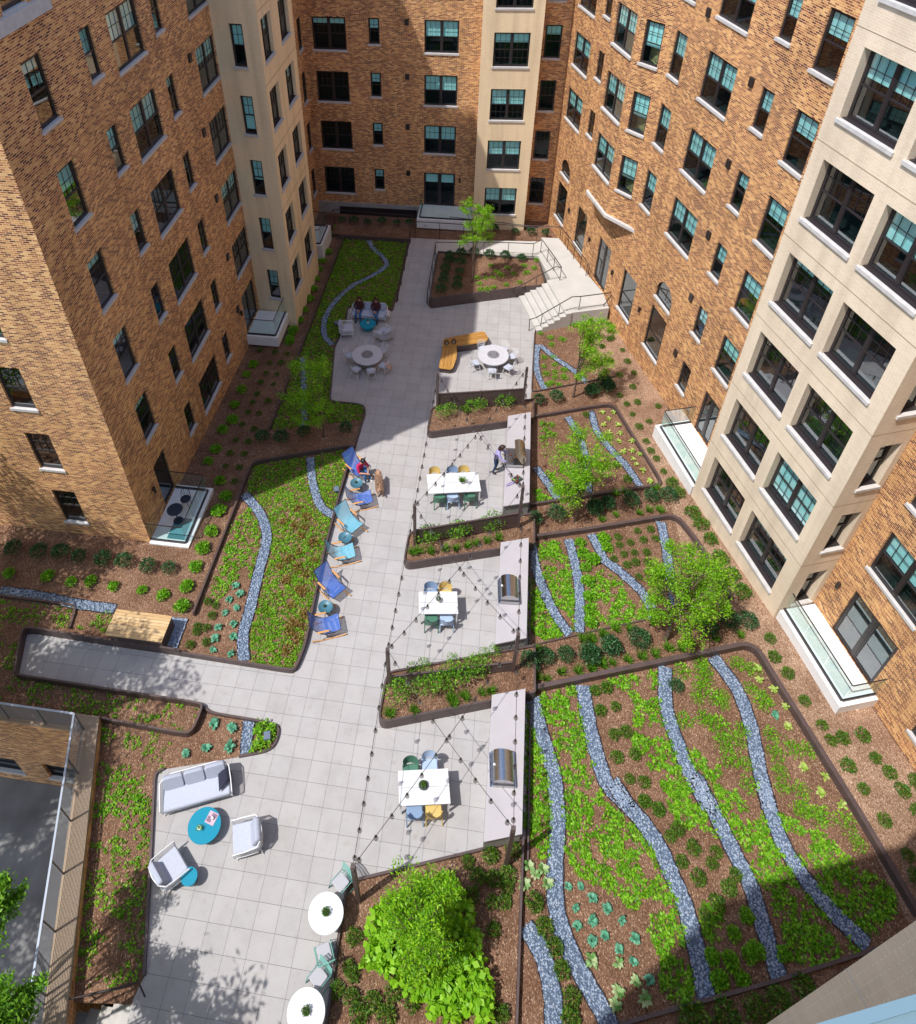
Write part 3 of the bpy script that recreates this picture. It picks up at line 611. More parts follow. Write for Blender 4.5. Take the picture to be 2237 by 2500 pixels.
p4 = [nr(BE, BR_), nr(BE + 5.4, BR_), nr(BE + 5.4, FR_), nr(BE, FR_)]; mb.face([(*p.xy, NT) for p in p4]); mb.build('painted_bay', TAN, NWg)
for z in (21.85, 18.7, 15.55, 12.4): j = MB(); a = nr(BE - .003, BR_); b = nr(BE - .003, FR_); j.beam((*a.xy, z), (*b.xy, z), .006, .012); j.build('control_joint', plain('pale_joint', (.6, .58, .6)), NWg)
for k in range(8): window(NWg, nr(BE, BR_).xy, ev, rv, .6, 2.4, .7 + SH * k, 2.6 + SH * k, 'double', recess=.25, blind=.3)
mb = MB(); lm = plain('blue_grey_metal', (.20, .32, .39), .4, .2); mb2 = MB()
def nbox(m_, e0, e1, r0, r1, z0, z1):
    p = [nr(e0, r0), nr(e1, r0), nr(e1, r1), nr(e0, r1)]; lo = [(*q.xy, z0) for q in p]; hi = [(*q.xy, z1) for q in p]
    m_.face(hi); m_.face(lo[::-1])
    for i in range(4): m_.face([lo[i], lo[(i + 1) % 4], hi[(i + 1) % 4], hi[i]])
nbox(mb, 1.5, 9.2, -7.462, -7.441, 22.90, 23.0); nbox(mb, 1.5, 9.2, -8.3, -7.462, 22.92, 22.985); mb.build('metal_ledge', lm, NWg)
# ------------------------------------------------------------------ balconies
def balcony(loc, rz, w, dp, ztop, zbot, label, sides=(1, 1), h=1.0):
    """local x along the wall, y outward from the wall; origin at the wall, left end"""
    r = empty('balcony', loc, rz, label, 'balcony'); m = MB(); m.box(0, w, 0, dp, zbot, ztop); m.build('white_slab', WHITE, r)
    m = MB(); ins = .16; y = dp - ins; m.box(ins * sides[0], w - ins * sides[1], y - .03, y + .03, ztop, ztop + .09)
    if sides[0]: m.box(ins - .03, ins + .03, .02, y - .03, ztop, ztop + .089)
    if sides[1]: m.box(w - ins - .03, w - ins + .03, .02, y - .03, ztop, ztop + .089)
    m.build('base_shoe', FRAME, r)
    m = MB(); z0, z1 = ztop + .09, ztop + h; m.box(ins * sides[0], w - ins * sides[1], y - .015, y + .015, z1, z1 + .03)
    if sides[0]: m.box(ins - .015, ins + .015, .0, y - .015, z1, z1 + .03)
    if sides[1]: m.box(w - ins - .015, w - ins + .015, .0, y - .015, z1, z1 + .03)
    m.build('top_rail', FRAME, r)
    nn = 3
    for i in range(nn):
        a = ins * sides[0] + (w - ins * (sides[0] + sides[1])) * i / nn; b = ins * sides[0] + (w - ins * (sides[0] + sides[1])) * (i + 1) / nn
        m = MB(); m.face([(a + .01, y, z0), (b - .01, y, z0), (b - .01, y, z1), (a + .01, y, z1)]); m.build('glass_panel', RAILGLASS, r)
    for sx, on in ((ins, sides[0]), (w - ins, sides[1])):
        if on: m = MB(); m.face([(sx, .02, z0), (sx, y - .01, z0), (sx, y - .01, z1), (sx, .02, z1)]); m.build('glass_panel', RAILGLASS, r)
    return r
balcony((-6.9, 12.75, 0), -math.pi / 2, 2.9, 1.60, .03, -.62, 'white balcony with a dark table set on it, at the corner of the left wing')
balcony((-6.9, 24.80, 0), -math.pi / 2, 2.2, 1.68, .0, -.58, 'white balcony tucked against the south side of the cream left bay', sides=(0, 1))
balcony((4.02, 37, 0), math.pi, 3.5, 1.9, .10, -.55, 'white balcony of the rear wing beside the cream rear bay', sides=(0, 1))
balcony((-6.35, 33.7, 0), -math.pi / 2, 2.4, 1.55, .12, -1.0, 'white balcony in the far left corner of the court')
ang = math.atan2(KD[1], KD[0])
q = kr(22.02, 0); balcony((q.x, q.y, 0), math.atan2(-KD[1], -KD[0]), 3.5, 1.62, .20, -.5, 'white balcony between the right brick wall and the big tan bay', sides=(0, 1))
q = kr(31.15, 0); balcony((q.x, q.y, 0), math.atan2(-KD[1], -KD[0]), 3.36, 1.34, .45, -.1, 'white balcony at the right edge on the near side of the big tan bay', sides=(1, 0))
# table set on the left balcony
def tableset():
    dk = plain('navy_metal', (.02, .035, .06), .4); x, y, z = -6.15, 11.0, .03
    t = empty('side_table', (x, y, z), 0, 'dark round bistro table on the corner balcony', 'table'); m = MB(); m.lathe([(.30, .70), (.31, .71), (.31, .73), (.29, .735)], 24); m.build('table_top', dk, t); m = MB(); m.tube([(0, 0, 0), (0, 0, .7)], .025, 8); m.lathe([(.2, 0), (.2, .015)], 16); m.build('pedestal', dk, t)
    c = empty('metal_chair', (x + .1, y + .75, z), 0, 'dark wire-backed chair behind the bistro table on the corner balcony', 'chair'); m = MB(); m.lathe([(.2, .43), (.21, .45)], 18); m.build('seat', dk, c)
    for a in (45, 135, 225, 315): m = MB(); m.tube([(.14 * math.cos(math.radians(a)), .14 * math.sin(math.radians(a)), .43), (.2 * math.cos(math.radians(a)), .2 * math.sin(math.radians(a)), 0)], .011); m.build('leg', dk, c)
    m = MB(); P_ = [(.2 * math.cos(t_), .14 * math.sin(t_) + .08, .45 + .42 * abs(math.sin(t_)) ** .5) for t_ in [math.pi * i / 12 for i in range(13)]]; m.tube(P_, .011)
    for i in range(2, 11, 2): m.tube([(P_[i][0] * .5, .14, .45), P_[i]], .007)
    m.build('backrest', dk, c)
    g = MB(); m = MB(); m.box(-.4, .4, -.5, .5, 0, .01); o = m.build('outdoor_rug', islandmat('teal_rug', [(.02, .12, .16), (.1, .3, .34)]), None); o.location = (x + .25, y - .35, z + .002); tag(o, 'teal patterned mat under the bistro table on the corner balcony', 'mat')
tableset()
# ------------------------------------------------------------------ steel edging round the beds
def edge(label, s, h1, pts=None, h0=-.02, th=.07, r=.3, closed=False, off=0):
    p = pts if pts else P(s); p = smooth_poly(p, r, 4, closed); o = edging('steel_edging', p, h0, h1, th, closed=closed); tag(o, label, 'garden edging'); return o
edge('brown steel edging round the upper left lawn along the paving', 'e 330,155 690,168 592,580 | e 585,592 340,570 325,680 267,792 240,1095 400,1112 432,1125 438,1165 375,1350', .10, r=.25)
edge('brown steel edging between the upper left lawn and the shrubs by the wall', 'e 330,155 | d 1660,390 1500,800', .22)
edge('brown steel edging round the lower left lawn beside the lounge chairs', 'd 1080,1830 | d 1405,990 | e 0,1412 375,1350 | e 300,1600 | i 215,330 108,860 50,1005 | h 1610,553 1010,457', .26, r=.35)
edge('brown steel edging along the top of the narrow paved arm at left', 'h 1010,457 900,440 600,398 180,330 140,340 102,570 102,582', .42, h0=-.05, r=.5, th=.06)
edge('brown steel edging along the bottom of the narrow paved arm at left', 'h 102,582 1125,742 1130,770 1075,905 1010,905 560,822', .30, r=.4, th=.06)
edge('brown steel edging of the pointed bed above the near sofa', 'h 1125,742 1170,780 1400,818 1558,850 1535,950 1490,992 1330,1022', .12, r=.3)
edge('brown steel edging down the left side of the near terrace', 'h 915,1090 880,1106 862,1130 | k 848,300 805,1100', .12, r=.25)
edge('brown steel edging round the pebble channel at far left', 'h 0,128 430,185 390,310', .12)
edge('low brown steel edging at the near end of the bottom terrace', 'l 1310,345 365,575 338,600 290,880 240,1240 222,1365 | l 200,1600', .12, r=.3)
edge('brown steel divider running down beside the tree bed at the bottom', 'l 1312,340 1295,800 1275,1365 | l 1265,1600', .25, th=.06)
edge('brown steel rim of the largest striped garden at right', 'i 1325,1120 | j 0,590 | j 905,402 | j 1490,1345 | m 1820,770', .30, r=.5, th=.15)
edge('brown steel rim along the near side of the largest striped garden', 'm 170,1375 1040,1130 1500,985 1800,880', .16, th=.08)
edge('brown steel rim of the third striped garden', 'i 1345,270 | f 0,1362 | f 480,1280 | f 600,1430 | f 760,1700 | j 790,150', .26, r=.5, th=.12)
edge('thin brown steel strip along the near side of the third striped garden', 'i 1330,868 | j 0,330 | j 530,218', .08, th=.04)
edge('brown steel rim of the second striped garden', 'e 1362,1190 | f 0,680 | f 135,662 | f 402,1095 | f 385,1112 | f 0,1170 | i 1350,85', .20, r=.45, th=.10)
edge('brown steel rim of the small striped garden below the stairs', 'e 1700,655 1400,690 1378,705 1360,1045 1820,958', .10, r=.3, th=.05)
# ------------------------------------------------------------------ raised planters
def planter(name, pts, h, soil, label, r=None, th=.06):
    e = empty(name, (0, 0, 0), 0, label, 'planter'); p = smooth_poly(pts, r or .3, 5)
    edging('planter_wall', p, -.4, h, th, parent=e, closed=True)
    c = sum((Vector((q.x, q.y, 0)) for q in p), Vector()) / len(p); mb = MB(); mb.poly([(q.x, q.y, T(q.y) + soil) for q in p]); mb.build('soil', MULCH, e); return e
Rr = {0: .35, 1: .05, 2: .05, 3: .3}
V2 = lambda *a: [Vector((x, y, 0)) for x, y in a]
planter('raised_planter', V2((3.2, 17.02), (7.95, 18.62), (7.95, 19.9), (3.25, 18.75)), .46, .38, 'raised brown steel planter with leafy shrubs below the L-shaped bench terrace', Rr)
planter('raised_planter', V2((3.12, 9.98), (7.95, 11.55), (7.95, 13.0), (3.15, 11.45)), .50, .42, 'raised brown steel planter between the two upper dining terraces', Rr)
planter('raised_planter', V2((3.10, 4.2), (7.95, 5.8), (7.95, 7.35), (3.15, 5.8)), .55, .46, 'raised brown steel planter above the lowest dining terrace', Rr)
planter('raised_planter', V2((2.22, 27.2), (7.25, 28.9), (8.62, 29.25), (8.25, 31.85), (2.22, 31.98)), .72, .62, 'raised brown steel planter with dark round shrubs beside the ramp', {0: .3, 1: .02, 2: .02, 3: .02, 4: .02})
# mulch strips continuing east of the planters, lifted a little
def bump(name, pts, h, mat=MULCH):
    mb = MB(); P_ = [Vector((*p.xy, T(p.y) + .006)) for p in pts]; mb.poly(P_); o = mb.build(name, mat); struct(o)
# ------------------------------------------------------------------ fences in the planters
def fence(a, b, base, top, label, post=3, hgt=.0):
    e = empty('slat_fence', (0, 0, 0), 0, label, 'fence'); A = Vector((*a, 0)); B = Vector((*b, 0)); d = (B - A).normalized(); L = (B - A).length
    m = MB(); nsl = int((top - base) / .1)
    for i in range(nsl):
        z = base + .06 + i * (top - base - .1) / max(1, nsl - 1); m.beam((A.x, A.y, T(A.y) + z), (B.x, B.y, T(B.y) + z), .022, .085)
    m.build('slats', STEEL, e); m = MB(); m.beam((A.x, A.y, T(A.y) + top), (B.x, B.y, T(B.y) + top), .06, .03); m.build('top_cap', STEEL, e)
    for i in range(1, post):
        p = A + d * L * i / post; m = MB(); m.box(p.x - .035, p.x + .035, p.y - .035, p.y + .035, T(p.y), T(p.y) + top + .03); m.build('post', STEEL, e)
fence((3.52, 18.62), (7.42, 19.5), .38, 1.42, 'dark slatted fence at the lower edge of the bench terrace', 2)
fence((3.45, 10.92), (7.3, 12.26), .42, 1.32, 'dark slatted fence behind the planter below the six-seat dining table', 2)
fence((3.3, 5.42), (7.22, 6.42), .46, 1.05, 'low dark slatted fence in the middle of the planter above the lowest terrace', 2)
# ------------------------------------------------------------------ posts and string lights
posts = {}
def post(key, x, y, top, label):
    mb = MB(); z0 = T(y) - .1; mb.box(x - .055, x + .055, y - .055, y + .055, z0, top); mb.box(x - .03, x + .03, y - .075, y - .055, top - .25, top - .1)
    o = mb.build('light_post', STEEL); tag(o, label, 'post'); posts[key] = Vector((x, y, top))
post('L4', 3.29, -.22, 2.90, 'brown steel post at the left end of the bottom tree bed'); post('R4', 7.2, 1.13, 2.90, 'brown steel post at the near end of the nearest grill counter')
post('L3', 3.28, 5.42, 2.78, 'brown steel post at the left tip of the planter above the lowest terrace'); post('R3', 7.24, 6.42, 2.80, 'brown steel post at the right end of the low fence by the middle counter')
post('L2', 3.43, 10.92, 2.72, 'brown steel post at the left tip of the planter below the six-seat table'); post('R2', 7.32, 12.28, 2.70, 'brown steel post at the near end of the counter with the open grill')
post('L1', 3.51, 18.62, 2.15, 'brown steel post at the left end of the bench terrace fence'); post('R1', 7.45, 19.5, 2.15, 'brown steel post at the right end of the bench terrace fence')
BM = MB(); BM.lathe([(0.001, -.215), (.04, -.20), (.066, -.15), (.060, -.105), (.030, -.06), (.020, -.045)], 10); bulb_me = tmpmesh(BM, 'bulb', [BULBGL])
CM = MB(); CM.lathe([(.026, -.07), (.032, -.03), (.032, .015), (.014, .04)], 8); cap_me = tmpmesh(CM, 'socket', [RAILM])
FM = MB(); FM.lathe([(.001, -.13), (.01, -.12), (.012, -.08), (.004, -.06)], 6); fil_me = tmpmesh(FM, 'filament', [plain('amber_filament', (.6, .35, .15), .5)])
names = {'L': 'left', 'R': 'right'}; tn_ = {4: 'lowest', 3: 'middle', 2: 'upper'}
def string(a, b, sag, label):
    A, B = posts[a] + Vector((0, 0, -.03)), posts[b] + Vector((0, 0, -.03)); L = (B - A).length; e = empty('string_lights', (0, 0, 0), 0, label, 'string lights')
    f = lambda t: A.lerp(B, t) - Vector((0, 0, sag * 4 * t * (1 - t))); mb = MB(); mb.tube([f(i / 24) for i in range(25)], .008, 5); mb.build('cable', RAILM, e)
    n = int(L / .61)
    for i in range(n):
        p = f((i + .35) / n); c = link(cap_me, 'bulb_socket', e); c.location = p; g = link(bulb_me, 'bulb_glass', c); link(fil_me, 'filament', c)
for hi, lo in ((4, 3), (3, 2), (2, 1)):
    nm = {4: 'the lowest dining terrace', 3: 'the middle dining terrace', 2: 'the six-seat dining terrace'}[hi]
    string('L%d' % hi, 'L%d' % lo, .16, 'string of clear bulbs along the left side of ' + nm); string('R%d' % hi, 'R%d' % lo, .16, 'string of clear bulbs over the counter of ' + nm)
    string('L%d' % hi, 'R%d' % lo, .30, 'string of clear bulbs running diagonally up to the right over ' + nm); string('R%d' % hi, 'L%d' % lo, .34, 'string of clear bulbs running diagonally up to the left over ' + nm)
# ------------------------------------------------------------------ counters
def counter(pts, h, label):
    e = empty('grill_counter', (0, 0, 0), 0, label, 'counter'); P_ = [Vector((*p, 0)) for p in pts]; zt = [T(p.y) + h for p in P_]; zt = [min(z, T(P_[0].y) + h + .25) for z in zt]
    m = MB(); c = sum(P_, Vector()) / 4; ins = [p + (c - p).normalized() * .07 for p in P_]
    for i in range(4):
        a, b = ins[i], ins[(i + 1) % 4]; m.face([(*a.xy, T(a.y) - .2), (*b.xy, T(b.y) - .2), (*b.xy, zt[(i + 1) % 4] - .05), (*a.xy, zt[i] - .05)])
    m.build('base', CONCW, e); m = MB(); up = [(*p.xy, z) for p, z in zip(P_, zt)]; dn = [(*p.xy, z - .06) for p, z in zip(P_, zt)]
    m.face(up); m.face(dn[::-1])
    for i in range(4): m.face([dn[i], dn[(i + 1) % 4], up[(i + 1) % 4], up[i]])
    m.build('counter_top', plain('quartz_top', (.43, .41, .435), .45, var=.04, scale=2), e)
    w_ = MB(); return e
counter([(6.70, 12.85), (7.72, 13.2), (7.78, 18.5), (6.76, 18.1)], .9, 'long pale stone counter holding the open grill')
counter([(6.60, 7.02), (7.64, 7.38), (7.70, 11.45), (6.66, 11.1)], .9, 'long pale stone counter of the middle dining terrace')
counter([(6.53, 1.33), (7.57, 1.66), (7.62, 5.68), (6.58, 5.34)], .9, 'long pale stone counter of the lowest dining terrace')
for i, (y0, y1, nm) in enumerate(((12.2, 18.7, 'the counter with the open grill'), (6.4, 11.6, 'the middle counter'), (1.3, 5.8, 'the lowest counter'))):
    o = edging('steel_edging', [(7.80, y0), (7.86, y1)], -.2, .14, .05); tag(o, 'brown steel strip on the garden side of ' + nm, 'garden edging')
# ------------------------------------------------------------------ handrails
def handrail(path, post_at, label, bottom=None, ends=True, r=.026):
    e = empty('handrail', (0, 0, 0), 0, label, 'handrail'); m = MB(); m.tube(path, r, 6); m.build('rail', RAILM, e)
    for (x, y, z0, z1) in post_at: m = MB(); m.tube([(x, y, z0), (x, y, z1)], .02, 6); m.build('rail_post', RAILM, e)
    if bottom: m = MB(); m.tube(bottom, .012, 5); m.build('lower_rail', RAILM, e)
H_ = .9
ysl = [27.63, 28.98, 30.35, 31.7, 33.1]
handrail([(.37, 27.3, -.9 + .25), (.37, 27.4, -.9 + H_ - .1), (.37, 27.6, rampz(27.6) + H_)] + [(.37, y, rampz(y) + H_) for y in ysl[1:]] + [(.37, 33.75, rampz(33.7) + H_)], [(.37, y, rampz(y), rampz(y) + H_) for y in ysl], 'dark handrail along the lawn side of the ramp')
ysr = [27.6, 28.75, 30.1, 31.4]
q = [(.5 + 1.55, 31.98), (3.5, 31.98), (4.95, 31.98), (6.4, 31.96), (7.85, 31.85)]
def zr(x): return -.456 + (LZ + .456) * max(0, min(1, (x - 2.1) / 6.2))
pr = [zz(440, 150, .88), zz(545, 290, .88), zz(640, 415, .88), zz(735, 570, .88)]; pb = [zz(430, 335, LZ), zz(520, 470, LZ), zz(612, 605, LZ), zz(710, 745, LZ)]
pp_ = [((a[0] + b[0]) / 2, (a[1] + b[1]) / 2) for a, b in zip(pr, pb)]
handrail([(2.05, 27.3, -.65), (2.05, 27.42, -.12), (2.05, 27.6, rampz(27.6) + H_)] + [(2.05, y, rampz(y) + H_) for y in ysr[1:]] + [(x, y, zr(x) + H_) for x, y in q] + [(*p, LZ + H_) for p in pp_[0:]] ,
         [(2.05, y, rampz(y), rampz(y) + H_) for y in ysr] + [(x, y, zr(x), zr(x) + H_) for x, y in q] + [(*p, LZ, LZ + H_) for p in pp_], 'dark handrail wrapping the raised planter from the ramp to the head of the stairs',
         bottom=[(x, y, zr(x) + .1) for x, y in q] + [(*p, LZ + .1) for p in pp_])
a, b = Vector(zz(20, 850, -.05)), Vector(L0[6]); a = Vector(L0[0]) + (Vector(L0[0]) - Vector(L0[6])).normalized() * .35
handrail([(*pp_[-1], LZ + H_), (*(Vector(L0[6]) + Vector((.1, .05))), LZ + H_), (*L0[0], -.05), (*a, -.08), (*a, -.5), (*(a + Vector((.12, .04))), -.52)], [(*L0[1], -.75, .02), (*L0[3], -.45, .3)], 'dark handrail down the planter side of the stairs')
a = Vector(R0[0]) + (Vector(R0[0]) - Vector(R0[6])).normalized() * .35; c0 = Vector(zz(990, 1190, LZ)); c1 = Vector(zz(1360, 1140, LZ))
handrail([(*a, -.88), (*(a - Vector((.02, 0))), -.35), (*(a + Vector((-.05, -.02))), -.1), (*R0[0], -.05), (*R0[6], LZ + H_), (*c0, LZ + H_), (*(c1 + Vector((.25, .07))), LZ + H_), (*(c1 + Vector((.28, .0))), LZ + .75), (*c1, LZ + .1)],
         [(*R0[1], -.75, .07), (*R0[4], -.3, .5), (*c0, LZ, LZ + H_), (*c1, LZ, LZ + .2)], 'dark handrail on the garden side of the stairs and landing', bottom=[(*R0[1], -.65), (*R0[6], LZ + .12), (*c0, LZ + .1), (*c1, LZ + .1)])
w0 = [Vector(zz(x, y, LZ)) for x, y in ((710, 150), (820, 300), (910, 435), (1010, 570), (1095, 685))]
handrail([(*(w0[0] + Vector((-6.9, 1.2))), .42), (*(w0[0] + Vector((-2, .05))), .8), *[(*p, LZ + H_) for p in w0], (*(w0[-1] + (w0[-1] - w0[-2]) * .3), LZ + .8), (*(w0[-1] + (w0[-1] - w0[-2]) * .25), LZ + .2)], [(*p, LZ, LZ + H_) for p in w0], 'dark handrail on the landing beside the right brick wall')
bk = [(2.1, 33.95), (3.6, 33.95), (5.1, 33.9), (6.6, 33.85), (8.1, 33.7)]
handrail([(x, y, -.1 + H_ - .2 * (x < 5)) for x, y in [(.55, 33.95)] + bk], [(x, y, -.6, -.1 + H_ - .2 * (x < 5)) for x, y in [(.55, 33.95)] + bk], 'dark handrail at the back of the upper ramp run')
aw = [(-5.0, 35.6), (-4.0, 35.55), (-2.9, 35.5), (-1.8, 35.45), (-.7, 35.4), (.3, 35.35)]
handrail([(-5.3, 33.8, .1), (-5.0, 35.6, .15)] + [(x, y, .15) for x, y in aw[1:]], [(x, y, -1.2, .15) for x, y in aw], 'dark guard rail along the areaway at the foot of the rear wing', bottom=[(x, y, -.35) for x, y in aw])
lv = MB()
for i in range(9): lv.box(-4.9, .3, 36.84, 36.9, -1.2 + i * .1, -1.13 + i * .1)
lv.build('louvred_grille', FRAME, RWg)
a = P('k 835,1155 760,1190 400,1260 100,1300', .0)
handrail([(-1.62, -2.9, .25), (-1.70, -2.75, .88), (-2.1, -2.9, .86), (-4.0, -3.35, .15), (-5.0, -3.5, -.3)], [(-2.9, -3.08, -.6, .55), (-4.0, -3.35, -1.1, .15)], 'dark handrail beside the stairs at the bottom left')
# back bed strip at the foot of the rear wing
bb = sheet('mulch_bed', [(-4.8, 33.9), (8.6, 33.9), (8.9, 36.5), (7.4, 35.7), (4, 35.5), (.3, 35.3), (-4.8, 35.5)], .25, MULCH); struct(bb)
o = edging('steel_edging', [(-4.4, 33.75), (.3, 33.75)], -.1, .32, .06); tag(o, 'brown steel edging at the far end of the upper left lawn', 'garden edging')
# ------------------------------------------------------------------ sunken yard, retaining wall, metal fence
AGG = plain('aggregate_cap', (.33, .25, .18), .9, var=.45, scale=55, bump=.6)
wl = empty('retaining_wall', (0, 0, 0), 0, 'brick retaining wall with a pebbled concrete cap round the sunken yard', 'retaining wall')
O1 = [(-60, 3.25), (-5.72, 3.25), (-3.42, -3.25), (-2.95, -4.6)]; I1 = [(-60, 2.75), (-6.1, 2.75), (-3.98, -3.35), (-3.5, -4.75)]
mb = MB()
for i in range(3):
    o0, o1, i0, i1 = O1[i], O1[i + 1], I1[i], I1[i + 1]
    mb.face([(*i0, .42), (*i1, .42), (*o1, .42), (*o0, .42)]); mb.face([(*o0, .3), (*o1, .3), (*o1, .42), (*o0, .42)]); mb.face([(*i0, .3), (*i1, .3), (*i1, .42), (*i0, .42)])
mb.build('concrete_cap', AGG, wl); mb = MB()
for i in range(3):
    o0, o1 = O1[i], O1[i + 1]; L = (Vector(o1) - Vector(o0)).length; mb.face([(*o0, -.3), (*o1, -.3), (*o1, .3), (*o0, .3)], [(0, -.3), (L, -.3), (L, .3), (0, .3)])
wo = [(60 - 10.9, 60 - 9.55, -4.05, -2.9), (60 - 8.55, 60 - 7.25, -4.05, -2.9), (60 - 13.4, 60 - 12, -4.05, -2.9)]
wallfaces(mb, (-60, 2.75), (1, 0), (0, -1), 40, 53.9, -4.8, .3, wo, .2); dd = Vector((I1[2][0] - I1[1][0], I1[2][1] - I1[1][1])); wallfaces(mb, I1[1], dd.normalized(), (-.94, -.33), 0, dd.length + 1.5, -4.8, .3, [], .2)
mb.build('brick_wall', BRICK, wl)
for w in wo: window(wl, (-60, 2.75), (1, 0), (0, -1), *w, 'fixed', recess=.12)
ASPH = plain('yard_concrete', (.21, .21, .21), .9, var=.3, scale=.8)
o = sheet('yard_floor', [(-60, 2.9), (-6, 2.9), (-3.2, -5), (-3.2, -30), (-60, -30)], -4.8, ASPH, False); struct(o)
gal = plain('pale_galvanised_rail', (.42, .47, .56), .4, .3); gd = plain('grey_wire', (.16, .16, .17), .45, .3)
fe = empty('metal_fence', (0, 0, 0), 0, 'pale topped metal fence of thin horizontal wires on the retaining wall', 'fence')
FP = [(-20, 2.82), (-6.02, 2.82), (-4.02, -3.25), (-3.75, -4.0)]; mb = MB()
for i in range(3): mb.beam((*FP[i], 1.5), (*FP[i + 1], 1.5), .055, .03)
mb.build('top_rail', gal, fe); mb = MB()
for k in range(13):
    z = .52 + k * .073
    for i in range(3): mb.beam((*FP[i], z), (*FP[i + 1], z), .011, .011)
mb.build('horizontal_wires', gd, fe)
for i in range(3):
    A, B = Vector(FP[i]), Vector(FP[i + 1]); L = (B - A).length; n = max(1, round(L / 1.25))
    for k in range(n + (i == 2)):
        p = A.lerp(B, k / n)
        if p.x < -14: continue
        m = MB(); m.box(p.x - .022, p.x + .022, p.y - .022, p.y + .022, .1, 1.48); m.build('fence_post', gd, fe)
# ------------------------------------------------------------------ pebble strips
PEB = islandmat('blue_grey_pebbles', [(.10, .155, .25), (.17, .235, .34), (.23, .30, .42), (.29, .36, .47), (.37, .43, .51), (.15, .20, .30), (.25, .31, .40)], .55)
STRIPB = plain('dark_pebble_bed', (.085, .12, .18), .9, var=.4, scale=30)
bm = bmesh.new(); bmesh.ops.create_icosphere(bm, subdivisions=1, radius=1); ICV = np.array([v.co[:] for v in bm.verts]); ICF = np.array([[v.index for v in f.verts] for f in bm.faces]); bm.free()
def pebbles(name, pts3, smin, smax, mat=PEB):
    C = np.array(pts3); N = len(C); s = smin + (smax - smin) * rng.random(N); A = rng.normal(size=(N, 3, 3)); Q, _ = np.linalg.qr(A)
    sc = np.stack([s, s * (.55 + .35 * rng.random(N)), s * (.4 + .3 * rng.random(N))], 1)
    tilt = rng.random(N) * 2 * np.pi; ca, sa = np.cos(tilt), np.sin(tilt); B = ICV[None] * sc[:, None, :]
    X = B[:, :, 0] * ca[:, None] - B[:, :, 1] * sa[:, None]; Y = B[:, :, 0] * sa[:, None] + B[:, :, 1] * ca[:, None]; Z = B[:, :, 2] + (rng.random(N)[:, None] - .5) * .3 * B[:, :, 0]
    V = np.stack([X, Y, Z], 2) + C[:, None, :]; Fq = (ICF[None] + (np.arange(N) * len(ICV))[:, None, None]).reshape(-1, 3)
    return npmesh(name, V.reshape(-1, 3), Fq, mat, 3, True)
def strip(s, w, label, lift=.03, dens=1.0):
    pts = catmull(P(s), 6); mb = MB(); rows = []; pp = []; ed = MB(); rl = []
    for i, p in enumerate(pts):
        a, b = pts[max(i - 1, 0)], pts[min(i + 1, len(pts) - 1)]; d = (b - a).normalized(); sd = Vector((-d.y, d.x, 0)); ww = w / 2 * (1 + .05 * math.sin(i * 1.7)); g = T(p.y)
        rows.append([(*(p - sd * ww).xy, g + lift), (*(p + sd * ww).xy, g + lift)]); rl.append((p, sd, ww))
    mb.grid(rows, 0, False); base = mb.build('pebble_strip', STRIPB); tag(base, label, 'pebble strip'); C = []
    for i in range(len(rl) - 1):
        p, sd, ww = rl[i]; q, sd2, ww2 = rl[i + 1]; L = (q - p).length; n = int(L * 2 * ww / .00205 * dens)
        for _ in range(n):
            t = random.random(); u = random.uniform(-1, 1); c = p.lerp(q, t) + sd.lerp(sd2, t) * u * ww; C.append((c.x, c.y, T(c.y) + lift + random.uniform(.0, .018)))
    me = pebbles('pebbles', C, .022, .048); o = link(me, 'pebbles', base); o['kind'] = 'stuff'
    for sg in (-1, 1):
        ro = []
        for p, sd, ww in rl:
            e0 = p + sd * sg * (ww + .005); e1 = p + sd * sg * (ww + .02); g = T(p.y); ro.append([(*e0.xy, g), (*e0.xy, g + lift + .03), (*e1.xy, g + lift + .03), (*e1.xy, g)])
        ed.grid(ro, 0, False, True)
    ed.build('edge_strip', FRAME, base); return base
strip('i 1365,1145 1410,1330 1480,1560 | l 1495,100 1505,250 1490,500 1502,750 1590,1000 1700,1200 1790,1365 | l 1860,1500', .44, 'leftmost wavy pebble strip in the largest striped garden')
strip('l 1325,825 1420,980 1475,1200 1482,1365 | l 1485,1500', .44, 'short pebble strip curving down by the bottom steel divider')
strip('i 1645,1080 1680,1300 1745,1540 | j 110,1180 215,1290 | m 130,20 200,130 310,260 400,400 460,540 530,700 580,880 620,1050 655,1235', .44, 'second wavy pebble strip from the left in the largest striped garden')
strip('j 425,520 430,740 500,960 570,1130 670,1310 | m 600,0 700,200 800,400 890,580 950,760 1010,960 1060,1120', .42, 'third wavy pebble strip from the left in the largest striped garden')
strip('j 690,467 820,640 900,850 950,1100 1005,1320 | m 965,20 1010,180 1080,370 1200,560 1330,720 1450,840 1550,930', .42, 'rightmost wavy pebble strip in the largest striped garden')
strip('i 1362,300 1385,430 1440,580 1500,700 1572,795', .34, 'slanting pebble strip next to the counter in the third striped garden')
strip('i 1565,268 1600,400 1625,560 1625,785', .34, 'pebble strip second from the counter in the third striped garden')
strip('i 1690,240 1745,340 | f 80,1515 180,1590 290,1690 | j 300,110 350,200 362,250', .34, 'long curving pebble strip across the middle of the third striped garden')
strip('f 400,1308 430,1450 450,1600 480,1750 | j 495,190', .34, 'pebble strip under the big tree in the third striped garden')
strip('e 1385,1462 1450,1550 1510,1645', .32, 'short pebble strip next to the counter in the second striped garden')
strip('e 1560,1182 1620,1280 1660,1400 1680,1600', .30, 'pebble strip behind the tree in the second striped garden')
strip('e 1700,1160 | f 20,712 45,800 110,890 210,1000 285,1110', .30, 'pebble strip sweeping to the right in the second striped garden')
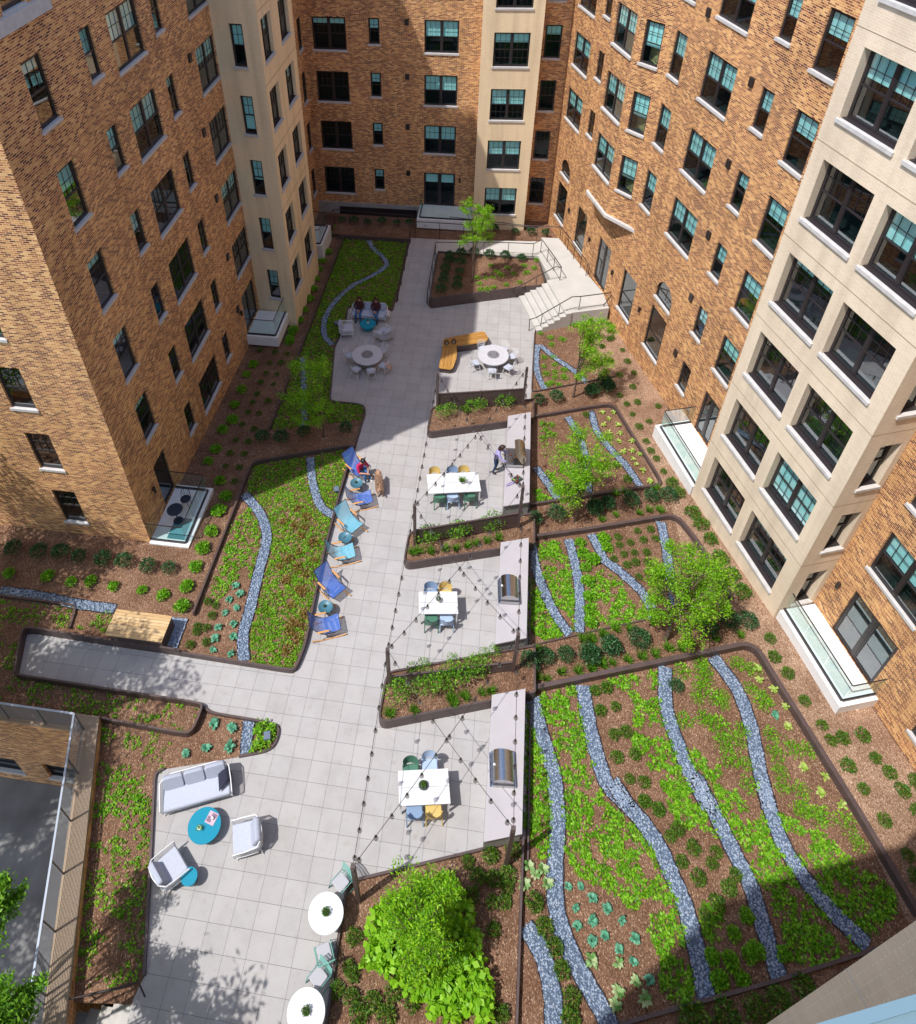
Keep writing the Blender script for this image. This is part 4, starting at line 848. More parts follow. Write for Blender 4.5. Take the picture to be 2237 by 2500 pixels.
strip('e 1395,778 1385,880 1400,960 1435,1030', .28, 'steep pebble strip of the small garden below the stairs')
strip('e 1410,785 1500,860 1590,920 1665,990', .28, 'slanting pebble strip behind the tree below the stairs')
strip('e 455,168 470,230 550,310 545,350 470,400 370,450 270,540 212,640 212,730 255,780', .30, 'S-shaped pebble strip winding through the upper left lawn')
strip('d 1680,395 1690,560 1690,775', .28, 'straight pebble strip under the tree in the upper left lawn')
strip('d 1358,1155 1450,1270 1482,1400 1440,1580 | d 1385,1810 | h 1350,350 1358,490', .38, 'long curved pebble strip on the left of the lower left lawn')
strip('e 133,1405 142,1530 185,1670 262,1730', .34, 'pebble strip curving to the lounge chairs in the lower left lawn')
strip('h 0,100 200,125 430,172 640,200', .36, 'pebble channel running in from the left edge below the brick wing')
strip('h 1385,822 1372,920 1368,1008', .34, 'short pebble strip in the pointed bed above the near sofa')
mbp = P('h 935,245 1045,258 985,418 915,408'); mb = MB(); mb.poly([(p.x, p.y, .05) for p in mbp]); b_ = mb.build('pebble_strip', STRIPB); tag(b_, 'square pebble patch beside the wooden storage box', 'pebble strip')
C = []; xs = [p.x for p in mbp]; ys_ = [p.y for p in mbp]
while len(C) < 900:
    x, y = random.uniform(min(xs), max(xs)), random.uniform(min(ys_), max(ys_))
    if inpoly(x, y, mbp): C.append((x, y, .06))
o = link(pebbles('pebbles', C, .022, .045), 'pebbles', b_); o['kind'] = 'stuff'
# ------------------------------------------------------------------ leaf materials and plant kinds
LF = dict(
    cover=leafmat('bright_ground_cover', [(.065, .21, .008), (.13, .36, .012), (.22, .49, .02), (.33, .60, .035)]),
    lawn=leafmat('mixed_lawn_cover', [(.05, .17, .008), (.11, .30, .010), (.20, .44, .018), (.32, .54, .03), (.10, .22, .012)]),
    dark=leafmat('dark_evergreen_leaf', [(.008, .04, .013), (.017, .072, .021), (.032, .115, .03), (.085, .20, .075)], .1),
    mid=leafmat('olive_shrub_leaf', [(.022, .08, .008), (.055, .16, .012), (.10, .24, .02), (.18, .20, .025)], .2),
    lime=leafmat('light_green_mound_leaf', [(.09, .28, .01), (.17, .42, .02), (.28, .56, .03)]),
    tree=leafmat('feathery_tree_leaf', [(.08, .25, .006), (.15, .38, .01), (.25, .52, .015), (.38, .64, .03)], .4),
    big=leafmat('broad_lime_leaf', [(.15, .38, .012), (.25, .52, .02), (.34, .62, .04)], .35),
    blue=leafmat('blue_green_hosta_leaf', [(.05, .20, .12), (.09, .31, .19), (.15, .42, .28)], .15),
    gold=leafmat('yellow_hosta_leaf', [(.24, .40, .05), (.36, .50, .09), (.46, .56, .18)], .25),
    vari=leafmat('variegated_hosta_leaf', [(.10, .26, .05), (.22, .38, .14), (.42, .52, .28)], .2),
    grass=leafmat('grass_tuft_blade', [(.06, .18, .01), (.12, .30, .02), (.2, .38, .04)], .3),
    shrub=leafmat('green_shrub_leaf', [(.04, .14, .01), (.09, .26, .015), (.16, .38, .025), (.28, .48, .04)], .25),
    rust=leafmat('bronze_perennial_leaf', [(.16, .07, .02), (.28, .16, .05), (.3, .28, .06)], .2))
def hosta(name, mat, n, L, w, tilt=.55):
    mb = MB()
    for k in range(n):
        a = 2 * math.pi * k / n * (1 + .0) + random.uniform(-.25, .25) + (k % 2) * .2; l = L * random.uniform(.75, 1.15); t = tilt * random.uniform(.6, 1.3) * (1.0 if k % 3 else 1.8)
        d = Vector((math.cos(a), math.sin(a), 0)); s = Vector((-d.y, d.x, 0)); P_ = []
        for u, ww, z in ((.08, .15, .02), (.35, .8, .5), (.65, 1, .75), (.9, .5, .66), (1.05, .03, .5)): c = d * l * u * (1 - .12 * t) + Vector((0, 0, z * l * t + .03)); P_.append([c - s * w * ww / 2 + Vector((0, 0, w * .18 * ww)), c, c + s * w * ww / 2 + Vector((0, 0, w * .18 * ww))])
        mb.grid(P_, 0, True)
    return tmpmesh(mb, name, [mat])
def tuft(name, n, L):
    C = np.zeros((n, 3)); a = rng.random(n) * 2 * np.pi; t = .25 + .75 * rng.random(n); D = unit(np.stack([np.cos(a) * t, np.sin(a) * t, np.full(n, .9)], 1)); s = L * (.6 + .6 * rng.random(n)); C = D * s[:, None] * .5
    V, Fq = leafverts(C, D, s, .06); return npmesh(name, V, Fq, LF['grass'])
def rosette_arr(C, n, L, w, z=.05, spread=.6):
    """n leaves round each centre: returns verts, faces"""
    C = np.repeat(C, n, 0); N = len(C); a = rng.random(N) * 2 * np.pi; e = .15 + .75 * rng.random(N); D = unit(np.stack([np.cos(a), np.sin(a), e * .9], 1)); s = L * (.65 + .7 * rng.random(N))
    Q = C + D * s[:, None] * spread + np.stack([np.zeros(N), np.zeros(N), z * rng.random(N)], 1); Dn = unit(D + np.stack([np.zeros(N), np.zeros(N), -.5 * e], 1)); return leafverts(Q, Dn, s, w)
KIND = {
    'dark': [leafball('evergreen_shrub', 760, .31, .058, LF['dark'], .95, .28) for _ in range(3)],
    'darkbig': [leafball('evergreen_shrub', 950, .35, .06, LF['dark'], .98, .32) for _ in range(2)],
    'mid': [leafball('low_shrub', 420, .215, .052, LF['mid'], .8, .11, inner=.25) for _ in range(3)],
    'lime': [leafball('mounded_plant', 330, .27, .085, LF['lime'], .7, .13, wid=.65, inner=.2) for _ in range(3)],
    'small': [leafball('young_perennial', 110, .17, .06, LF['lime'], .55, .05, inner=.1) for _ in range(3)],
    'clump': [leafball('loose_perennial', 190, .30, .07, LF['cover'], .35, .04, inner=.05) for _ in range(3)],
    'leafy': [leafball('leafy_shrub', 340, .42, .075, LF['shrub'], 1.05, .42, wid=.5, inner=.15) for _ in range(3)],
    'blue': [hosta('blue_hosta', LF['blue'], 11, .135, .075) for _ in range(3)],
    'gold': [hosta('yellow_hosta', LF['gold'], 9, .13, .06) for _ in range(3)],
    'vari': [hosta('variegated_hosta', LF['vari'], 8, .15, .07) for _ in range(2)],
    'grass': [tuft('grass_tuft', 110, .34) for _ in range(3)],
    'rust': [leafball('bronze_perennial', 120, .20, .07, LF['rust'], .5, .05, inner=.1) for _ in range(2)]}
NM = dict(dark='evergreen_shrub', darkbig='evergreen_shrub', mid='low_shrub', lime='mounded_plant', small='young_perennial', clump='loose_perennial', leafy='leafy_shrub', blue='blue_hosta', gold='yellow_hosta', vari='variegated_hosta', grass='grass_tuft', rust='bronze_perennial')
CAT = dict(dark='shrub', darkbig='shrub', mid='shrub', lime='plant', small='plant', clump='plant', leafy='shrub', blue='hosta', gold='hosta', vari='hosta', grass='grass tuft', rust='plant')
def plants(kind, s, label, h=0.0, sc=1.0, group=None):
    for p in P(s, h):
        o = link(random.choice(KIND[kind]), NM[kind]); o.location = (p.x, p.y, p.z); q = sc * random.uniform(.85, 1.15); o.scale = (q, q, q * random.uniform(.9, 1.1)); o.rotation_euler = (0, 0, random.uniform(0, 6.28)); tag(o, label, CAT[kind], group or label)
plants('dark', 'd 85,1475 228,1492 352,1500 450,1515 582,1535 697,1545 828,1570 945,1582', 'dark round evergreen shrub in the row at the foot of the sunlit left gable')
plants('lime', 'd 1258,1175 1215,1255 1177,1368 1130,1465 1090,1565 1040,1675 1018,1785', 'bright green mounded plant in the slanting row right of the corner balcony', sc=1.15)
plants('lime', 'h 400,55 635,80 795,100 910,130 270,25 510,50 | d 55,1600', 'light green young plant above the pebble channel at far left', sc=.85)
plants('lime', 'e 30,725 15,770 70,650 98,590 130,530 148,475 168,420 185,365 200,320 230,270 262,165 278,130 | d 1740,20 1720,75 1690,135 1665,195 1635,250 1610,300', 'green mounded plant in the line beside the cream left bay', sc=.95)
plants('lime', 'd 1410,440 1372,495 1345,580 1305,665 1295,750 1240,805 1200,912 1160,978 1225,1090', 'green mounded plant close to the shaded left wall', sc=1.0)
plants('mid', 'd 1530,370 1597,378 1500,430 1565,428 1480,487 1540,492 1450,537 1520,547 1430,600 1490,642 1405,647 1380,702 1440,710 1345,772 1412,797 1312,860 1382,867 1280,932 1360,937 1255,1002 1330,1012 1305,1087 1445,360', 'small dark shrub scattered in the shaded bed by the left wall', sc=.75)
plants('dark', 'e 308,98 378,105 453,112 530,112 612,115 682,115 772,125 847,125 908,130', 'dark round shrub in the back row under the rear brick wall', h=.25, sc=.95)
plants('dark', 'e 1153,150 1268,165 1355,168 1435,170', 'dark round shrub in front of the cream rear bay', h=.25, sc=.95)
plants('dark', 'd 1462,860 1568,862 1690,825 | e 330,1258', 'dark shrub in the mulch strip between the two left lawns', sc=1.1)
plants('dark', 'e 905,300 900,330 880,372 875,405 870,445 858,490', 'dark round shrub in the first row at the ramp side of the stair planter', h=.62, sc=1.05)
plants('dark', 'e 970,295 965,340 960,390 950,435 945,475', 'dark round shrub in the second row of the stair planter', h=.62, sc=1.05)
plants('dark', 'e 1040,288 1125,296 1212,302 1303,312', 'dark round shrub in the back row of the stair planter', h=.62, sc=1.0)
plants('small', 'e 1135,340 1165,375 1228,355 1262,385 1318,343 1375,355 1332,380 1390,312 1060,410 1105,410 1145,405 1188,395 1070,442 1150,463 1115,475 1078,475 1220,448 1295,435', 'small light plant in front of the back row in the stair planter', h=.62, sc=1.25)
plants('leafy', 'e 862,1185 905,1165 1030,1150 1075,1140 1200,1125 1235,1110', 'tall leafy bright shrub in the planter below the bench terrace', h=.38, sc=1.0)
plants('mid', 'e 975,1140 1000,1150', 'reddish olive shrub between the leafy shrubs below the bench terrace', h=.38)
plants('leafy', 'i 770,290 805,270 930,260 965,250 1110,215 1150,205', 'leafy bright shrub in the planter below the six-seat table', h=.42, sc=.95)
plants('mid', 'i 868,245', 'single olive shrub in the planter below the six-seat table', h=.42)
plants('grass', 'i 700,350 735,340 800,345 875,328 940,325 1000,312 1050,298 1110,285 1175,270', 'grass tuft along the front of the planter below the six-seat table', h=.42)
plants('leafy', 'i 610,1150 645,1130 745,1110 800,1100 850,1090 900,1060 960,1060 1035,1010 1070,1000', 'leafy bright shrub in the planter above the lowest terrace', h=.46, sc=.95)
plants('grass', 'i 570,1240 710,1220 910,1160 925,1185 990,1150 1080,1125 1130,1115', 'grass tuft along the front of the planter above the lowest terrace', h=.46)
plants('leafy', 'i 700,1000 760,985 920,950 1100,915 1150,905', 'low leafy plant behind the low fence', h=.46, sc=.55)
plants('dark', 'e 1400,1100 1495,1085 1685,1055 1780,1030', 'dark round shrub in the mulch strip right of the bench terrace', h=.1, sc=1.1)
plants('dark', 'i 1375,170 1495,150 1710,120 1780,85 | f 100,1225 30,1250', 'dark round shrub in the left half of the strip between the second and third gardens', h=.05, sc=1.15)
plants('dark', 'f 230,1210 340,1190 435,1185', 'dark round shrub in the right half of the strip between the second and third gardens', sc=1.15)
plants('darkbig', 'i 1345,975 1435,940 1543,925 1672,935 1795,880 | j 15,470 115,430 273,390', 'large dark round shrub in the row above the largest striped garden')
plants('darkbig', 'j 660,330 765,285 875,285', 'large dark round shrub under the big tree')
plants('grass', 'i 1330,905 1395,890 1640,830 1690,825 1520,1010 1615,1010 1690,995 1750,968 1440,1050 1310,1068 1225,1092 1760,805 1390,1040', 'grass tuft between the counters and the dark round shrubs')
plants('grass', 'j 10,535 75,515 130,505 215,490 290,470 365,460 440,425 510,425 150,318 80,348 220,318 355,282 15,375 700,370 840,350 560,400', 'grass tuft along the upper rim of the largest striped garden')
plants('grass', 'f 150,1275 280,1265 335,1250 395,1250 70,1300 370,1130 150,1160 200,1145', 'grass tuft along the upper rim of the third striped garden')
plants('mid', 'f 460,1100 500,1155 575,1270 620,1330 672,1415 725,1520 792,1610 847,1705', 'olive round shrub in the line at the foot of the big tan bay', sc=1.45)
plants('mid', 'j 1003,370 1028,475 1100,565 1195,715', 'olive shrub in front of the near right balcony', sc=1.05)
plants('mid', 'j 1292,850 1340,935 1405,925 1518,910 1437,1075 1587,1035 1665,1115 1520,1205 1740,1215 1815,1170 | m 1635,245 1765,435 1815,190 | m 1815,560', 'olive shrub in the pale mulch at the right edge', sc=1.05)
plants('mid', 'f 130,290 75,335 188,358 215,423 120,418 250,486 170,498 95,478 245,563 172,610 210,658 270,648 385,670 243,715 335,755 280,785 318,865 345,920 375,962 415,1033 40,420 110,215', 'small olive shrub scattered along the foot of the right brick wall', sc=.8)
plants('dark', 'f 105,585 20,600 | e 1760,1010', 'dark shrub beside the tree below the stairs', sc=1.2)
plants('small', 'e 1410,718 1465,743 1530,753 1470,780 1430,853 1430,903 1490,893 1440,943 1490,933 1540,923 1490,963 1540,963 1470,993 1510,1003 1450,1003 1480,850', 'small bright plant in the garden below the stairs', sc=1.15)
plants('mid', 'e 1790,753 1750,793 1735,883 1800,873', 'small olive shrub right of the tree below the stairs', sc=.9)
plants('small', 'e 1425,1223 1470,1228 1425,1303 1475,1283 1440,1260 1400,1640 1390,1600', 'small bright plant at the counter side of the second garden', sc=1.2)
plants('mid', 'e 1660,1173 | f 150,1000 215,1080 60,1000', 'dark low shrub in the second garden', sc=.9)
plants('gold', 'f 75,705 137,703 112,738 83,773 160,773 112,818 173,820 168,863 240,863 240,918 192,922 282,935 245,962 265,990 300,1027 340,1088', 'yellow green hosta in the right corner of the second garden', sc=1.2)
plants('mid', 'f 85,1408 162,1396 270,1363 343,1356 103,1458 170,1440 230,1428 303,1413 370,1406 138,1518 195,1493 252,1483 320,1483 258,1538 327,1538 278,1618 330,1593 212,1553 350,1650 450,1450', 'small round shrub in the upper right of the third garden', sc=.75)
plants('lime', 'i 1630,290 1643,355 1700,388 1660,430 1670,510 1678,590 1680,668 1690,738 1760,273 1780,318', 'green mounded plant right of the straight strip in the third garden', sc=.95)
plants('mid', 'i 1710,1115 1775,1095 1740,1225 | j 35,658 97,643 65,768 148,748 140,903 205,888 155,1028 255,1013 225,1148 305,1168 305,1273 385,1318', 'low olive shrub left of the third strip in the largest garden', sc=.9)
plants('dark', 'j 480,640', 'lone dark shrub touching the third strip of the largest garden', sc=.9)
plants('mid', 'm 310,138 385,185 450,330 490,290 580,398 515,473 705,418 680,483 605,563 810,543 775,618 710,700 640,760', 'low olive shrub between the second and third strips', sc=.98)
plants('lime', 'm 800,870 890,985 925,960 870,770 680,1000 780,1020 720,1120 850,1120 1080,985', 'green mound in the building shadow of the largest garden', sc=.8)
plants('mid', 'm 920,1300 1050,1250 1190,1180 760,1340 580,1365', 'large bushy shrub below the near rim of the largest garden', sc=1.7)
plants('clump', 'j 830,505 600,693 620,640 740,723 740,680 530,818 635,803 730,850 850,873 740,938 815,938 900,643 970,723 975,690 1015,903 1040,1003 1130,973 1215,988 785,1033 870,1058 890,1178 1060,1103 1075,1188 1180,1213 1185,1313 520,548 640,545 620,500 640,590 680,830 690,690 | m 1190,178 1290,218 1425,253 1495,368 | j 1270,1350 | j 910,540', 'loose bright green clump in the mulch of the largest garden')
plants('gold', 'j 930,530 945,597 1025,650 1090,745 1105,855 1190,1085 1310,1135 1285,1225 1405,1295', 'yellow hosta along the right rim of the largest garden', sc=1.25)
plants('blue', 'j 1033,795', 'single blue green hosta among the yellow hostas by the right rim', sc=1.1)
plants('blue', 'l 1562,605 1632,600 1693,668 1605,725 1780,730 1700,793 1612,825 1695,905 1765,875 | m 20,670 105,730 20,795 185,795 90,875 20,905 258,895 168,955 250,1025 335,1125', 'blue green hosta between the first two strips of the largest garden', sc=1.0)
plants('vari', 'l 1345,495 1425,510 1380,540 1450,590 1690,1015 1320,595 | m 165,1030 15,1015 160,1190 145,1265 258,1130 310,1235', 'cream edged hosta beside the leftmost strip of the largest garden', sc=1.2)
plants('mid', 'l 1430,835 1487,945 1525,1070 1578,1225 1575,1345 1375,700', 'round olive shrub along the leftmost strip at the bottom', sc=1.15)
plants('blue', 'h 1310,75 1335,120 1275,150 1315,195 1250,225 1300,285 1215,305 1197,368 1297,357 1187,432 1285,452', 'blue green hosta left of the long curved strip in the lower left bed', sc=1.15)
plants('blue', 'h 1190,845 1290,862 1035,1003 1152,975 1280,970', 'blue green hosta in the pointed bed above the near sofa', sc=1.35)
plants('mid', 'h 1160,165 1200,185 1150,310 1060,405 1100,300 1148,390 1095,330 1180,240', 'small olive shrub left of the blue green hostas', sc=.75)
plants('mid', 'l 372,890 370,1100 350,1060 280,1175 362,1225 478,1250 600,1185 695,1260 402,1320 555,1325', 'olive shrub in the bottom bed below the white round tables', sc=1.05)
plants('mid', 'l 1005,470 1130,435 1060,555 1145,565 1225,545 1255,405 1220,615 1210,695 1140,695 1030,655 1150,845 1190,1315', 'olive shrub right of the bottom tree', sc=1.05)
plants('rust', 'd 1640,1330 1690,1340 1575,1310 1740,1430 1600,1520 1560,1560 1590,1640 1700,1600 1680,1690 1750,1520 1660,1480 | h 1590,35 1660,95 1620,180 1700,240 1640,280 | h 1680,300 1610,330 1650,370 1600,430 | i 80,250 60,430 90,560 100,680 30,740 | e 60,1690 110,1740', 'bronze brown perennial dotted in the lower left lawn', sc=1.1)
# ------------------------------------------------------------------ ground covers
def cover(name, polys, dens, L, mat, label, nl=6, thr=-9, fs=1.2, h=0.0, w=.55, z=.05, avoid=(), seed=0):
    C = []
    for s in polys:
        pg = P(s); xs = [p.x for p in pg]; ys = [p.y for p in pg]; A = (max(xs) - min(xs)) * (max(ys) - min(ys))
        for _ in range(int(A * dens)):
            x, y = random.uniform(min(xs), max(xs)), random.uniform(min(ys), max(ys))
            if thr > -5 and noise.fractal(Vector((x * fs + seed, y * fs, seed)), 1, 2, 3) < thr + random.uniform(-.1, .1): continue
            if not inpoly(x, y, pg): continue
            if any((x - a[0]) ** 2 + (y - a[1]) ** 2 < a[2] ** 2 for a in avoid): continue
            C.append((x, y, T(y) + h))
    if not C: return
    V, Fq = rosette_arr(np.array(C), nl, L, w, z); o = link(npmesh(name, V, Fq, mat), name); o['label'] = label; o['category'] = 'ground cover'; o['kind'] = 'stuff'; return o
def around(s, w):   # keep-out discs along a strip
    return [(p.x, p.y, w) for p in catmull(P(s), 5)]
AV1 = around('e 455,168 470,230 550,310 545,350 470,400 370,450 270,540 212,640 212,730 255,780 | d 1680,395 1690,560 1690,775', .19) if False else around('e 455,168 470,230 550,310 545,350 470,400 370,450 270,540 212,640 212,730 255,780', .19) + around('d 1680,395 1690,560 1690,775', .18)
cover('lawn_cover', ['e 330,160 685,173 590,575 345,568 320,680 262,792 238,1100 | e 400,1118 425,1130 415,1195 | d 1510,795 1660,395'], 120, .085, LF['lawn'], 'dense green ground cover of the upper left lawn', nl=6, avoid=AV1)
AV2 = around('d 1358,1155 1450,1270 1482,1400 1440,1580 | d 1385,1810 | h 1350,350 1358,490', .24) + around('e 133,1405 142,1530 185,1670 262,1730', .21)
cover('lawn_cover', ['d 1370,1140 | d 1412,1000 | e 5,1418 370,1360 | e 296,1600 | i 205,330 98,860 40,1000 | h 1600,545 1390,505 | h 1395,330 | d 1500,1500 1470,1280'], 135, .08, LF['lawn'], 'dense green ground cover of the lower left lawn', nl=6, avoid=AV2)
cover('ground_cover', ['d 1290,1330 1380,1230 1450,1330 1450,1500 1420,1640 1340,1590 1270,1700 1190,1760 1165,1700 1220,1560'], 85, .085, LF['cover'], 'bright leafy patch left of the long curved strip', nl=7, thr=-.45, avoid=AV2)
def dispatch():
    c = lambda polys, lab, thr=-.05, dens=140, seed=0, L=.095, fs=1.6: cover('ground_cover', polys, dens, L, LF['cover'], lab, nl=7, thr=thr - .12, seed=seed, fs=fs, avoid=AVG)
    c(['i 1340,1140 1360,1150 1400,1330 1470,1560 | l 1480,100 1470,340 1455,450 1400,440 1320,260 | i 1330,1300'], 'bright leafy band between the near counter and the leftmost strip', -.35, seed=1)
    c(['i 1390,1120 1600,1090 1640,1260 1690,1400 1790,1600 | j 60,1150 | m 90,120 250,260 400,440 480,660 490,720 300,660 250,760 170,660 60,600 0,500 | l 1780,600 1640,560 1545,440 1535,250 1545,0 | i 1500,1560 1440,1350'], 'broad bright leafy drift between the first two strips of the largest garden', -.12, seed=2)
    c(['m 360,760 520,720 590,900 640,1080 630,1220 480,1260 400,1180 400,1000 330,850'], 'leafy patch beside the lower end of the second strip', -.3, seed=3)
    c(['j 170,580 390,545 400,740 480,950 530,1000 560,1160 640,1310 480,1290 330,1060 250,960 250,700 100,590', 'm 400,20 590,40 690,190 730,340 600,260 540,290 460,200'], 'bright leafy band left of the third strip', -.12, seed=4)
    c(['j 530,960 640,1000 740,1060 740,1150 860,1250 880,1340 960,1360 | m 960,150 1040,330 1160,540 1250,640 1480,860 1540,960 1400,1020 1160,1070 1110,1000 1000,640 930,560 860,400 740,200 640,30 | j 560,1100'], 'bright leafy drift between the third and rightmost strips', -.12, seed=5)
    c(['m 1050,190 1120,220 1200,280 1300,310 1400,400 1500,480 1480,540 1560,510 1700,640 1710,730 1640,820 1560,900 1400,740 1240,560 1110,400'], 'bright leafy drift right of the rightmost strip', -.2, seed=6)
    c(['m 590,700 740,690 740,880 780,900 660,910', 'm 630,940 720,950 710,1040 650,1050', 'm 480,1240 600,1210 620,1270 500,1290', 'm 680,1100 760,1080 780,1160 700,1200', 'm 740,990 880,1130 880,1170 780,1060'], 'leafy clumps in the shadow between the second and third strips', -.4, seed=7)
    c(['i 1385,290 1540,275 1590,500 1610,790 1570,790 1540,760 1460,600 1400,440', 'i 1350,480 1400,520 1470,680 1560,800 1450,825 1335,845'], 'bright leafy patches round the slanting strip of the third garden', -.12, seed=8)
    c(['f 0,1530 60,1560 180,1640 270,1720 330,1810 | j 330,240 | i 1820,770 1650,790 1690,500 1800,380'], 'scattered leafy patches in the lower half of the third garden', .02, seed=9)
    c(['e 1380,1500 1480,1470 1620,1340 1660,1420 1670,1600 1520,1640 1450,1540', 'e 1390,1580 1500,1660 1390,1670'], 'bright leafy patch round the tree of the second garden', .0, seed=10)
AVG = []
for s_ in ('i 1365,1145 1410,1330 1480,1560 | l 1495,100 1505,250 1490,500 1502,750 1590,1000 1700,1200 1790,1365', 'i 1645,1080 1680,1300 1745,1540 | j 110,1180 215,1290 | m 130,20 200,130 310,260 400,400 460,540 530,700 580,880 620,1050 655,1235', 'j 425,520 430,740 500,960 570,1130 670,1310 | m 600,0 700,200 800,400 890,580 950,760 1010,960 1060,1120', 'j 690,467 820,640 900,850 950,1100 1005,1320 | m 965,20 1010,180 1080,370 1200,560 1330,720 1450,840 1550,930', 'i 1362,300 1385,430 1440,580 1500,700 1572,795', 'i 1565,268 1600,400 1625,560 1625,785', 'i 1690,240 1745,340 | f 80,1515 180,1590 290,1690 | j 300,110 350,200 362,250', 'e 1385,1462 1450,1550 1510,1645', 'e 1560,1182 1620,1280 1660,1400 1680,1600'):
    AVG += around(s_, .20)
dispatch()
cover('ground_cover', ['h 560,840 960,900 900,1100 850,1130 840,1365 500,1365', 'k 480,0 850,0 830,500 790,1130 420,1180 440,700'], 75, .075, LF['cover'], 'patchy low ground cover between the retaining wall and the near terrace', nl=6, thr=-.12, fs=1.5, seed=20)
cover('ground_cover', ['h 0,150 420,195 385,310 120,290 70,560 400,640 1100,745 1060,880 540,790 0,700'], 75, .07, LF['cover'], 'patchy low ground cover round the narrow paved arm', nl=6, thr=-.05, fs=1.5, seed=30)
cover('ground_cover', ['h 440,205 640,215 600,330 400,300'], 80, .07, LF['cover'], 'low ground cover beside the wooden storage box', nl=6, thr=-.1, seed=40)
cover('ground_cover', ['h 1420,830 1540,850 1530,940 1480,985 1400,1000'], 130, .10, LF['cover'], 'full leafy clump at the tip of the pointed bed', nl=7, z=.25)
cover('ground_cover', ['l 440,960 470,730 600,690 700,640 900,560 1000,700 1060,900 1090,1080 1150,1200 1150,1365 800,1365 790,1270 640,1180 560,1130 430,1040'], 95, .165, LF['big'], 'mass of broad lime green leaves under the bottom tree', nl=6, w=.8, z=.45, h=.15)
# stray mulch chips on the beds close to the camera
CH = islandmat('bark_chips', [(.06, .03, .018), (.16, .08, .045), (.30, .17, .10), (.5, .36, .24)], .9)
def chips(polys, dens, name='bark_chips', lab='loose bark chips on the garden beds'):
    C = []
    for s in polys:
        pg = P(s); xs = [p.x for p in pg]; ys = [p.y for p in pg]
        for _ in range(int((max(xs) - min(xs)) * (max(ys) - min(ys)) * dens)):
            x, y = random.uniform(min(xs), max(xs)), random.uniform(min(ys), max(ys))
            if inpoly(x, y, pg): C.append((x, y, T(y) + .012))
    C = np.array(C); N = len(C); D = unit(np.stack([rng.normal(size=N), rng.normal(size=N), .25 * rng.normal(size=N)], 1)); V, Fq = leafverts(C, D, .03 + .05 * rng.random(N), .35); o = link(npmesh(name, V, Fq, CH), name); o['kind'] = 'stuff'; o['label'] = lab; o['category'] = 'mulch'
chips(['i 1340,1150 | j 0,600 900,420 1480,1360 | m 1400,100 1780,780 1040,1120 180,1365 | l 1560,1365 1290,1365 1312,345', 'l 380,600 1300,370 1270,1365 240,1365', 'f 0,1370 460,1290 740,1700 | j 500,200 0,330 | i 1340,850 1350,290'], 130)
# ------------------------------------------------------------------ trees
BARK = plain('grey_brown_bark', (.13, .09, .065), .9, var=.4, scale=14)
def tree(name, base, h, tips, leafn, L, label, r0=.06, spread=.5, seed=1, mat=None, lean=(0, 0), droop=0, gs=1):
    """tips: list of (dx,dy,z,r) foliage masses"""
    rn = random.Random(seed); e = empty(name, base, 0, label, 'tree'); mb = MB(); h1 = h * .42
    trunk = [Vector((lean[0] * t * .4 + .03 * math.sin(t * 7), lean[1] * t * .4, h * .62 * t)) for t in [i / 6 for i in range(7)]]
    mb.tube(trunk, [r0 * (1 - .6 * i / 6) for i in range(7)], 8); CC = []; 
    for (dx, dy, z, r) in tips:
        t = rn.uniform(.45, 1); s = trunk[min(6, int(t * 6))]; c = Vector((dx, dy, z)); mid = s.lerp(c, .5) + Vector((rn.uniform(-.15, .15), rn.uniform(-.15, .15), .12 * (c - s).length)); mb.tube([s, s.lerp(mid, .6) + Vector((0, 0, .04)), mid, c], [r0 * .42, r0 * .32, r0 * .22, r0 * .08], 5)
        for _ in range(7):
            v = Vector((rn.gauss(0, 1), rn.gauss(0, 1), rn.gauss(0, .7))).normalized() * r * rn.uniform(.55, 1.15); q = c + v; mb.tube([mid.lerp(c, rn.uniform(.3, .9)), c.lerp(q, .5) + Vector((0, 0, .05)), q], [r0 * .12, r0 * .08, r0 * .03], 4)
            for _ in range(3): CC.append((c.lerp(q, rn.uniform(.25, 1.1)) + Vector((rn.gauss(0, .12), rn.gauss(0, .12), rn.gauss(0, .08))) * r * 1.4, r))
    mb.build('trunk', BARK, e); n = max(1, int(leafn / len(CC))); C = []
    for c, r in CC:
        g = rng.normal(size=(n, 3)) * np.array([.20, .20, .11]) * r * gs; g += np.array(c)[None]; C.append(g)
    C = np.concatenate(C); D = unit(rng.normal(size=(len(C), 3)) * np.array([1, 1, .45]) + np.array([0, 0, .1 - droop])); V, Fq = leafverts(C, D, L * (.55 + .8 * rng.random(len(C))), .42); link(npmesh('crown', V, Fq, mat or LF['tree']), 'crown', e); return e
def blob(n, R, z0, z1, r, seed, cx=0, cy=0, top=.5):
    rn = random.Random(seed); out = []
    for i in range(n):
        z = rn.uniform(z0, z1); k = math.sin(math.pi * (.12 + .80 * (z - z0) / (z1 - z0))) ** top; a = rn.uniform(0, 6.283); q = R * k * math.sqrt(rn.random()); out.append((cx + q * math.cos(a), cy + q * math.sin(a), z, r * rn.uniform(.7, 1.2)))
    return out
tree('young_tree', (4.45, 29.15, -.3), 5.0, blob(16, .85, 2.1, 5.2, .42, 3), 7000, .085, 'slim young tree with a fine green crown in the stair planter', r0=.05, seed=3)
tree('young_tree', (9.87, 20.75, T(20.75)), 4.6, blob(20, 1.1, 1.7, 4.8, .46, 5, .35, .1), 8500, .085, 'young feathery tree in the mulch between the stairs and the second garden', r0=.055, seed=5)
tree('young_tree', (9.6, 13.2, T(13.2)), 4.6, blob(24, 1.1, 1.6, 4.7, .45, 7, -.1, .15), 11000, .082, 'young feathery tree in the second striped garden', r0=.055, seed=7)
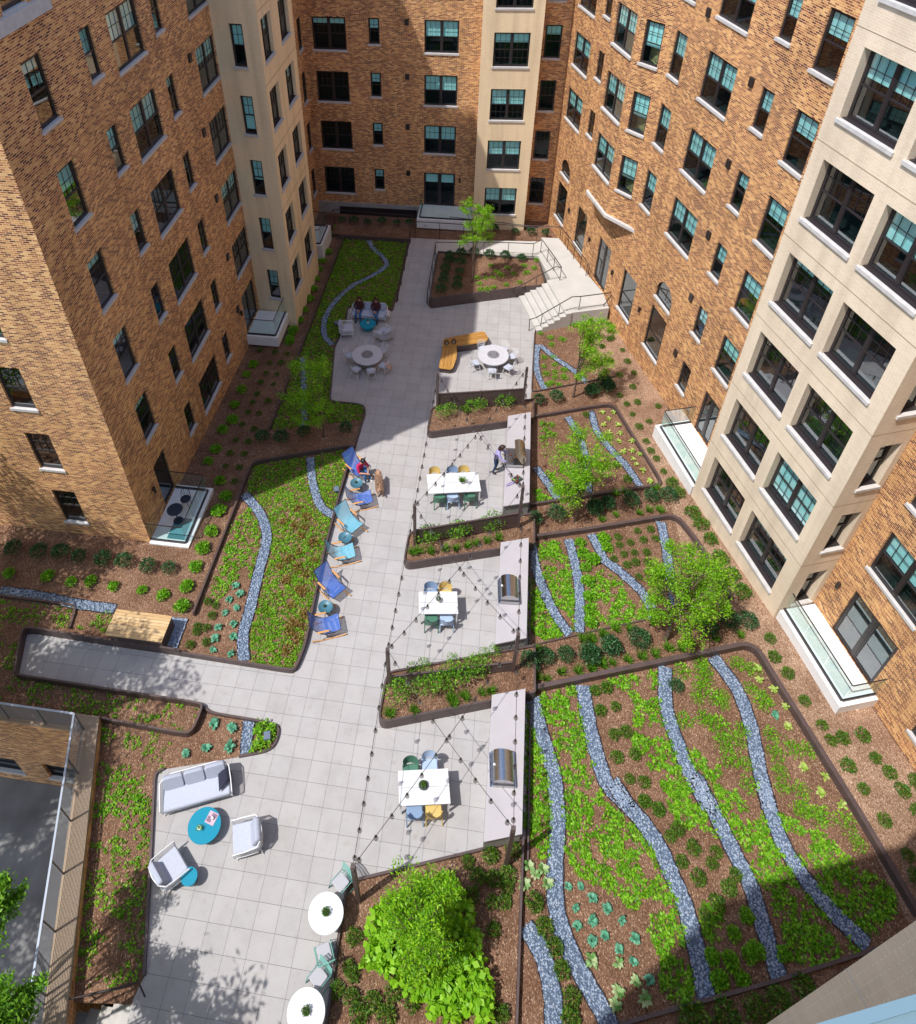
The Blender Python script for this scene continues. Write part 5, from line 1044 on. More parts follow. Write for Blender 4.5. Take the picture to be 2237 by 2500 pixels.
tree('feathery_tree', (12.45, 8.45, 0), 4.4, blob(30, 1.36, 1.6, 4.5, .46, 9, .12, .05, .4), 14000, .085, 'large feathery tree over the third striped garden', r0=.09, seed=9)
tree('young_tree', (-1.47, 16.55, T(16.5)), 4.2, blob(22, 1.1, 1.4, 4.4, .5, 11, -.25, 0), 9000, .08, 'young feathery tree in the strip below the upper left lawn', r0=.05, seed=11)
tree('feathery_tree', (5.15, -.95, 0), 3.4, blob(38, 1.0, 1.3, 3.3, .40, 13, .05, .1, .4), 16000, .082, 'broad feathery tree in the bottom bed above the lime leaves', r0=.07, seed=13)
tree('broadleaf_tree', (-6.2, -5.4, -4.8), 9.5, [(x + 6.2, y + 5.4, z + 4.8, r) for x, y, z, r in [(-4.6, -2.6, 4.4, .45), (-4.3, -2.1, 4.2, .4), (-4.5, -3.0, 4.9, .5), (-4.3, -3.5, 4.6, .6), (-3.6, -3.9, 4.6, .5), (-3.1, -4.2, 4.8, .5), (-2.6, -4.5, 4.6, .5), (-3.9, -4.6, 5.0, .6), (-2.9, -3.7, 4.3, .35), (-5.2, -3.2, 5.2, .6), (-3.3, -5.0, 5.0, .6), (-2.0, -4.9, 4.7, .4), (-4.8, -4.2, 5.4, .7)]], 17000, .11, 'broad-leaved tree reaching in at the bottom left corner', r0=.14, seed=15, mat=leafmat('street_tree_leaf', [(.06, .18, .01), (.12, .30, .02), (.22, .44, .03)], .35))
def offtree(x, y, z0, h, R, n, seed, lab, cx=0, cy=0): tree('street_tree', (x, y, z0), h, blob(30, R, h * .55, h, .95, seed, cx, cy, .5), n, .2, lab, r0=.18, seed=seed, gs=1.7, lean=(cx, cy))
offtree(-3.4, -8.0, -4.8, 13.0, 3.1, 24000, 21, 'street tree just outside the bottom left, shading the near terrace'); offtree(.2, -9.3, -1, 9.0, 2.5, 17000, 22, 'street tree just below the picture, shading the bottom of the terrace')
offtree(-13.5, -1.2, -4.8, 15.0, 2.6, 16000, 27, 'street tree beyond the left edge, leaning over the narrow paved arm', 3.4, 2.0); offtree(-14.5, 6.6, 0, 9.5, 2.4, 8000, 28, 'street tree beyond the left edge in front of the sunlit gable', .8, 0); offtree(-13.5, -7.5, -4.8, 13.0, 3.2, 20000, 26, 'street tree outside the lower left, shading the sunken yard'); offtree(-14.0, 1.4, -4.8, 15.5, 3.3, 20000, 23, 'street tree outside the left edge, dappling the brick gable'); offtree(-12.6, -3.2, -4.8, 15.5, 3.4, 22000, 24, 'street tree outside the left edge, dappling the sunken yard'); offtree(-19.5, 3.0, -4.8, 16.5, 3.5, 15000, 25, 'street tree far outside the left edge beside the gable')
# ------------------------------------------------------------------ furniture
WP = plain('white_powder_coat', (.74, .75, .78), .4); CUSH = plain('pale_grey_fabric', (.44, .47, .56), .9, var=.06, scale=18, bump=.2); CUSH2 = plain('grey_pillow_fabric', (.38, .41, .50), .9, var=.06, scale=18)
TEAL = plain('teal_lacquer', (.0, .235, .36), .35); TEAK = None
def woodmat(name, stops, sc=(1, 14, 1)):
    m, nt, b = nmat(name); L = nt.links.new; tc = nt.nodes.new('ShaderNodeTexCoord'); mp = nt.nodes.new('ShaderNodeMapping'); mp.inputs['Scale'].default_value = sc; L(tc.outputs['Object'], mp.inputs['Vector'])
    n = nt.nodes.new('ShaderNodeTexNoise'); n.inputs['Scale'].default_value = 3; n.inputs['Detail'].default_value = 6; L(mp.outputs['Vector'], n.inputs['Vector']); g = nt.nodes.new('ShaderNodeNewGeometry')
    ad = nt.nodes.new('ShaderNodeMath'); ad.operation = 'MULTIPLY_ADD'; ad.inputs[1].default_value = .35; L(g.outputs['Random Per Island'], ad.inputs[0]); sb = nt.nodes.new('ShaderNodeMath'); sb.operation = 'SUBTRACT'; sb.inputs[1].default_value = .17; L(n.outputs['Fac'], sb.inputs[0]); L(sb.outputs[0], ad.inputs[2])
    r = ramp(nt, stops); L(ad.outputs[0], r.inputs['Fac']); L(r.outputs['Color'], b.inputs['Base Color']); b.inputs['Roughness'].default_value = .55; return m
TEAK = woodmat('oiled_teak', [(.2, (.30, .135, .03)), (.5, (.46, .23, .055)), (.8, (.60, .34, .10))]); CEDAR = woodmat('pale_cedar', [(.2, (.42, .26, .12)), (.5, (.56, .38, .19)), (.8, (.66, .48, .27))]); ARM = plain('orange_beech', (.60, .30, .10), .5, var=.12, scale=8)
POT = plain('dark_pot', (.04, .05, .06), .6); WPOT = plain('white_pot', (.7, .7, .7), .5)
def potplant(loc, label, kind='small', pot=POT, r=.07, h=.1, sc=.7):
    e = empty('potted_plant', loc, 0, label, 'potted plant'); m = MB(); m.lathe([(r * .7, 0), (r, h), (r * .9, h)], 14); m.build('pot', pot, e)
    o = link(random.choice(KIND[kind]), 'foliage', e); o.location = (0, 0, h * .85); o.scale = (sc, sc, sc * 1.1); return e
def seatset(L, D_, nc, name, label, cat, loc, rz, throw=False, group=None):
    """woven lounge seat; local +y is where the sitter looks; origin under the middle"""
    e = empty(name, loc, rz, label, cat, group); hx = L / 2; zs, zt = .26, .74
    rail = [(-hx, D_ * .5, .56), (-hx, D_ * .1, .60), (-hx + .02, -D_ * .30, .66), (-hx + .16, -D_ * .46, .72), (-hx + .4, -D_ * .5, zt), (hx - .4, -D_ * .5, zt), (hx - .16, -D_ * .46, .72), (hx - .02, -D_ * .30, .66), (hx, D_ * .1, .60), (hx, D_ * .5, .56)]
    m = MB(); m.tube(rail, .018, 6); low = [(p[0] * .97, p[1] * .95, zs) for p in rail]; m.tube(low, .016, 6); m.tube([low[0], low[-1]], .016, 6); m.tube([rail[0], low[0]], .016, 6); m.tube([rail[-1], low[-1]], .016, 6); m.build('frame', WP, e)
    # cords between the two rails
    m = MB(); R = [Vector(p) for p in rail]; Q = [Vector(p) for p in low]; seg = [(R[i + 1] - R[i]).length for i in range(len(R) - 1)]; tot = sum(seg); n = int(tot / .038)
    for k in range(1, n):
        s = tot * k / n; i = 0
        while s > seg[i]: s -= seg[i]; i += 1
        t = s / seg[i]; m.beam(R[i].lerp(R[i + 1], t), Q[i].lerp(Q[i + 1], t), .014, .010)
    m.build('woven_cords', WP, e)
    for sx in (-1, 1):
        for sy in (-1, 1): m = MB(); m.tube([(sx * (hx - .12), sy * D_ * .36, zs), (sx * (hx - .02), sy * D_ * .44, 0)], .014, 6); m.build('leg', WP, e)
    m = MB(); m.rbox(-hx + .05, hx - .05, -D_ * .40, D_ * .5, zs + .02, zs + .19, .07); m.build('seat_cushion', CUSH, e)
    w = (L - .22) / nc
    for i in range(nc):
        x0 = -L / 2 + .11 + w * i; m = MB(); m.M = Matrix.Translation((x0 + w / 2, -D_ * .20, zs + .17)) @ Matrix.Rotation(math.radians(112), 4, 'X'); m.rbox(-w / 2 + .012, w / 2 - .012, -.0, .44, -.08, .09, .08); m.build('back_cushion', CUSH2, e)
    if throw:
        pass
    return e
def clothmesh(rows, mat, name, par=None): m = MB(); m.grid(rows, 0, True); o = m.build(name, mat, par); md = o.modifiers.new('Solidify', 'SOLIDIFY'); md.thickness = .012; return o
ns = Vector((-1.93, 1.72)); a_ = math.atan2(2.77 - 2.02, -1.18 + 2.99)   # near sofa
seatset(2.05, .86, 3, 'outdoor_sofa', 'pale grey three-seat sofa with a navy throw on its right arm', 'sofa', (ns.x, ns.y, .02), a_ + math.pi)
NAVY = plain('navy_throw_fabric', (.022, .022, .045), .95, var=.2, scale=30); rows = []
e2 = Vector((math.cos(a_), math.sin(a_))); f2 = Vector((e2.y, -e2.x))
for i in range(9):
    t = i / 8; row = []
    for k in range(7):
        u = k / 6 - .5; x = .72 + t * .42; z = .56 + .12 * math.sin(t * math.pi * .8) if t < .72 else .66 - (t - .72) * 1.6; x = min(x, 1.06); y = .05 + u * (.30 + .25 * (1 - t)) + .15 * t; p = ns + e2 * (x - .05) - f2 * (y - .12); row.append((p.x, p.y, z + .02 * math.sin(u * 20 + t * 4)))
    rows.append(row)
tag(clothmesh(rows, NAVY, 'throw_blanket'), 'navy throw draped over the right arm of the near sofa', 'blanket')
seatset(.86, .84, 1, 'armchair', 'pale grey woven armchair to the right of the near round teal table', 'armchair', (-.05, .72, .02), math.radians(110)+math.pi*0 )
seatset(.86, .84, 1, 'armchair', 'pale grey woven armchair next to the small teal side table', 'armchair', (-1.98, -.32, .02), math.radians(-40))
seatset(1.98, .84, 3, 'outdoor_sofa', 'pale grey sofa in the shade with two seated people', 'sofa', (-.98, 25.98, -.88), math.pi)
seatset(.82, .8, 1, 'armchair', 'pale armchair in the shade left of the far teal table', 'armchair', (-1.98, 24.35, -.83), math.radians(-75))
seatset(.82, .8, 1, 'armchair', 'pale armchair in the shade right of the far teal table', 'armchair', (.12, 24.2, -.82), math.radians(50))
def drum(loc, r, h, label):
    e = empty('round_table', loc, 0, label, 'table'); m = MB(); m.lathe([(r * .98, h - .03), (r, h - .02), (r, h - .004), (r * .985, h)], 40); m.build('table_top', TEAL, e); m = MB(); m.lathe([(r * .55, 0), (r * .60, .02), (r * .78, h * .6), (r * .80, h - .03)], 32); m.build('base', TEAL, e); return e
drum((-1.37, .82, .02), .47, .38, 'round teal coffee table in front of the near sofa'); drum((-1.36, -.41, .02), .225, .42, 'small teal side table beside the lower armchair'); drum((-.90, 24.95, -.87), .44, .38, 'round teal coffee table in the shade in front of the two seated people')
potplant((-1.47, .72, .40), 'small green plant in a white pot on the near teal table', 'small', WPOT, .06, .09, .55); potplant((-.90, 25.0, -.49), 'small dark plant in a white pot on the far teal table', 'grass', WPOT, .07, .1, .45)
mg = empty('magazine', (-1.22, 1.02, .403), math.radians(-14), 'open magazine with a cup on the near teal table', 'magazine'); m = MB(); m.box(-.14, .14, -.16, .16, 0, .008); m.build('pages', islandmat('magazine_print', [(.6, .5, .56), (.45, .3, .4)]), mg); m = MB(); m.box(-.12, .02, -.12, .02, .009, .010); m.box(-.03, .12, .04, .13, .009, .010); m.build('printed_pictures', plain('mauve_print', (.22, .13, .2), .5), mg)
m = MB(); m.lathe([(.03, 0), (.042, .07), (.036, .07), (.02, .02)], 14); o = m.build('cup', WPOT); o.location = (-1.19, 1.0, .413); tag(o, 'small white cup on the magazine', 'cup')
# dining chairs and tables
COLS = dict(yellow=plain('mustard_seat', (.58, .42, .14), .5), blue=plain('slate_blue_seat', (.20, .29, .44), .5), green=plain('bottle_green_seat', (.06, .17, .115), .5), sky=plain('pale_blue_seat', (.36, .46, .62), .5))
def dchair(c, name='dining_chair'):
    e = empty(name, (0, 0, 0)); M_ = COLS[c]; m = MB(); m.rbox(-.23, .23, -.21, .22, .44, .465, .05); m.build('seat', M_, e); rows = []
    for z, o in ((.49, .03), (.60, .0), (.66, -.01), (.74, -.025), (.80, -.035)):
        rows.append([(.235 * math.sin(t), -.08 - .18 * math.cos(t) + o, z + .02 * math.cos(t)) for t in [math.radians(-80 + 160 * k / 10) for k in range(11)]])
    m = MB(); m.grid(rows, 0, True); m.grid([[(x, y - .012, z) for x, y, z in r] for r in rows], 0, True); m.build('backrest', M_, e)
    for sx, sy in ((-1, 1), (1, 1)): m = MB(); m.beam((sx * .21, .19, .45), (sx * .23, .21, 0), .03, .03); m.build('leg', M_, e)
    for sx in (-1, 1): m = MB(); m.beam((sx * .23, -.10, .70), (sx * .235, -.24, 0), .03, .035); m.build('leg', M_, e)
    return e
CP = {c: [dchair(c), True] for c in COLS}
def chair(c, x, y, look, label):
    pr = CP[c]; o = place(pr[0], pr[1], (x, y, T(y) + .02), look - math.pi / 2, label, 'moulded chairs at the dining tables'); pr[1] = False; tag(o, label, 'chair', 'moulded chairs at the dining tables')
TABW = plain('white_table_top', (.62, .63, .65), .4)
def dtable(x0, y0, x1, y1, wdt, h, label):
    c = Vector(((x0 + x1) / 2, (y0 + y1) / 2)); L = (Vector((x1, y1)) - Vector((x0, y0))).length; rz = math.atan2(y1 - y0, x1 - x0); z = T(c.y) + .02; e = empty('dining_table', (c.x, c.y, z), rz, label, 'table')
    for s in (-1, 1): m = MB(); m.box(-L / 2, L / 2, min(s * .006, s * wdt / 2), max(s * .006, s * wdt / 2), h - .03, h); m.build('table_top', TABW, e)
    m = MB(); m.box(-L / 2 + .03, L / 2 - .03, -wdt / 2 + .03, wdt / 2 - .03, h - .08, h - .031); m.build('apron', WP, e)
    for sx in (-1, 1):
        for sy in (-1, 1): m = MB(); m.box(sx * (L / 2 - .045) - .025, sx * (L / 2 - .045) + .025, sy * (wdt / 2 - .045) - .025, sy * (wdt / 2 - .045) + .025, 0, h - .08); m.build('leg', WP, e)
    return c, rz, z
c, rz, z = dtable(3.60, 13.74, 5.70, 14.14, 1.0, .74, 'long white dining table with six chairs and a ferny plant')
u = Vector((math.cos(rz), math.sin(rz))); v = Vector((-u.y, u.x))
for i, (a, b) in enumerate((('yellow', -.72), ('blue', .02), ('yellow', .50))): p = c + u * b + v * .56; chair(a, p.x, p.y, math.atan2(-v.y, -v.x), ('mustard yellow chair on the far side of the six-seat table, left one', 'slate blue chair on the far side of the six-seat table', 'mustard yellow chair on the far side of the six-seat table, beside the blue one')[i])
for i, (a, b) in enumerate((('green', -.62), ('sky', -.08), ('green', .62))): p = c + u * b - v * .58; chair(a, p.x, p.y, math.atan2(v.y, v.x), ('dark green chair on the near side of the six-seat table, left one', 'pale blue chair on the near side of the six-seat table', 'dark green chair on the near side of the six-seat table, right one')[i])
potplant((c.x + .35, c.y + .03, z + .74), 'spiky green plant on the six-seat table', 'grass', WPOT, .09, .06, .95)
c, rz, z = dtable(3.90, 8.27, 5.25, 8.45, .85, .74, 'white dining table on the middle terrace with four chairs'); u = Vector((math.cos(rz), math.sin(rz))); v = Vector((-u.y, u.x))
for a, b, s, lb in (('blue', -.25, 1, 'slate blue chair on the far side of the middle terrace table'), ('yellow', .28, 1, 'mustard yellow chair on the far side of the middle terrace table'), ('green', -.25, -1, 'dark green chair on the near side of the middle terrace table'), ('sky', .28, -1, 'pale blue chair on the near side of the middle terrace table')): p = c + u * b + v * s * .48; chair(a, p.x, p.y, math.atan2(-v.y * s, -v.x * s), lb)
potplant((c.x, c.y + .05, z + .74), 'dark leafy plant in a white bowl on the middle terrace table', 'dark', WPOT, .09, .05, .34)
c, rz, z = dtable(4.02, 2.38, 5.47, 2.64, .92, .74, 'white dining table on the lowest terrace with a bowl of succulents'); u = Vector((math.cos(rz), math.sin(rz))); v = Vector((-u.y, u.x))
for a, b, s, lb in (('green', -.35, 1, 'dark green chair on the far side of the lowest terrace table'), ('sky', .22, 1, 'pale blue chair on the far side of the lowest terrace table'), ('blue', -.30, -1, 'slate blue chair on the near side of the lowest terrace table'), ('yellow', .25, -1, 'mustard yellow chair on the near side of the lowest terrace table')): p = c + u * b + v * s * (.53 + .12 * (a == 'sky')); chair(a, p.x, p.y, math.atan2(-v.y * s, -v.x * s), lb)
potplant((c.x - .02, c.y + .02, z + .74), 'round bowl of mixed succulents on the lowest terrace table', 'mid', POT, .14, .07, .5)
# white round cafe tables and mint wire chairs
for (x, y, lb) in ((2.56, -.76, 'white round cafe table with a small succulent, the farther of the two'), (2.50, -2.70, 'white round cafe table cut by the bottom edge of the picture')):
    e = empty('cafe_table', (x, y, .02), 0, lb, 'table'); m = MB(); m.lathe([(.455, .72), (.46, .725), (.46, .738), (.45, .745)], 48); m.build('table_top', plain('white_laminate', (.74, .78, .82), .35), e); m = MB(); m.lathe([(.22, 0), (.22, .015), (.035, .03), (.03, .72)], 20); m.build('pedestal', WP, e); potplant((x, y, .765), 'small succulent in the middle of the ' + ('farther' if y > -1 else 'nearer') + ' white round cafe table', 'mid', POT, .09, .05, .55)
MINT = plain('mint_wire', (.16, .42, .38), .45); PADW = plain('pale_seat_pad', (.40, .40, .44), .8)
def mintchair(x, y, look, label):
    e = empty('wire_chair', (x, y, .02), look - math.pi / 2, label, 'chair'); m = MB(); m.rbox(-.17, .17, -.17, .19, .44, .462, .05); m.build('seat_pad', PADW, e); m = MB()
    for k in range(15): xx = -.21 + .42 * k / 14; m.tube([(xx, -.20, .45), (xx * 1.05, -.27, .60), (xx * .95, -.31, .80)], .007, 5)
    for zz_, yy in ((.60, -.27), (.70, -.29), (.80, -.31)): m.tube([(-.22, yy + .02, zz_), (0, yy, zz_ + .01), (.22, yy + .02, zz_)], .013, 5)
    m.build('backrest', MINT, e)
    for sx in (-1, 1): m = MB(); m.tube([(sx * .2, .2, .44), (sx * .24, .28, 0), (sx * .24, -.28, 0), (sx * .2, -.2, .44), (sx * .2, .2, .44)], .012, 5); m.build('leg', MINT, e)
mintchair(2.78, .02, math.radians(-128), 'mint wire chair tucked above the farther white cafe table'); mintchair(2.66, -1.50, math.radians(118), 'mint wire chair between the two white cafe tables, facing the farther one'); mintchair(2.62, -1.98, math.radians(-125), 'mint wire chair just above the nearer white cafe table')
# fire tables and wire chairs
STONE = plain('pale_fire_table_stone', (.50, .50, .54), .7, var=.05, scale=4)
wc = empty('wire_dining_chair', (0, 0, 0)); m = MB(); m.rbox(-.2, .2, -.19, .21, .45, .49, .05); m.build('seat_pad', CUSH, wc); m = MB()
for k in range(8): t = math.radians(-65 + 130 * k / 7); m.tube([(.2 * math.sin(t), -.05 - .15 * math.cos(t), .45), (.27 * math.sin(t), -.05 - .25 * math.cos(t), .86 - .1 * abs(math.sin(t)))], .008, 4)
for zf in (.25, .5, .75, 1): m.tube([((.2 + .07 * zf) * math.sin(t), -.05 - (.15 + .1 * zf) * math.cos(t), .45 + (.41 - .1 * abs(math.sin(t))) * zf) for t in [math.radians(-70 + 140 * k / 8) for k in range(9)]], .008, 4)
m.build('wire_back', WP, wc)
for sx, sy in ((-1, -1), (-1, 1), (1, -1), (1, 1)): m = MB(); m.tube([(sx * .15, sy * .15, .45), (sx * .24, sy * .24, 0)], .011, 5); m.build('leg', WP, wc)
m = MB(); m.tube([(-.2, -.2, .2), (.2, -.2, .2), (.2, .2, .2), (-.2, .2, .2), (-.2, -.2, .2)], .008, 4); m.build('footrest', WP, wc)
fst = True
for (cx, cy, lb, angs) in ((-.36, 21.85, 'the shaded fire table', (95, 50, 170, 245, 290, 335)), (5.93, 22.65, 'the sunlit fire table', (125, 60, 205, 270, 325, 20))):
    z = T(cy) + .02; e = empty('fire_table', (cx, cy, z), 0, 'round stone %s with a steel burner plate' % ('fire table standing in the shade' if cx < 0 else 'fire table in the sun beside the L-shaped bench'), 'table'); m = MB(); m.lathe([(.77, .69), (.78, .70), (.78, .745), (.77, .755)], 56); m.build('table_top', STONE, e); m = MB(); m.lathe([(.34, 0), (.36, .02), (.50, .5), (.60, .69)], 32); m.build('base', plain('grey_stone_base', (.28, .28, .30), .8), e)
    m = MB(); m.lathe([(.30, .756), (.30, .768), (.28, .772)], 32); m.build('burner_cover', plain('zinc_plate', (.26, .26, .29), .45, .4), e); m = MB()
    for s in (-1, 1): m.lathe([(.028, .77), (.028, .792), (.02, .796)], 10, c=(s * .15, s * .02, 0))
    m.build('knob', RAILM, e)
    for i, a in enumerate(angs):
        t = math.radians(a); x, y = cx + .98 * math.cos(t), cy + .98 * math.sin(t)
        side = ['at the far side of', 'at the far right of', 'left of', 'at the near left of', 'nearest the camera at', 'right of'][i] if cx < 0 else ['at the far left of', 'at the far right of', 'at the near left of', 'nearest the camera at', 'at the near right of', 'right of'][i]
        o = place(wc, fst, (x, y, T(y) + .02), t + math.pi - math.pi / 2, 'white wire chair %s %s' % (side, lb)); fst = False; tag(o, 'white wire chair %s %s' % (side, lb), 'chair', 'white wire chairs round the fire tables')
rows = [[(.60 + .35 * u_, 21.25 + .30 * v_ - .05 * u_, T(21.3) + .62 - .25 * u_ ** 2 + .01 * math.sin(9 * v_)) for u_ in (0, .3, .6, 1)] for v_ in (0, .3, .7, 1)]
tag(clothmesh(rows, plain('blush_cloth', (.52, .33, .28), .9), 'folded_wrap'), 'blush pink wrap hanging on a wire chair at the shaded fire table', 'blanket')
# L-shaped bench
bz = T(23) + .0; bo = [(3.30, 21.78), (3.93, 21.74), (4.06, 22.55), (4.06, 23.55), (5.40, 24.0), (5.56, 24.38), (5.30, 24.86), (3.32, 24.05)]
be = empty('wooden_bench', (0, 0, 0), 0, 'L-shaped slatted wooden bench on a brown steel base', 'bench'); sp = smooth_poly(V2(*bo), {0: .12, 1: .12, 2: .02, 3: .03, 4: .15, 5: .15, 6: .15, 7: .15}, 3); cc = Vector((3.95, 23.3, 0)); m = MB()
lo = [(q.x, q.y, T(q.y)) for q in sp]; hi = [(q.x, q.y, bz + .40) for q in sp]; m.grid([lo + lo[:1], hi + hi[:1]], 0, False); m.build('steel_base', STEEL, be)
def slats(mb_, poly, d, pitch, gap, z0, z1, pt0):
    d = Vector((*d, 0)).normalized(); s = Vector((-d.y, d.x, 0)); pr = [(Vector(p) - Vector(pt0)).dot(s.xy) for p in poly]; k0, k1 = min(pr), max(pr); n = int((k1 - k0) / pitch + .5); P0_ = Vector((*pt0, 0))
    for k in range(n):
        a, b = k0 + (k1 - k0) * k / n + gap / 2, k0 + (k1 - k0) * (k + 1) / n - gap / 2; out = []
        for q in (a, b):
            xs = []
            for i in range(len(poly)):
                p, r_ = Vector(poly[i]), Vector(poly[(i + 1) % len(poly)]); u_, v_ = (p - Vector(pt0)).dot(s.xy) - q, (r_ - Vector(pt0)).dot(s.xy) - q
                if u_ * v_ < 0: xs.append(((p + (r_ - p) * (u_ / (u_ - v_))) - Vector(pt0)).dot(d.xy))
            if len(xs) >= 2: out.append((q, min(xs), max(xs)))
        if len(out) == 2:
            pts = [P0_ + s * out[0][0] + d * out[0][1], P0_ + s * out[0][0] + d * out[0][2], P0_ + s * out[1][0] + d * out[1][2], P0_ + s * out[1][0] + d * out[1][1]]
            up = [(p.x, p.y, z1) for p in pts]; dn = [(p.x, p.y, z0) for p in pts]; mb_.face(up); mb_.face(dn[::-1])
            for i in range(4): mb_.face([dn[i], dn[(i + 1) % 4], up[(i + 1) % 4], up[i]])
m = MB(); slats(m, [(3.27, 21.78), (3.38, 21.70), (3.86, 21.68), (3.99, 21.80), (4.09, 22.55), (4.08, 23.52), (3.30, 23.26)], (0, 1), .068, .010, bz + .40, bz + .445, (3.3, 21.7)); slats(m, [(3.30, 23.29), (4.08, 23.55), (5.38, 23.97), (5.56, 24.12), (5.60, 24.40), (5.40, 24.82), (5.26, 24.86), (3.38, 24.06), (3.30, 23.95)], (1.98, .72), .068, .010, bz + .40, bz + .445, (3.3, 23.3)); m.build('wood_slats', TEAK, be)
for i, (x, y) in enumerate(((3.50, 23.55), (3.86, 23.68))):
    e = empty('lantern', (x, y, bz + .446), 0, 'dark wire globe lantern on the bench corner, ' + ('the left one' if i == 0 else 'the right one'), 'lantern'); m = MB()
    for k in range(7): t = math.pi * k / 7; m.tube([(.13 * math.sin(p) * math.cos(t), .13 * math.sin(p) * math.sin(t), .15 + .15 * math.cos(p)) for p in [2 * math.pi * q / 14 for q in range(14)]], .009, 4, closed=True)
    m.build('wire_cage', RAILM, e); m = MB(); m.lathe([(.04, .01), (.045, .12), (.04, .12)], 12); m.build('candle_cup', WPOT, e)
# wooden storage box
sb_ = empty('storage_box', (0, 0, 0), 0, 'wooden topped storage box with brown steel sides by the narrow paved arm', 'storage box'); m = MB(); bx = [(-6.50, 5.74), (-4.60, 5.74), (-4.60, 6.66), (-6.56, 6.66)]; m.grid([[(x, y, 0) for x, y in bx + bx[:1]], [(x, y, .71) for x, y in bx + bx[:1]]], 0, False); m.box(-4.75, -4.71, 5.70, 5.74, .42, .46); m.box(-5.62, -5.58, 5.70, 5.74, .42, .46); m.box(-5.52, -5.48, 5.70, 5.74, .42, .46); m.build('steel_sides', STEEL, sb_); m = MB()
for k in range(9): y = 5.70 + k * .108; m.box(-6.60 - .0 * k, -4.56, y, y + .098, .71, .745)
m.build('wood_top', CEDAR, sb_)
# lounge chairs
BL1 = plain('royal_blue_cord', (.055, .15, .52), .6); BL2 = plain('sky_blue_cord', (.17, .50, .66), .6)
def lounger(mat, name='lounge_chair'):
    e = empty(name, (0, 0, 0)); prof = [(-.62, 1.02), (-.56, .90), (-.46, .70), (-.36, .52), (-.26, .39), (-.14, .33), (0, .31), (.15, .33), (.32, .38), (.42, .42)]; hw = .31; m = MB(); fm = MB()
    for s in (-1, 1): fm.tube([(x, s * hw, z) for x, z in prof], .013, 6)
    fm.tube([(prof[0][0], -hw, prof[0][1]), (prof[0][0], hw, prof[0][1])], .013, 6); fm.tube([(prof[-1][0], -hw, prof[-1][1]), (prof[-1][0], hw, prof[-1][1])], .013, 6)
    for s in (-1, 1): fm.tube([(-.42, s * hw, .62), (.10, s * (hw + .02), .06)], .011, 5); fm.tube([(.36, s * hw, .40), (-.25, s * (hw + .02), .06)], .011, 5); fm.tube([(-.40, s * (hw + .03), .56), (.06, s * (hw + .03), .55)], .011, 5); fm.tube([(.02, s * (hw + .03), .54), (.16, s * (hw + .02), .34)], .011, 5)
    fm.build('metal_frame', RAILM, e); n = 23
    for i in range(n):
        y = -hw + .02 + (2 * hw - .04) * i / (n - 1); m.grid([[(x, y - .0095, z + .012), (x, y + .0095, z + .012)] for x, z in prof], 0, True)
    m.build('cord_seat', mat, e)
    for s in (-1, 1): m = MB(); m.rbox(-.40, .02, s * (hw + .03) - .035, s * (hw + .03) + .035, .565, .59, .03); m.build('armrest', ARM, e); m = MB(); m.tube([(-.62, s * (hw + .02), .10), (-.40, s * (hw + .02), .045), (-.1, s * (hw + .02), .022), (.2, s * (hw + .02), .022), (.46, s * (hw + .02), .05), (.60, s * (hw + .02), .09)], .022, 6); m.build('rocker', ARM, e)
    return e
LP = {1: [lounger(BL1), True], 2: [lounger(BL2), True]}
for (x, y, a, c, lb) in ((.50, 14.55, -38, 1, 'royal blue corded rocking chair with a person in a red top'), (.98, 12.92, 22, 1, 'royal blue corded rocking chair just below the sitting person'), (.78, 11.62, -38, 2, 'sky blue corded rocking chair, the farther of the two sky blue ones'), (.78, 10.22, 22, 2, 'sky blue corded rocking chair, the nearer of the two sky blue ones'), (.68, 8.72, -38, 1, 'royal blue corded rocking chair above the lowest slate side table'), (.82, 7.25, 22, 1, 'royal blue corded rocking chair nearest the camera')):
    pr = LP[c]; o = place(pr[0], pr[1], (x, y, T(y) + .02), math.radians(a)); pr[1] = False; tag(o, lb, 'rocking chair', 'corded rocking chairs along the lower left lawn')
SL = plain('slate_blue_metal', (.06, .18, .25), .45)
for (x, y, lb, k) in ((.64, 13.62, 'slate blue side table beside the sitting person', 1), (.72, 10.84, 'slate blue side table between the two sky blue chairs', 0), (.62, 7.84, 'slate blue side table between the two nearest royal blue chairs', 1)):
    e = empty('side_table', (x, y, T(y) + .02), 0, lb, 'table', 'slate blue side tables'); m = MB(); m.lathe([(.24, .455), (.262, .46), (.262, .485), (.25, .488), (.245, .472), (.0, .470)], 30); m.build('table_top', SL, e)
    for a in (30, 150, 270): t = math.radians(a); m = MB(); m.tube([(.1 * math.cos(t), .1 * math.sin(t), .455), (.2 * math.cos(t), .2 * math.sin(t), 0)], .012, 5); m.build('leg', RAILM, e)
    if k: potplant((x - .03, y, T(y) + .495), 'small plant on the ' + lb, 'mid', POT, .05, .05, .25)
m = MB(); m.box(-.09, .01, -.01, .01, 0, .01); m.box(.0, .09, .02, .035, 0, .01); o = m.build('eyeglasses', RAILM); o.location = (.72, 10.84, T(10.84) + .492); o.rotation_euler = (0, 0, .8); tag(o, 'dark eyeglasses on the middle slate side table', 'glasses')
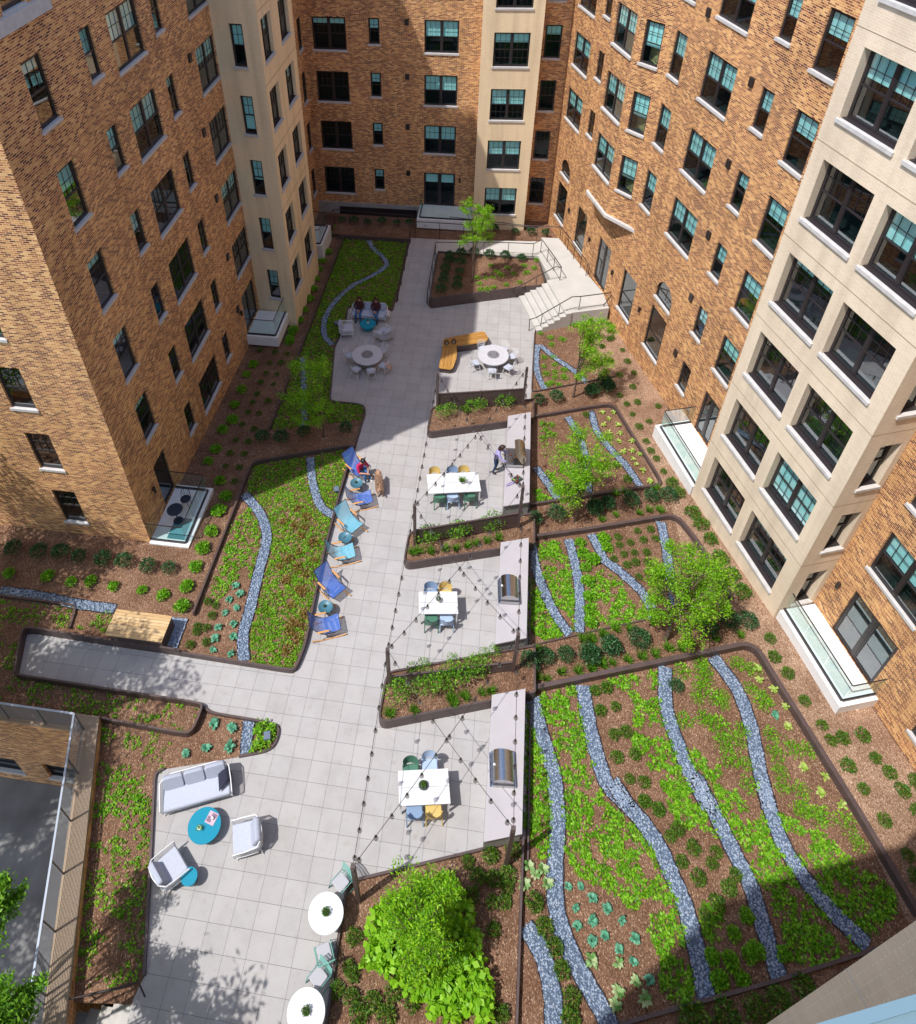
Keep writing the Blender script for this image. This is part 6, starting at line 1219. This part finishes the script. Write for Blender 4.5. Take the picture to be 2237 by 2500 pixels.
# landscape lights
for i, (k, x, y, hh, lb) in enumerate((('h', 1485, 905, .25, 'grey box light in the leafy tip of the pointed bed'), ('e', 277, 1583, .15, 'blue grey box light in the lower left lawn'), ('e', 278, 660, .2, 'dark box light behind the shaded left armchair'))):
    p = at(k, x, y, hh); m = MB(); m.box(-.10, .10, -.12, .12, .0, .09); m.box(-.03, .03, -.03, .03, -hh, 0); o = m.build('landscape_light', plain('light_housing', (.12, .16, .22), .5)); o.location = p; o.rotation_euler = (0, 0, .3); tag(o, lb, 'garden light')
# grills
SS = plain('brushed_stainless', (.50, .50, .50), .22, 1.0); SSD = plain('dark_grill_steel', (.10, .10, .10), .35, .8); HOODREF = plain('tan_reflection_steel', (.42, .36, .27), .3, .9)  # open hood steel has a tan reflection painted into its colour
def grill(x, y, z, rz, label, opened=False):
    e = empty('grill', (x, y, z), rz, label, 'grill'); m = MB(); m.box(-.34, .34, -.46, .46, -.02, .12); m.build('body', SS, e); hood = [(-.30, .12), (-.31, .22), (-.27, .34), (-.16, .42), (0, .44), (.14, .40), (.26, .30), (.31, .14)]
    m = MB(); rows = [[(x_, yy, z_) for x_, z_ in hood] for yy in (-.42, .42)]
    if not opened:
        m.grid(rows, 0, True); m.face([(x_, -.42, z_) for x_, z_ in hood]); m.face([(x_, .42, z_) for x_, z_ in hood][::-1]); m.build('hood', SS, e); m = MB(); m.tube([(-.355, -.34, .25), (-.355, .34, .25)], .014, 8); m.tube([(-.30, -.33, .25), (-.355, -.33, .25)], .01, 6); m.tube([(-.30, .33, .25), (-.355, .33, .25)], .01, 6); m.build('handle', SS, e); m = MB(); m.lathe([(.035, 0), (.035, .02)], 14, c=(-.28, 0, .36)); m.build('thermometer', WPOT, e)
    else:
        m.M = Matrix.Translation((.31, 0, .14)) @ Matrix.Rotation(math.radians(62), 4, 'Y') @ Matrix.Translation((-.31, 0, -.14)); m.grid(rows, 0, True); m.face([(x_, -.42, z_) for x_, z_ in hood]); m.face([(x_, .42, z_) for x_, z_ in hood][::-1]); m.tube([(-.355, -.34, .25), (-.355, .34, .25)], .014, 8); m.build('hood', HOODREF, e); m = MB()
        for k in range(16): yy = -.38 + k * .05; m.tube([(-.28, yy, .125), (.26, yy, .125)], .006, 4)
        m.build('cooking_grate', SSD, e)
        for k, (a, b) in enumerate(((-.1, -.2), (.05, -.05), (-.12, .1), (.1, .2))): m = MB(); m.lathe([(.05, 0), (.055, .012), (.04, .02)], 12, c=(a, b, .133)); m.build('food_patty', plain('grilled_food', (.12, .05, .02), .8), e)
    m = MB()
    for k in range(5): yy = -.34 + .17 * k; m.tube([(-.34, yy, .05), (-.375, yy, .05)], .022, 10)
    m.build('control_knobs', SSD, e); m = MB(); m.box(-.40, -.34, -.46, .46, -.03, .005); m.build('front_ledge', SS, e)
grill(7.00, 3.20, .92, .07, 'closed stainless grill on the lowest counter'); grill(7.02, 9.00, .92, .07, 'closed stainless grill on the middle counter'); grill(7.06, 15.40, T(14) + .93, .07, 'open stainless grill with its hood raised by the standing person', True)
tr = empty('serving_tray', (7.22, 14.30, .635), math.radians(50), 'dark tray of vegetables on the counter by the open grill', 'tray'); m = MB(); m.box(-.2, .2, -.15, .15, 0, .02); m.build('tray_board', plain('dark_tray', (.05, .035, .03), .5), tr); cols = [(.02, .22, .16), (.4, .03, .05), (.05, .3, .1), (.55, .42, .04), (.3, .02, .06)]
for k in range(9): m = MB(); m.lathe([(.001, 0), (.035, .02), (.03, .05), (.001, .06)], 8, c=(random.uniform(-.15, .15), random.uniform(-.1, .1), .02)); m.build('vegetable', plain('veg_%d' % (k % 5), cols[k % 5], .5), tr)
rows = [[(6.78 + .32 * a_1 + .03 * math.sin(9 * b_1), 13.86 + .30 * a_1 + .12 * b_1 - .08 * a_1, .665 + .012 * math.sin(7 * a_1 + 5 * b_1)) for a_1 in [i / 6 for i in range(7)]] for b_1 in [i / 5 for i in range(6)]]
tag(clothmesh(rows, plain('lilac_towel', (.30, .26, .48), .95, var=.15, scale=30), 'towel'), 'lilac towel on the counter beside the vegetable tray', 'towel')
# ------------------------------------------------------------------ people
SKIN = plain('skin', (.48, .26, .18), .55); JEAN = plain('blue_denim', (.03, .12, .30), .85, var=.15, scale=30); NAVJ = plain('navy_trousers', (.015, .035, .09), .85, var=.15, scale=30)
RED = plain('raspberry_knit', (.50, .01, .09), .85, var=.08, scale=30); LILAC = plain('lilac_shirt', (.36, .32, .62), .85, var=.06, scale=30); BURG = plain('burgundy_jacket', (.055, .015, .018), .9, var=.2, scale=30); SHOE = plain('dark_shoe', (.015, .012, .012), .5); WSH = plain('white_shoe', (.6, .6, .6), .6)
HAIRB = plain('dark_brown_hair', (.035, .014, .008), .5, var=.3, scale=40); HAIRK = plain('black_hair', (.012, .009, .008), .4, var=.3, scale=40)
def skin_mesh(name, verts, edges, rads, mats, ematidx, parent, sub=2):
    me = bpy.data.meshes.new(name); me.from_pydata([tuple(v) for v in verts], edges, []); o = bpy.data.objects.new(name, me); COL.objects.link(o); md = o.modifiers.new('Skin', 'SKIN'); md.use_smooth_shade = True
    for sv, r in zip(me.skin_vertices[0].data, rads): sv.radius = (r, r) if not isinstance(r, tuple) else r
    me.skin_vertices[0].data[0].use_root = True; s = o.modifiers.new('Sub', 'SUBSURF'); s.levels = sub; s.render_levels = sub
    dg = bpy.context.evaluated_depsgraph_get(); dg.update(); nm = bpy.data.meshes.new_from_object(o.evaluated_get(dg)); bpy.data.objects.remove(o); nm.name = name
    nm.materials.clear()
    for m_ in mats: nm.materials.append(m_)
    V = [Vector(v) for v in verts]; seg = [(V[a], V[b], k) for (a, b), k in zip(edges, ematidx)]
    for p in nm.polygons:
        c = p.center; best = 1e9; bi = 0
        for a, b, k in seg:
            d = b - a; t = max(0, min(1, (c - a).dot(d) / max(d.length_squared, 1e-9))); dd = (a + d * t - c).length
            if dd < best: best = dd; bi = k
        p.material_index = bi; p.use_smooth = True
    return link(nm, name, parent)
def person(loc, rz, J, label, top, legs, shoe, hair, hairlen, bare=0, hscale=1.0):
    """J: joints in local metres, +y forward, +x to the figure's right"""
    e = empty('person', loc, rz, label, 'person'); v = []; r = []; ed = []; mi = []
    def add(p, rr): v.append(Vector(p)); r.append(rr); return len(v) - 1
    def con(a, b, k): ed.append((a, b)); mi.append(k)
    pel = add(J['pelvis'], (.17, .135)); wst = add(J['waist'], (.155, .12)); ch = add(J['chest'], (.185, .135)); nk0 = add(J['neck'], .062); hd0 = add(Vector(J['neck']).lerp(Vector(J['head']), .5), .056); hd = add(J['head'], (.085, .098)); ht = add(Vector(J['head']) + (Vector(J['head']) - Vector(J['neck'])).normalized() * .085, .062)
    con(pel, wst, 0); con(wst, ch, 0); con(ch, nk0, 0); con(nk0, hd0, 3); con(hd0, hd, 3); con(hd, ht, 3)
    for s in ('L', 'R'):
        sh = add(J['sh' + s], .078); el = add(J['el' + s], .052); wr = add(J['wr' + s], .027); con(ch, sh, 0); mid = add(Vector(J['sh' + s]).lerp(Vector(J['el' + s]), .5), .064); con(sh, mid, 0); con(mid, el, 0); con(el, wr, 3 if bare else 0)
        D = (Vector(J['wr' + s]) - Vector(J['el' + s])).normalized(); S = D.cross(Vector((0, 0, 1)));  S = S.normalized() if S.length > .1 else Vector((1, 0, 0)); dn = D.cross(S).normalized(); dn = dn if dn.z < 0 else -dn
        pm = add(Vector(J['wr' + s]) + D * .05, (.038, .018)); con(wr, pm, 3)
        for k, (o_, L) in enumerate(((-.03, .065), (-.01, .078), (.010, .072), (.028, .055))):
            k0 = add(v[pm] + S * o_ + D * .035, .0095); k1 = add(v[k0] + D * L * .5 + dn * .008, .0088); k2 = add(v[k1] + D * L * .4 + dn * L * .45, .0078); con(pm, k0, 3); con(k0, k1, 3); con(k1, k2, 3)
        sg = 1 if s == 'L' else -1; t0 = add(Vector(J['wr' + s]) + D * .03 + S * .035 * sg, .0105); t1 = add(v[t0] + D * .035 + S * .022 * sg + dn * .01, .009); con(pm, t0, 3); con(t0, t1, 3)
        hp = add(J['hip' + s], .092); kn = add(J['kn' + s], .062); mt = add(Vector(J['hip' + s]).lerp(Vector(J['kn' + s]), .5), .082); an = add(J['an' + s], .040); cf = add(Vector(J['kn' + s]).lerp(Vector(J['an' + s]), .35), .058); hl = add(Vector(J['an' + s]) - Vector((0, 0, .05)), .038); to = add(J['toe' + s], (.042, .026))
        con(pel, hp, 1); con(hp, mt, 1); con(mt, kn, 1); con(kn, cf, 1); con(cf, an, 1); con(an, hl, 2); con(hl, to, 2)
    skin_mesh('body', v, ed, r, [top, legs, shoe, SKIN], mi, e)
    H = Vector(J['head']); U = (H - Vector(J['neck'])).normalized(); Fw = Vector(J.get('face', (0, 1, 0))).normalized(); Fw = (Fw - U * Fw.dot(U)).normalized(); Sx = Fw.cross(U).normalized(); Mh = Matrix((Sx, Fw, U)).transposed().to_4x4(); Mh.translation = H
    m = MB(); m.M = Mh; rows = []
    for i in range(9):
        ph = math.pi * i / 8 * (.62 if hairlen < .2 else .72); rr = []
        for k in range(18):
            t = 2 * math.pi * k / 18; fr = max(0, math.sin(t)); rad = .108 * math.sin(max(ph, .001)) * (1 - .16 * fr * (i > 3)); z = .118 * math.cos(ph) + (.05 * fr if i > 3 else 0); rr.append((rad * math.cos(t), rad * math.sin(t) * 1.10 - .012 - (.0 if i < 5 else .01), z + .02))
        rows.append(rr)
    m.grid(rows, 0, True, True)
    if hairlen > .15:
        for k in range(11):
            t = math.radians(180 + 180 * k / 10); x, y = .095 * math.cos(t), .095 * math.sin(t) - .01; m.tube([(x, y, .02), (x * 1.12, y * 1.1, -hairlen * .5), (x * .95, y * .9, -hairlen)], [.03, .028, .012], 6)
    m.build('hair', hair, e)
    m = MB(); m.M = Mh; m.tube([(0, .093, .02), (0, .118, -.015), (0, .10, -.03)], [.008, .014, .008], 6)
    for s in (-1, 1): m.lathe([(.001, -.011), (.011, 0), (.001, .011)], 8, c=(s * .033, .088, .018), m=1); m.lathe([(.001, -.03), (.014, -.01), (.016, .01), (.001, .03)], 6, c=(s * .092, 0, -.005))
    m.tube([(-.024, .09, -.052), (0, .099, -.052), (.024, .09, -.052)], .006, 5, m=2); m.build('face_features', [SKIN, plain('eye_dark', (.02, .015, .01), .3), plain('lips', (.35, .10, .09), .5)], e); return e
def sit(seat=.45, lean=-.12, cross=False, arms='lap', look=(0, 1, -.15), hunch=0):
    y0 = 0; J = dict(pelvis=(0, y0, seat + .08), waist=(0, y0 + lean * .35 + hunch * .1, seat + .25), chest=(0, y0 + lean + hunch * .35, seat + .45), neck=(0, y0 + lean * 1.1 + hunch * .55, seat + .62), head=(0, y0 + lean * 1.0 + hunch * .85, seat + .77), face=look,
             shL=(-.18, y0 + lean + hunch * .4, seat + .54), shR=(.18, y0 + lean + hunch * .4, seat + .54), hipL=(-.09, .03, seat + .06), hipR=(.09, .03, seat + .06), knL=(-.12, .46, seat + .09), knR=(.12, .46, seat + .09), anL=(-.12, .50, .10), anR=(.12, .50, .10), toeL=(-.13, .66, .035), toeR=(.13, .66, .035))
    if cross: J.update(knR=(.02, .48, seat + .20), anR=(-.18, .62, seat - .10), toeR=(-.22, .74, seat - .14))
    J.update(elL=(-.24, .06 + hunch * .5, seat + .30), wrL=(-.08, .26 + hunch * .6, seat + .22), elR=(.24, .06 + hunch * .5, seat + .30), wrR=(.07, .27 + hunch * .6, seat + .24)); return J
person((-1.55, 25.98, -.88), math.pi, sit(.43, -.10, False), 'person in a burgundy top and blue jeans on the left end of the shaded sofa', BURG, JEAN, SHOE, HAIRB, .22)
person((-.62, 25.98, -.88), math.pi, sit(.43, -.10, True, look=(0, .8, -.5)), 'person in a dark jacket and jeans sitting cross-legged in the middle of the shaded sofa', BURG, JEAN, SHOE, HAIRB, .26)
J = sit(.36, .0, False, hunch=.32, look=(0, .6, -.8)); J['wrL'] = (-.04, .50, .62); J['wrR'] = (.06, .52, .60); J['elL'] = (-.26, .26, .58); J['elR'] = (.26, .26, .58); J['shL'] = (-.19, .12, .86); J['shR'] = (.19, .12, .86)
person((.62, 14.45, T(14.5) + .02), math.radians(-38 - 90), J, 'person in a raspberry top and blue jeans on a rocking chair', RED, JEAN, WSH, HAIRK, .08, bare=1)
J = dict(pelvis=(0, -.04, .93), waist=(0, -.02, 1.06), chest=(0, .05, 1.28), neck=(0, .12, 1.46), head=(0, .20, 1.60), face=(0, .6, -.8), shL=(-.18, .08, 1.38), shR=(.18, .08, 1.38), elL=(-.25, .20, 1.15), wrL=(-.20, .42, 1.10), elR=(.27, .22, 1.14), wrR=(.25, .46, 1.06), hipL=(-.09, -.03, .88), hipR=(.09, -.03, .88), knL=(-.10, .02, .49), knR=(.11, -.0, .49), anL=(-.11, -.03, .10), anR=(.13, -.10, .10), toeL=(-.13, .14, .035), toeR=(.16, .06, .035))
person((6.36, 15.42, T(15.4) + .02), math.radians(-90 - 8), J, 'person in a lilac shirt and navy trousers standing at the open grill', LILAC, NAVJ, SHOE, HAIRB, .20)
# dog
FUR = plain('tan_dog_fur', (.42, .25, .16), .95, var=.35, scale=26, bump=.8); dg_ = empty('dog', (1.58, 13.72, T(13.8) + .02), math.radians(104), 'fluffy tan dog standing beside the sitting person', 'dog')
v = [(0, 0, .46), (.16, .0, .47), (.30, 0, .50), (.38, 0, .60), (.44, .0, .68), (.54, 0, .66), (.60, 0, .63), (-.18, 0, .46), (-.30, 0, .45)]; r = [(.15, .15), (.16, .17), (.15, .15), .10, (.11, .10), .055, .04, (.15, .14), .13]; ed = [(0, 1), (1, 2), (2, 3), (3, 4), (4, 5), (5, 6), (0, 7), (7, 8)]
for s in (-1, 1):
    b = len(v); v += [(.24, s * .08, .36), (.25, s * .085, .2), (.25, s * .085, .05), (.30, s * .085, .02)]; r += [.055, .035, .028, .03]; ed += [(2, b), (b, b + 1), (b + 1, b + 2), (b + 2, b + 3)]
    b = len(v); v += [(-.28, s * .09, .34), (-.22, s * .095, .24), (-.34, s * .095, .14), (-.33, s * .095, .04), (-.28, s * .095, .02)]; r += [.075, .045, .03, .028, .03]; ed += [(8, b), (b, b + 1), (b + 1, b + 2), (b + 2, b + 3), (b + 3, b + 4)]
b = len(v); v += [(-.42, 0, .52), (-.52, .03, .60), (-.56, .06, .68)]; r += [.035, .045, .03]; ed += [(8, b), (b, b + 1), (b + 1, b + 2)]
skin_mesh('body', v, ed, r, [FUR], [0] * len(ed), dg_)
for s in (-1, 1): m = MB(); m.tube([(.43, s * .06, .73), (.42, s * .105, .69), (.43, s * .115, .60)], [.02, .035, .02], 6); m.build('ear', FUR, dg_)
m = MB(); m.lathe([(.001, -.014), (.014, 0), (.001, .014)], 8, c=(.635, 0, .635)); [m.lathe([(.001, -.01), (.01, 0), (.001, .01)], 6, c=(.50, s * .045, .70)) for s in (-1, 1)]; m.build('nose_and_eyes', RAILM, dg_)
nf = 2600; pts = rng.normal(size=(nf, 3)); ax = np.array([[-.3, 0, .46], [.35, 0, .52]]); t = rng.random(nf)[:, None]; C = ax[0] * (1 - t) + ax[1] * t; dr = unit(pts * np.array([.4, 1, 1])); C = C + dr * .165; D = unit(dr * .6 + np.array([-.6, 0, -.5]) + .4 * rng.normal(size=(nf, 3))); V_, F_ = leafverts(C, D, .05 + .03 * rng.random(nf), .25); o = link(npmesh('shaggy_coat', V_, F_, islandmat('dog_hair', [(.24, .13, .075), (.38, .23, .15), (.52, .37, .27)], .9)), 'shaggy_coat', dg_)
rows = [[(-.02 + .1 * a1, -.42 * 0 + .0, 0) for a1 in (0, 1)] for _ in (0, 1)]
rows = [[(-.04 + .25 * a1 + .02 * math.sin(8 * b1), 25.55 + .45 * b1, -.88 + .62 - .25 * max(0, a1 - .4) - .01 * b1) for a1 in [i / 5 for i in range(6)]] for b1 in [i / 5 for i in range(6)]]
tag(clothmesh(rows, plain('patterned_throw', (.50, .50, .52), .9, var=.5, scale=22), 'throw_blanket'), 'black and white patterned throw over the right arm of the shaded sofa', 'blanket')
# ------------------------------------------------------------------ camera, light, sky
cam = bpy.data.cameras.new('Camera'); co = bpy.data.objects.new('Camera', cam); COL.objects.link(co); M = Matrix(((RM[0][0], -RM[1][0], -RM[2][0], CAM[0]), (RM[0][1], -RM[1][1], -RM[2][1], CAM[1]), (RM[0][2], -RM[1][2], -RM[2][2], CAM[2]), (0, 0, 0, 1))); co.matrix_world = M
cam.sensor_fit = 'HORIZONTAL'; cam.sensor_width = 36; cam.lens = F / 2237 * 36; cam.shift_x = (1118.5 - PPX) / 2237; cam.shift_y = -(1250 - PPY) / 2237; cam.clip_start = .1; cam.clip_end = 1000; SC.camera = co
AZ, EL = math.radians(219.3), math.radians(61); sv = Vector((math.cos(EL) * math.cos(AZ), math.cos(EL) * math.sin(AZ), math.sin(EL)))
sl = bpy.data.lights.new('Sun', 'SUN'); sl.energy = 2.8; sl.angle = math.radians(.53); sl.color = (1, .96, .90); so = bpy.data.objects.new('Sun', sl); COL.objects.link(so); so.rotation_euler = sv.to_track_quat('Z', 'Y').to_euler()
wd = bpy.data.worlds.new('World'); SC.world = wd; wd.use_nodes = True; nt = wd.node_tree; bg = nt.nodes['Background']; sk = nt.nodes.new('ShaderNodeTexSky'); sk.sky_type = 'NISHITA'; sk.sun_disc = False; sk.sun_elevation = EL; sk.sun_rotation = math.atan2(sv.x, sv.y); nt.links.new(sk.outputs[0], bg.inputs[0]); bg.inputs[1].default_value = .15
SC.view_settings.view_transform = 'Standard'; SC.view_settings.look = 'None'; SC.view_settings.exposure = .75; SC.view_settings.gamma = 1
SC.cycles.max_bounces = 8; SC.cycles.transparent_max_bounces = 16; SC.cycles.diffuse_bounces = 4
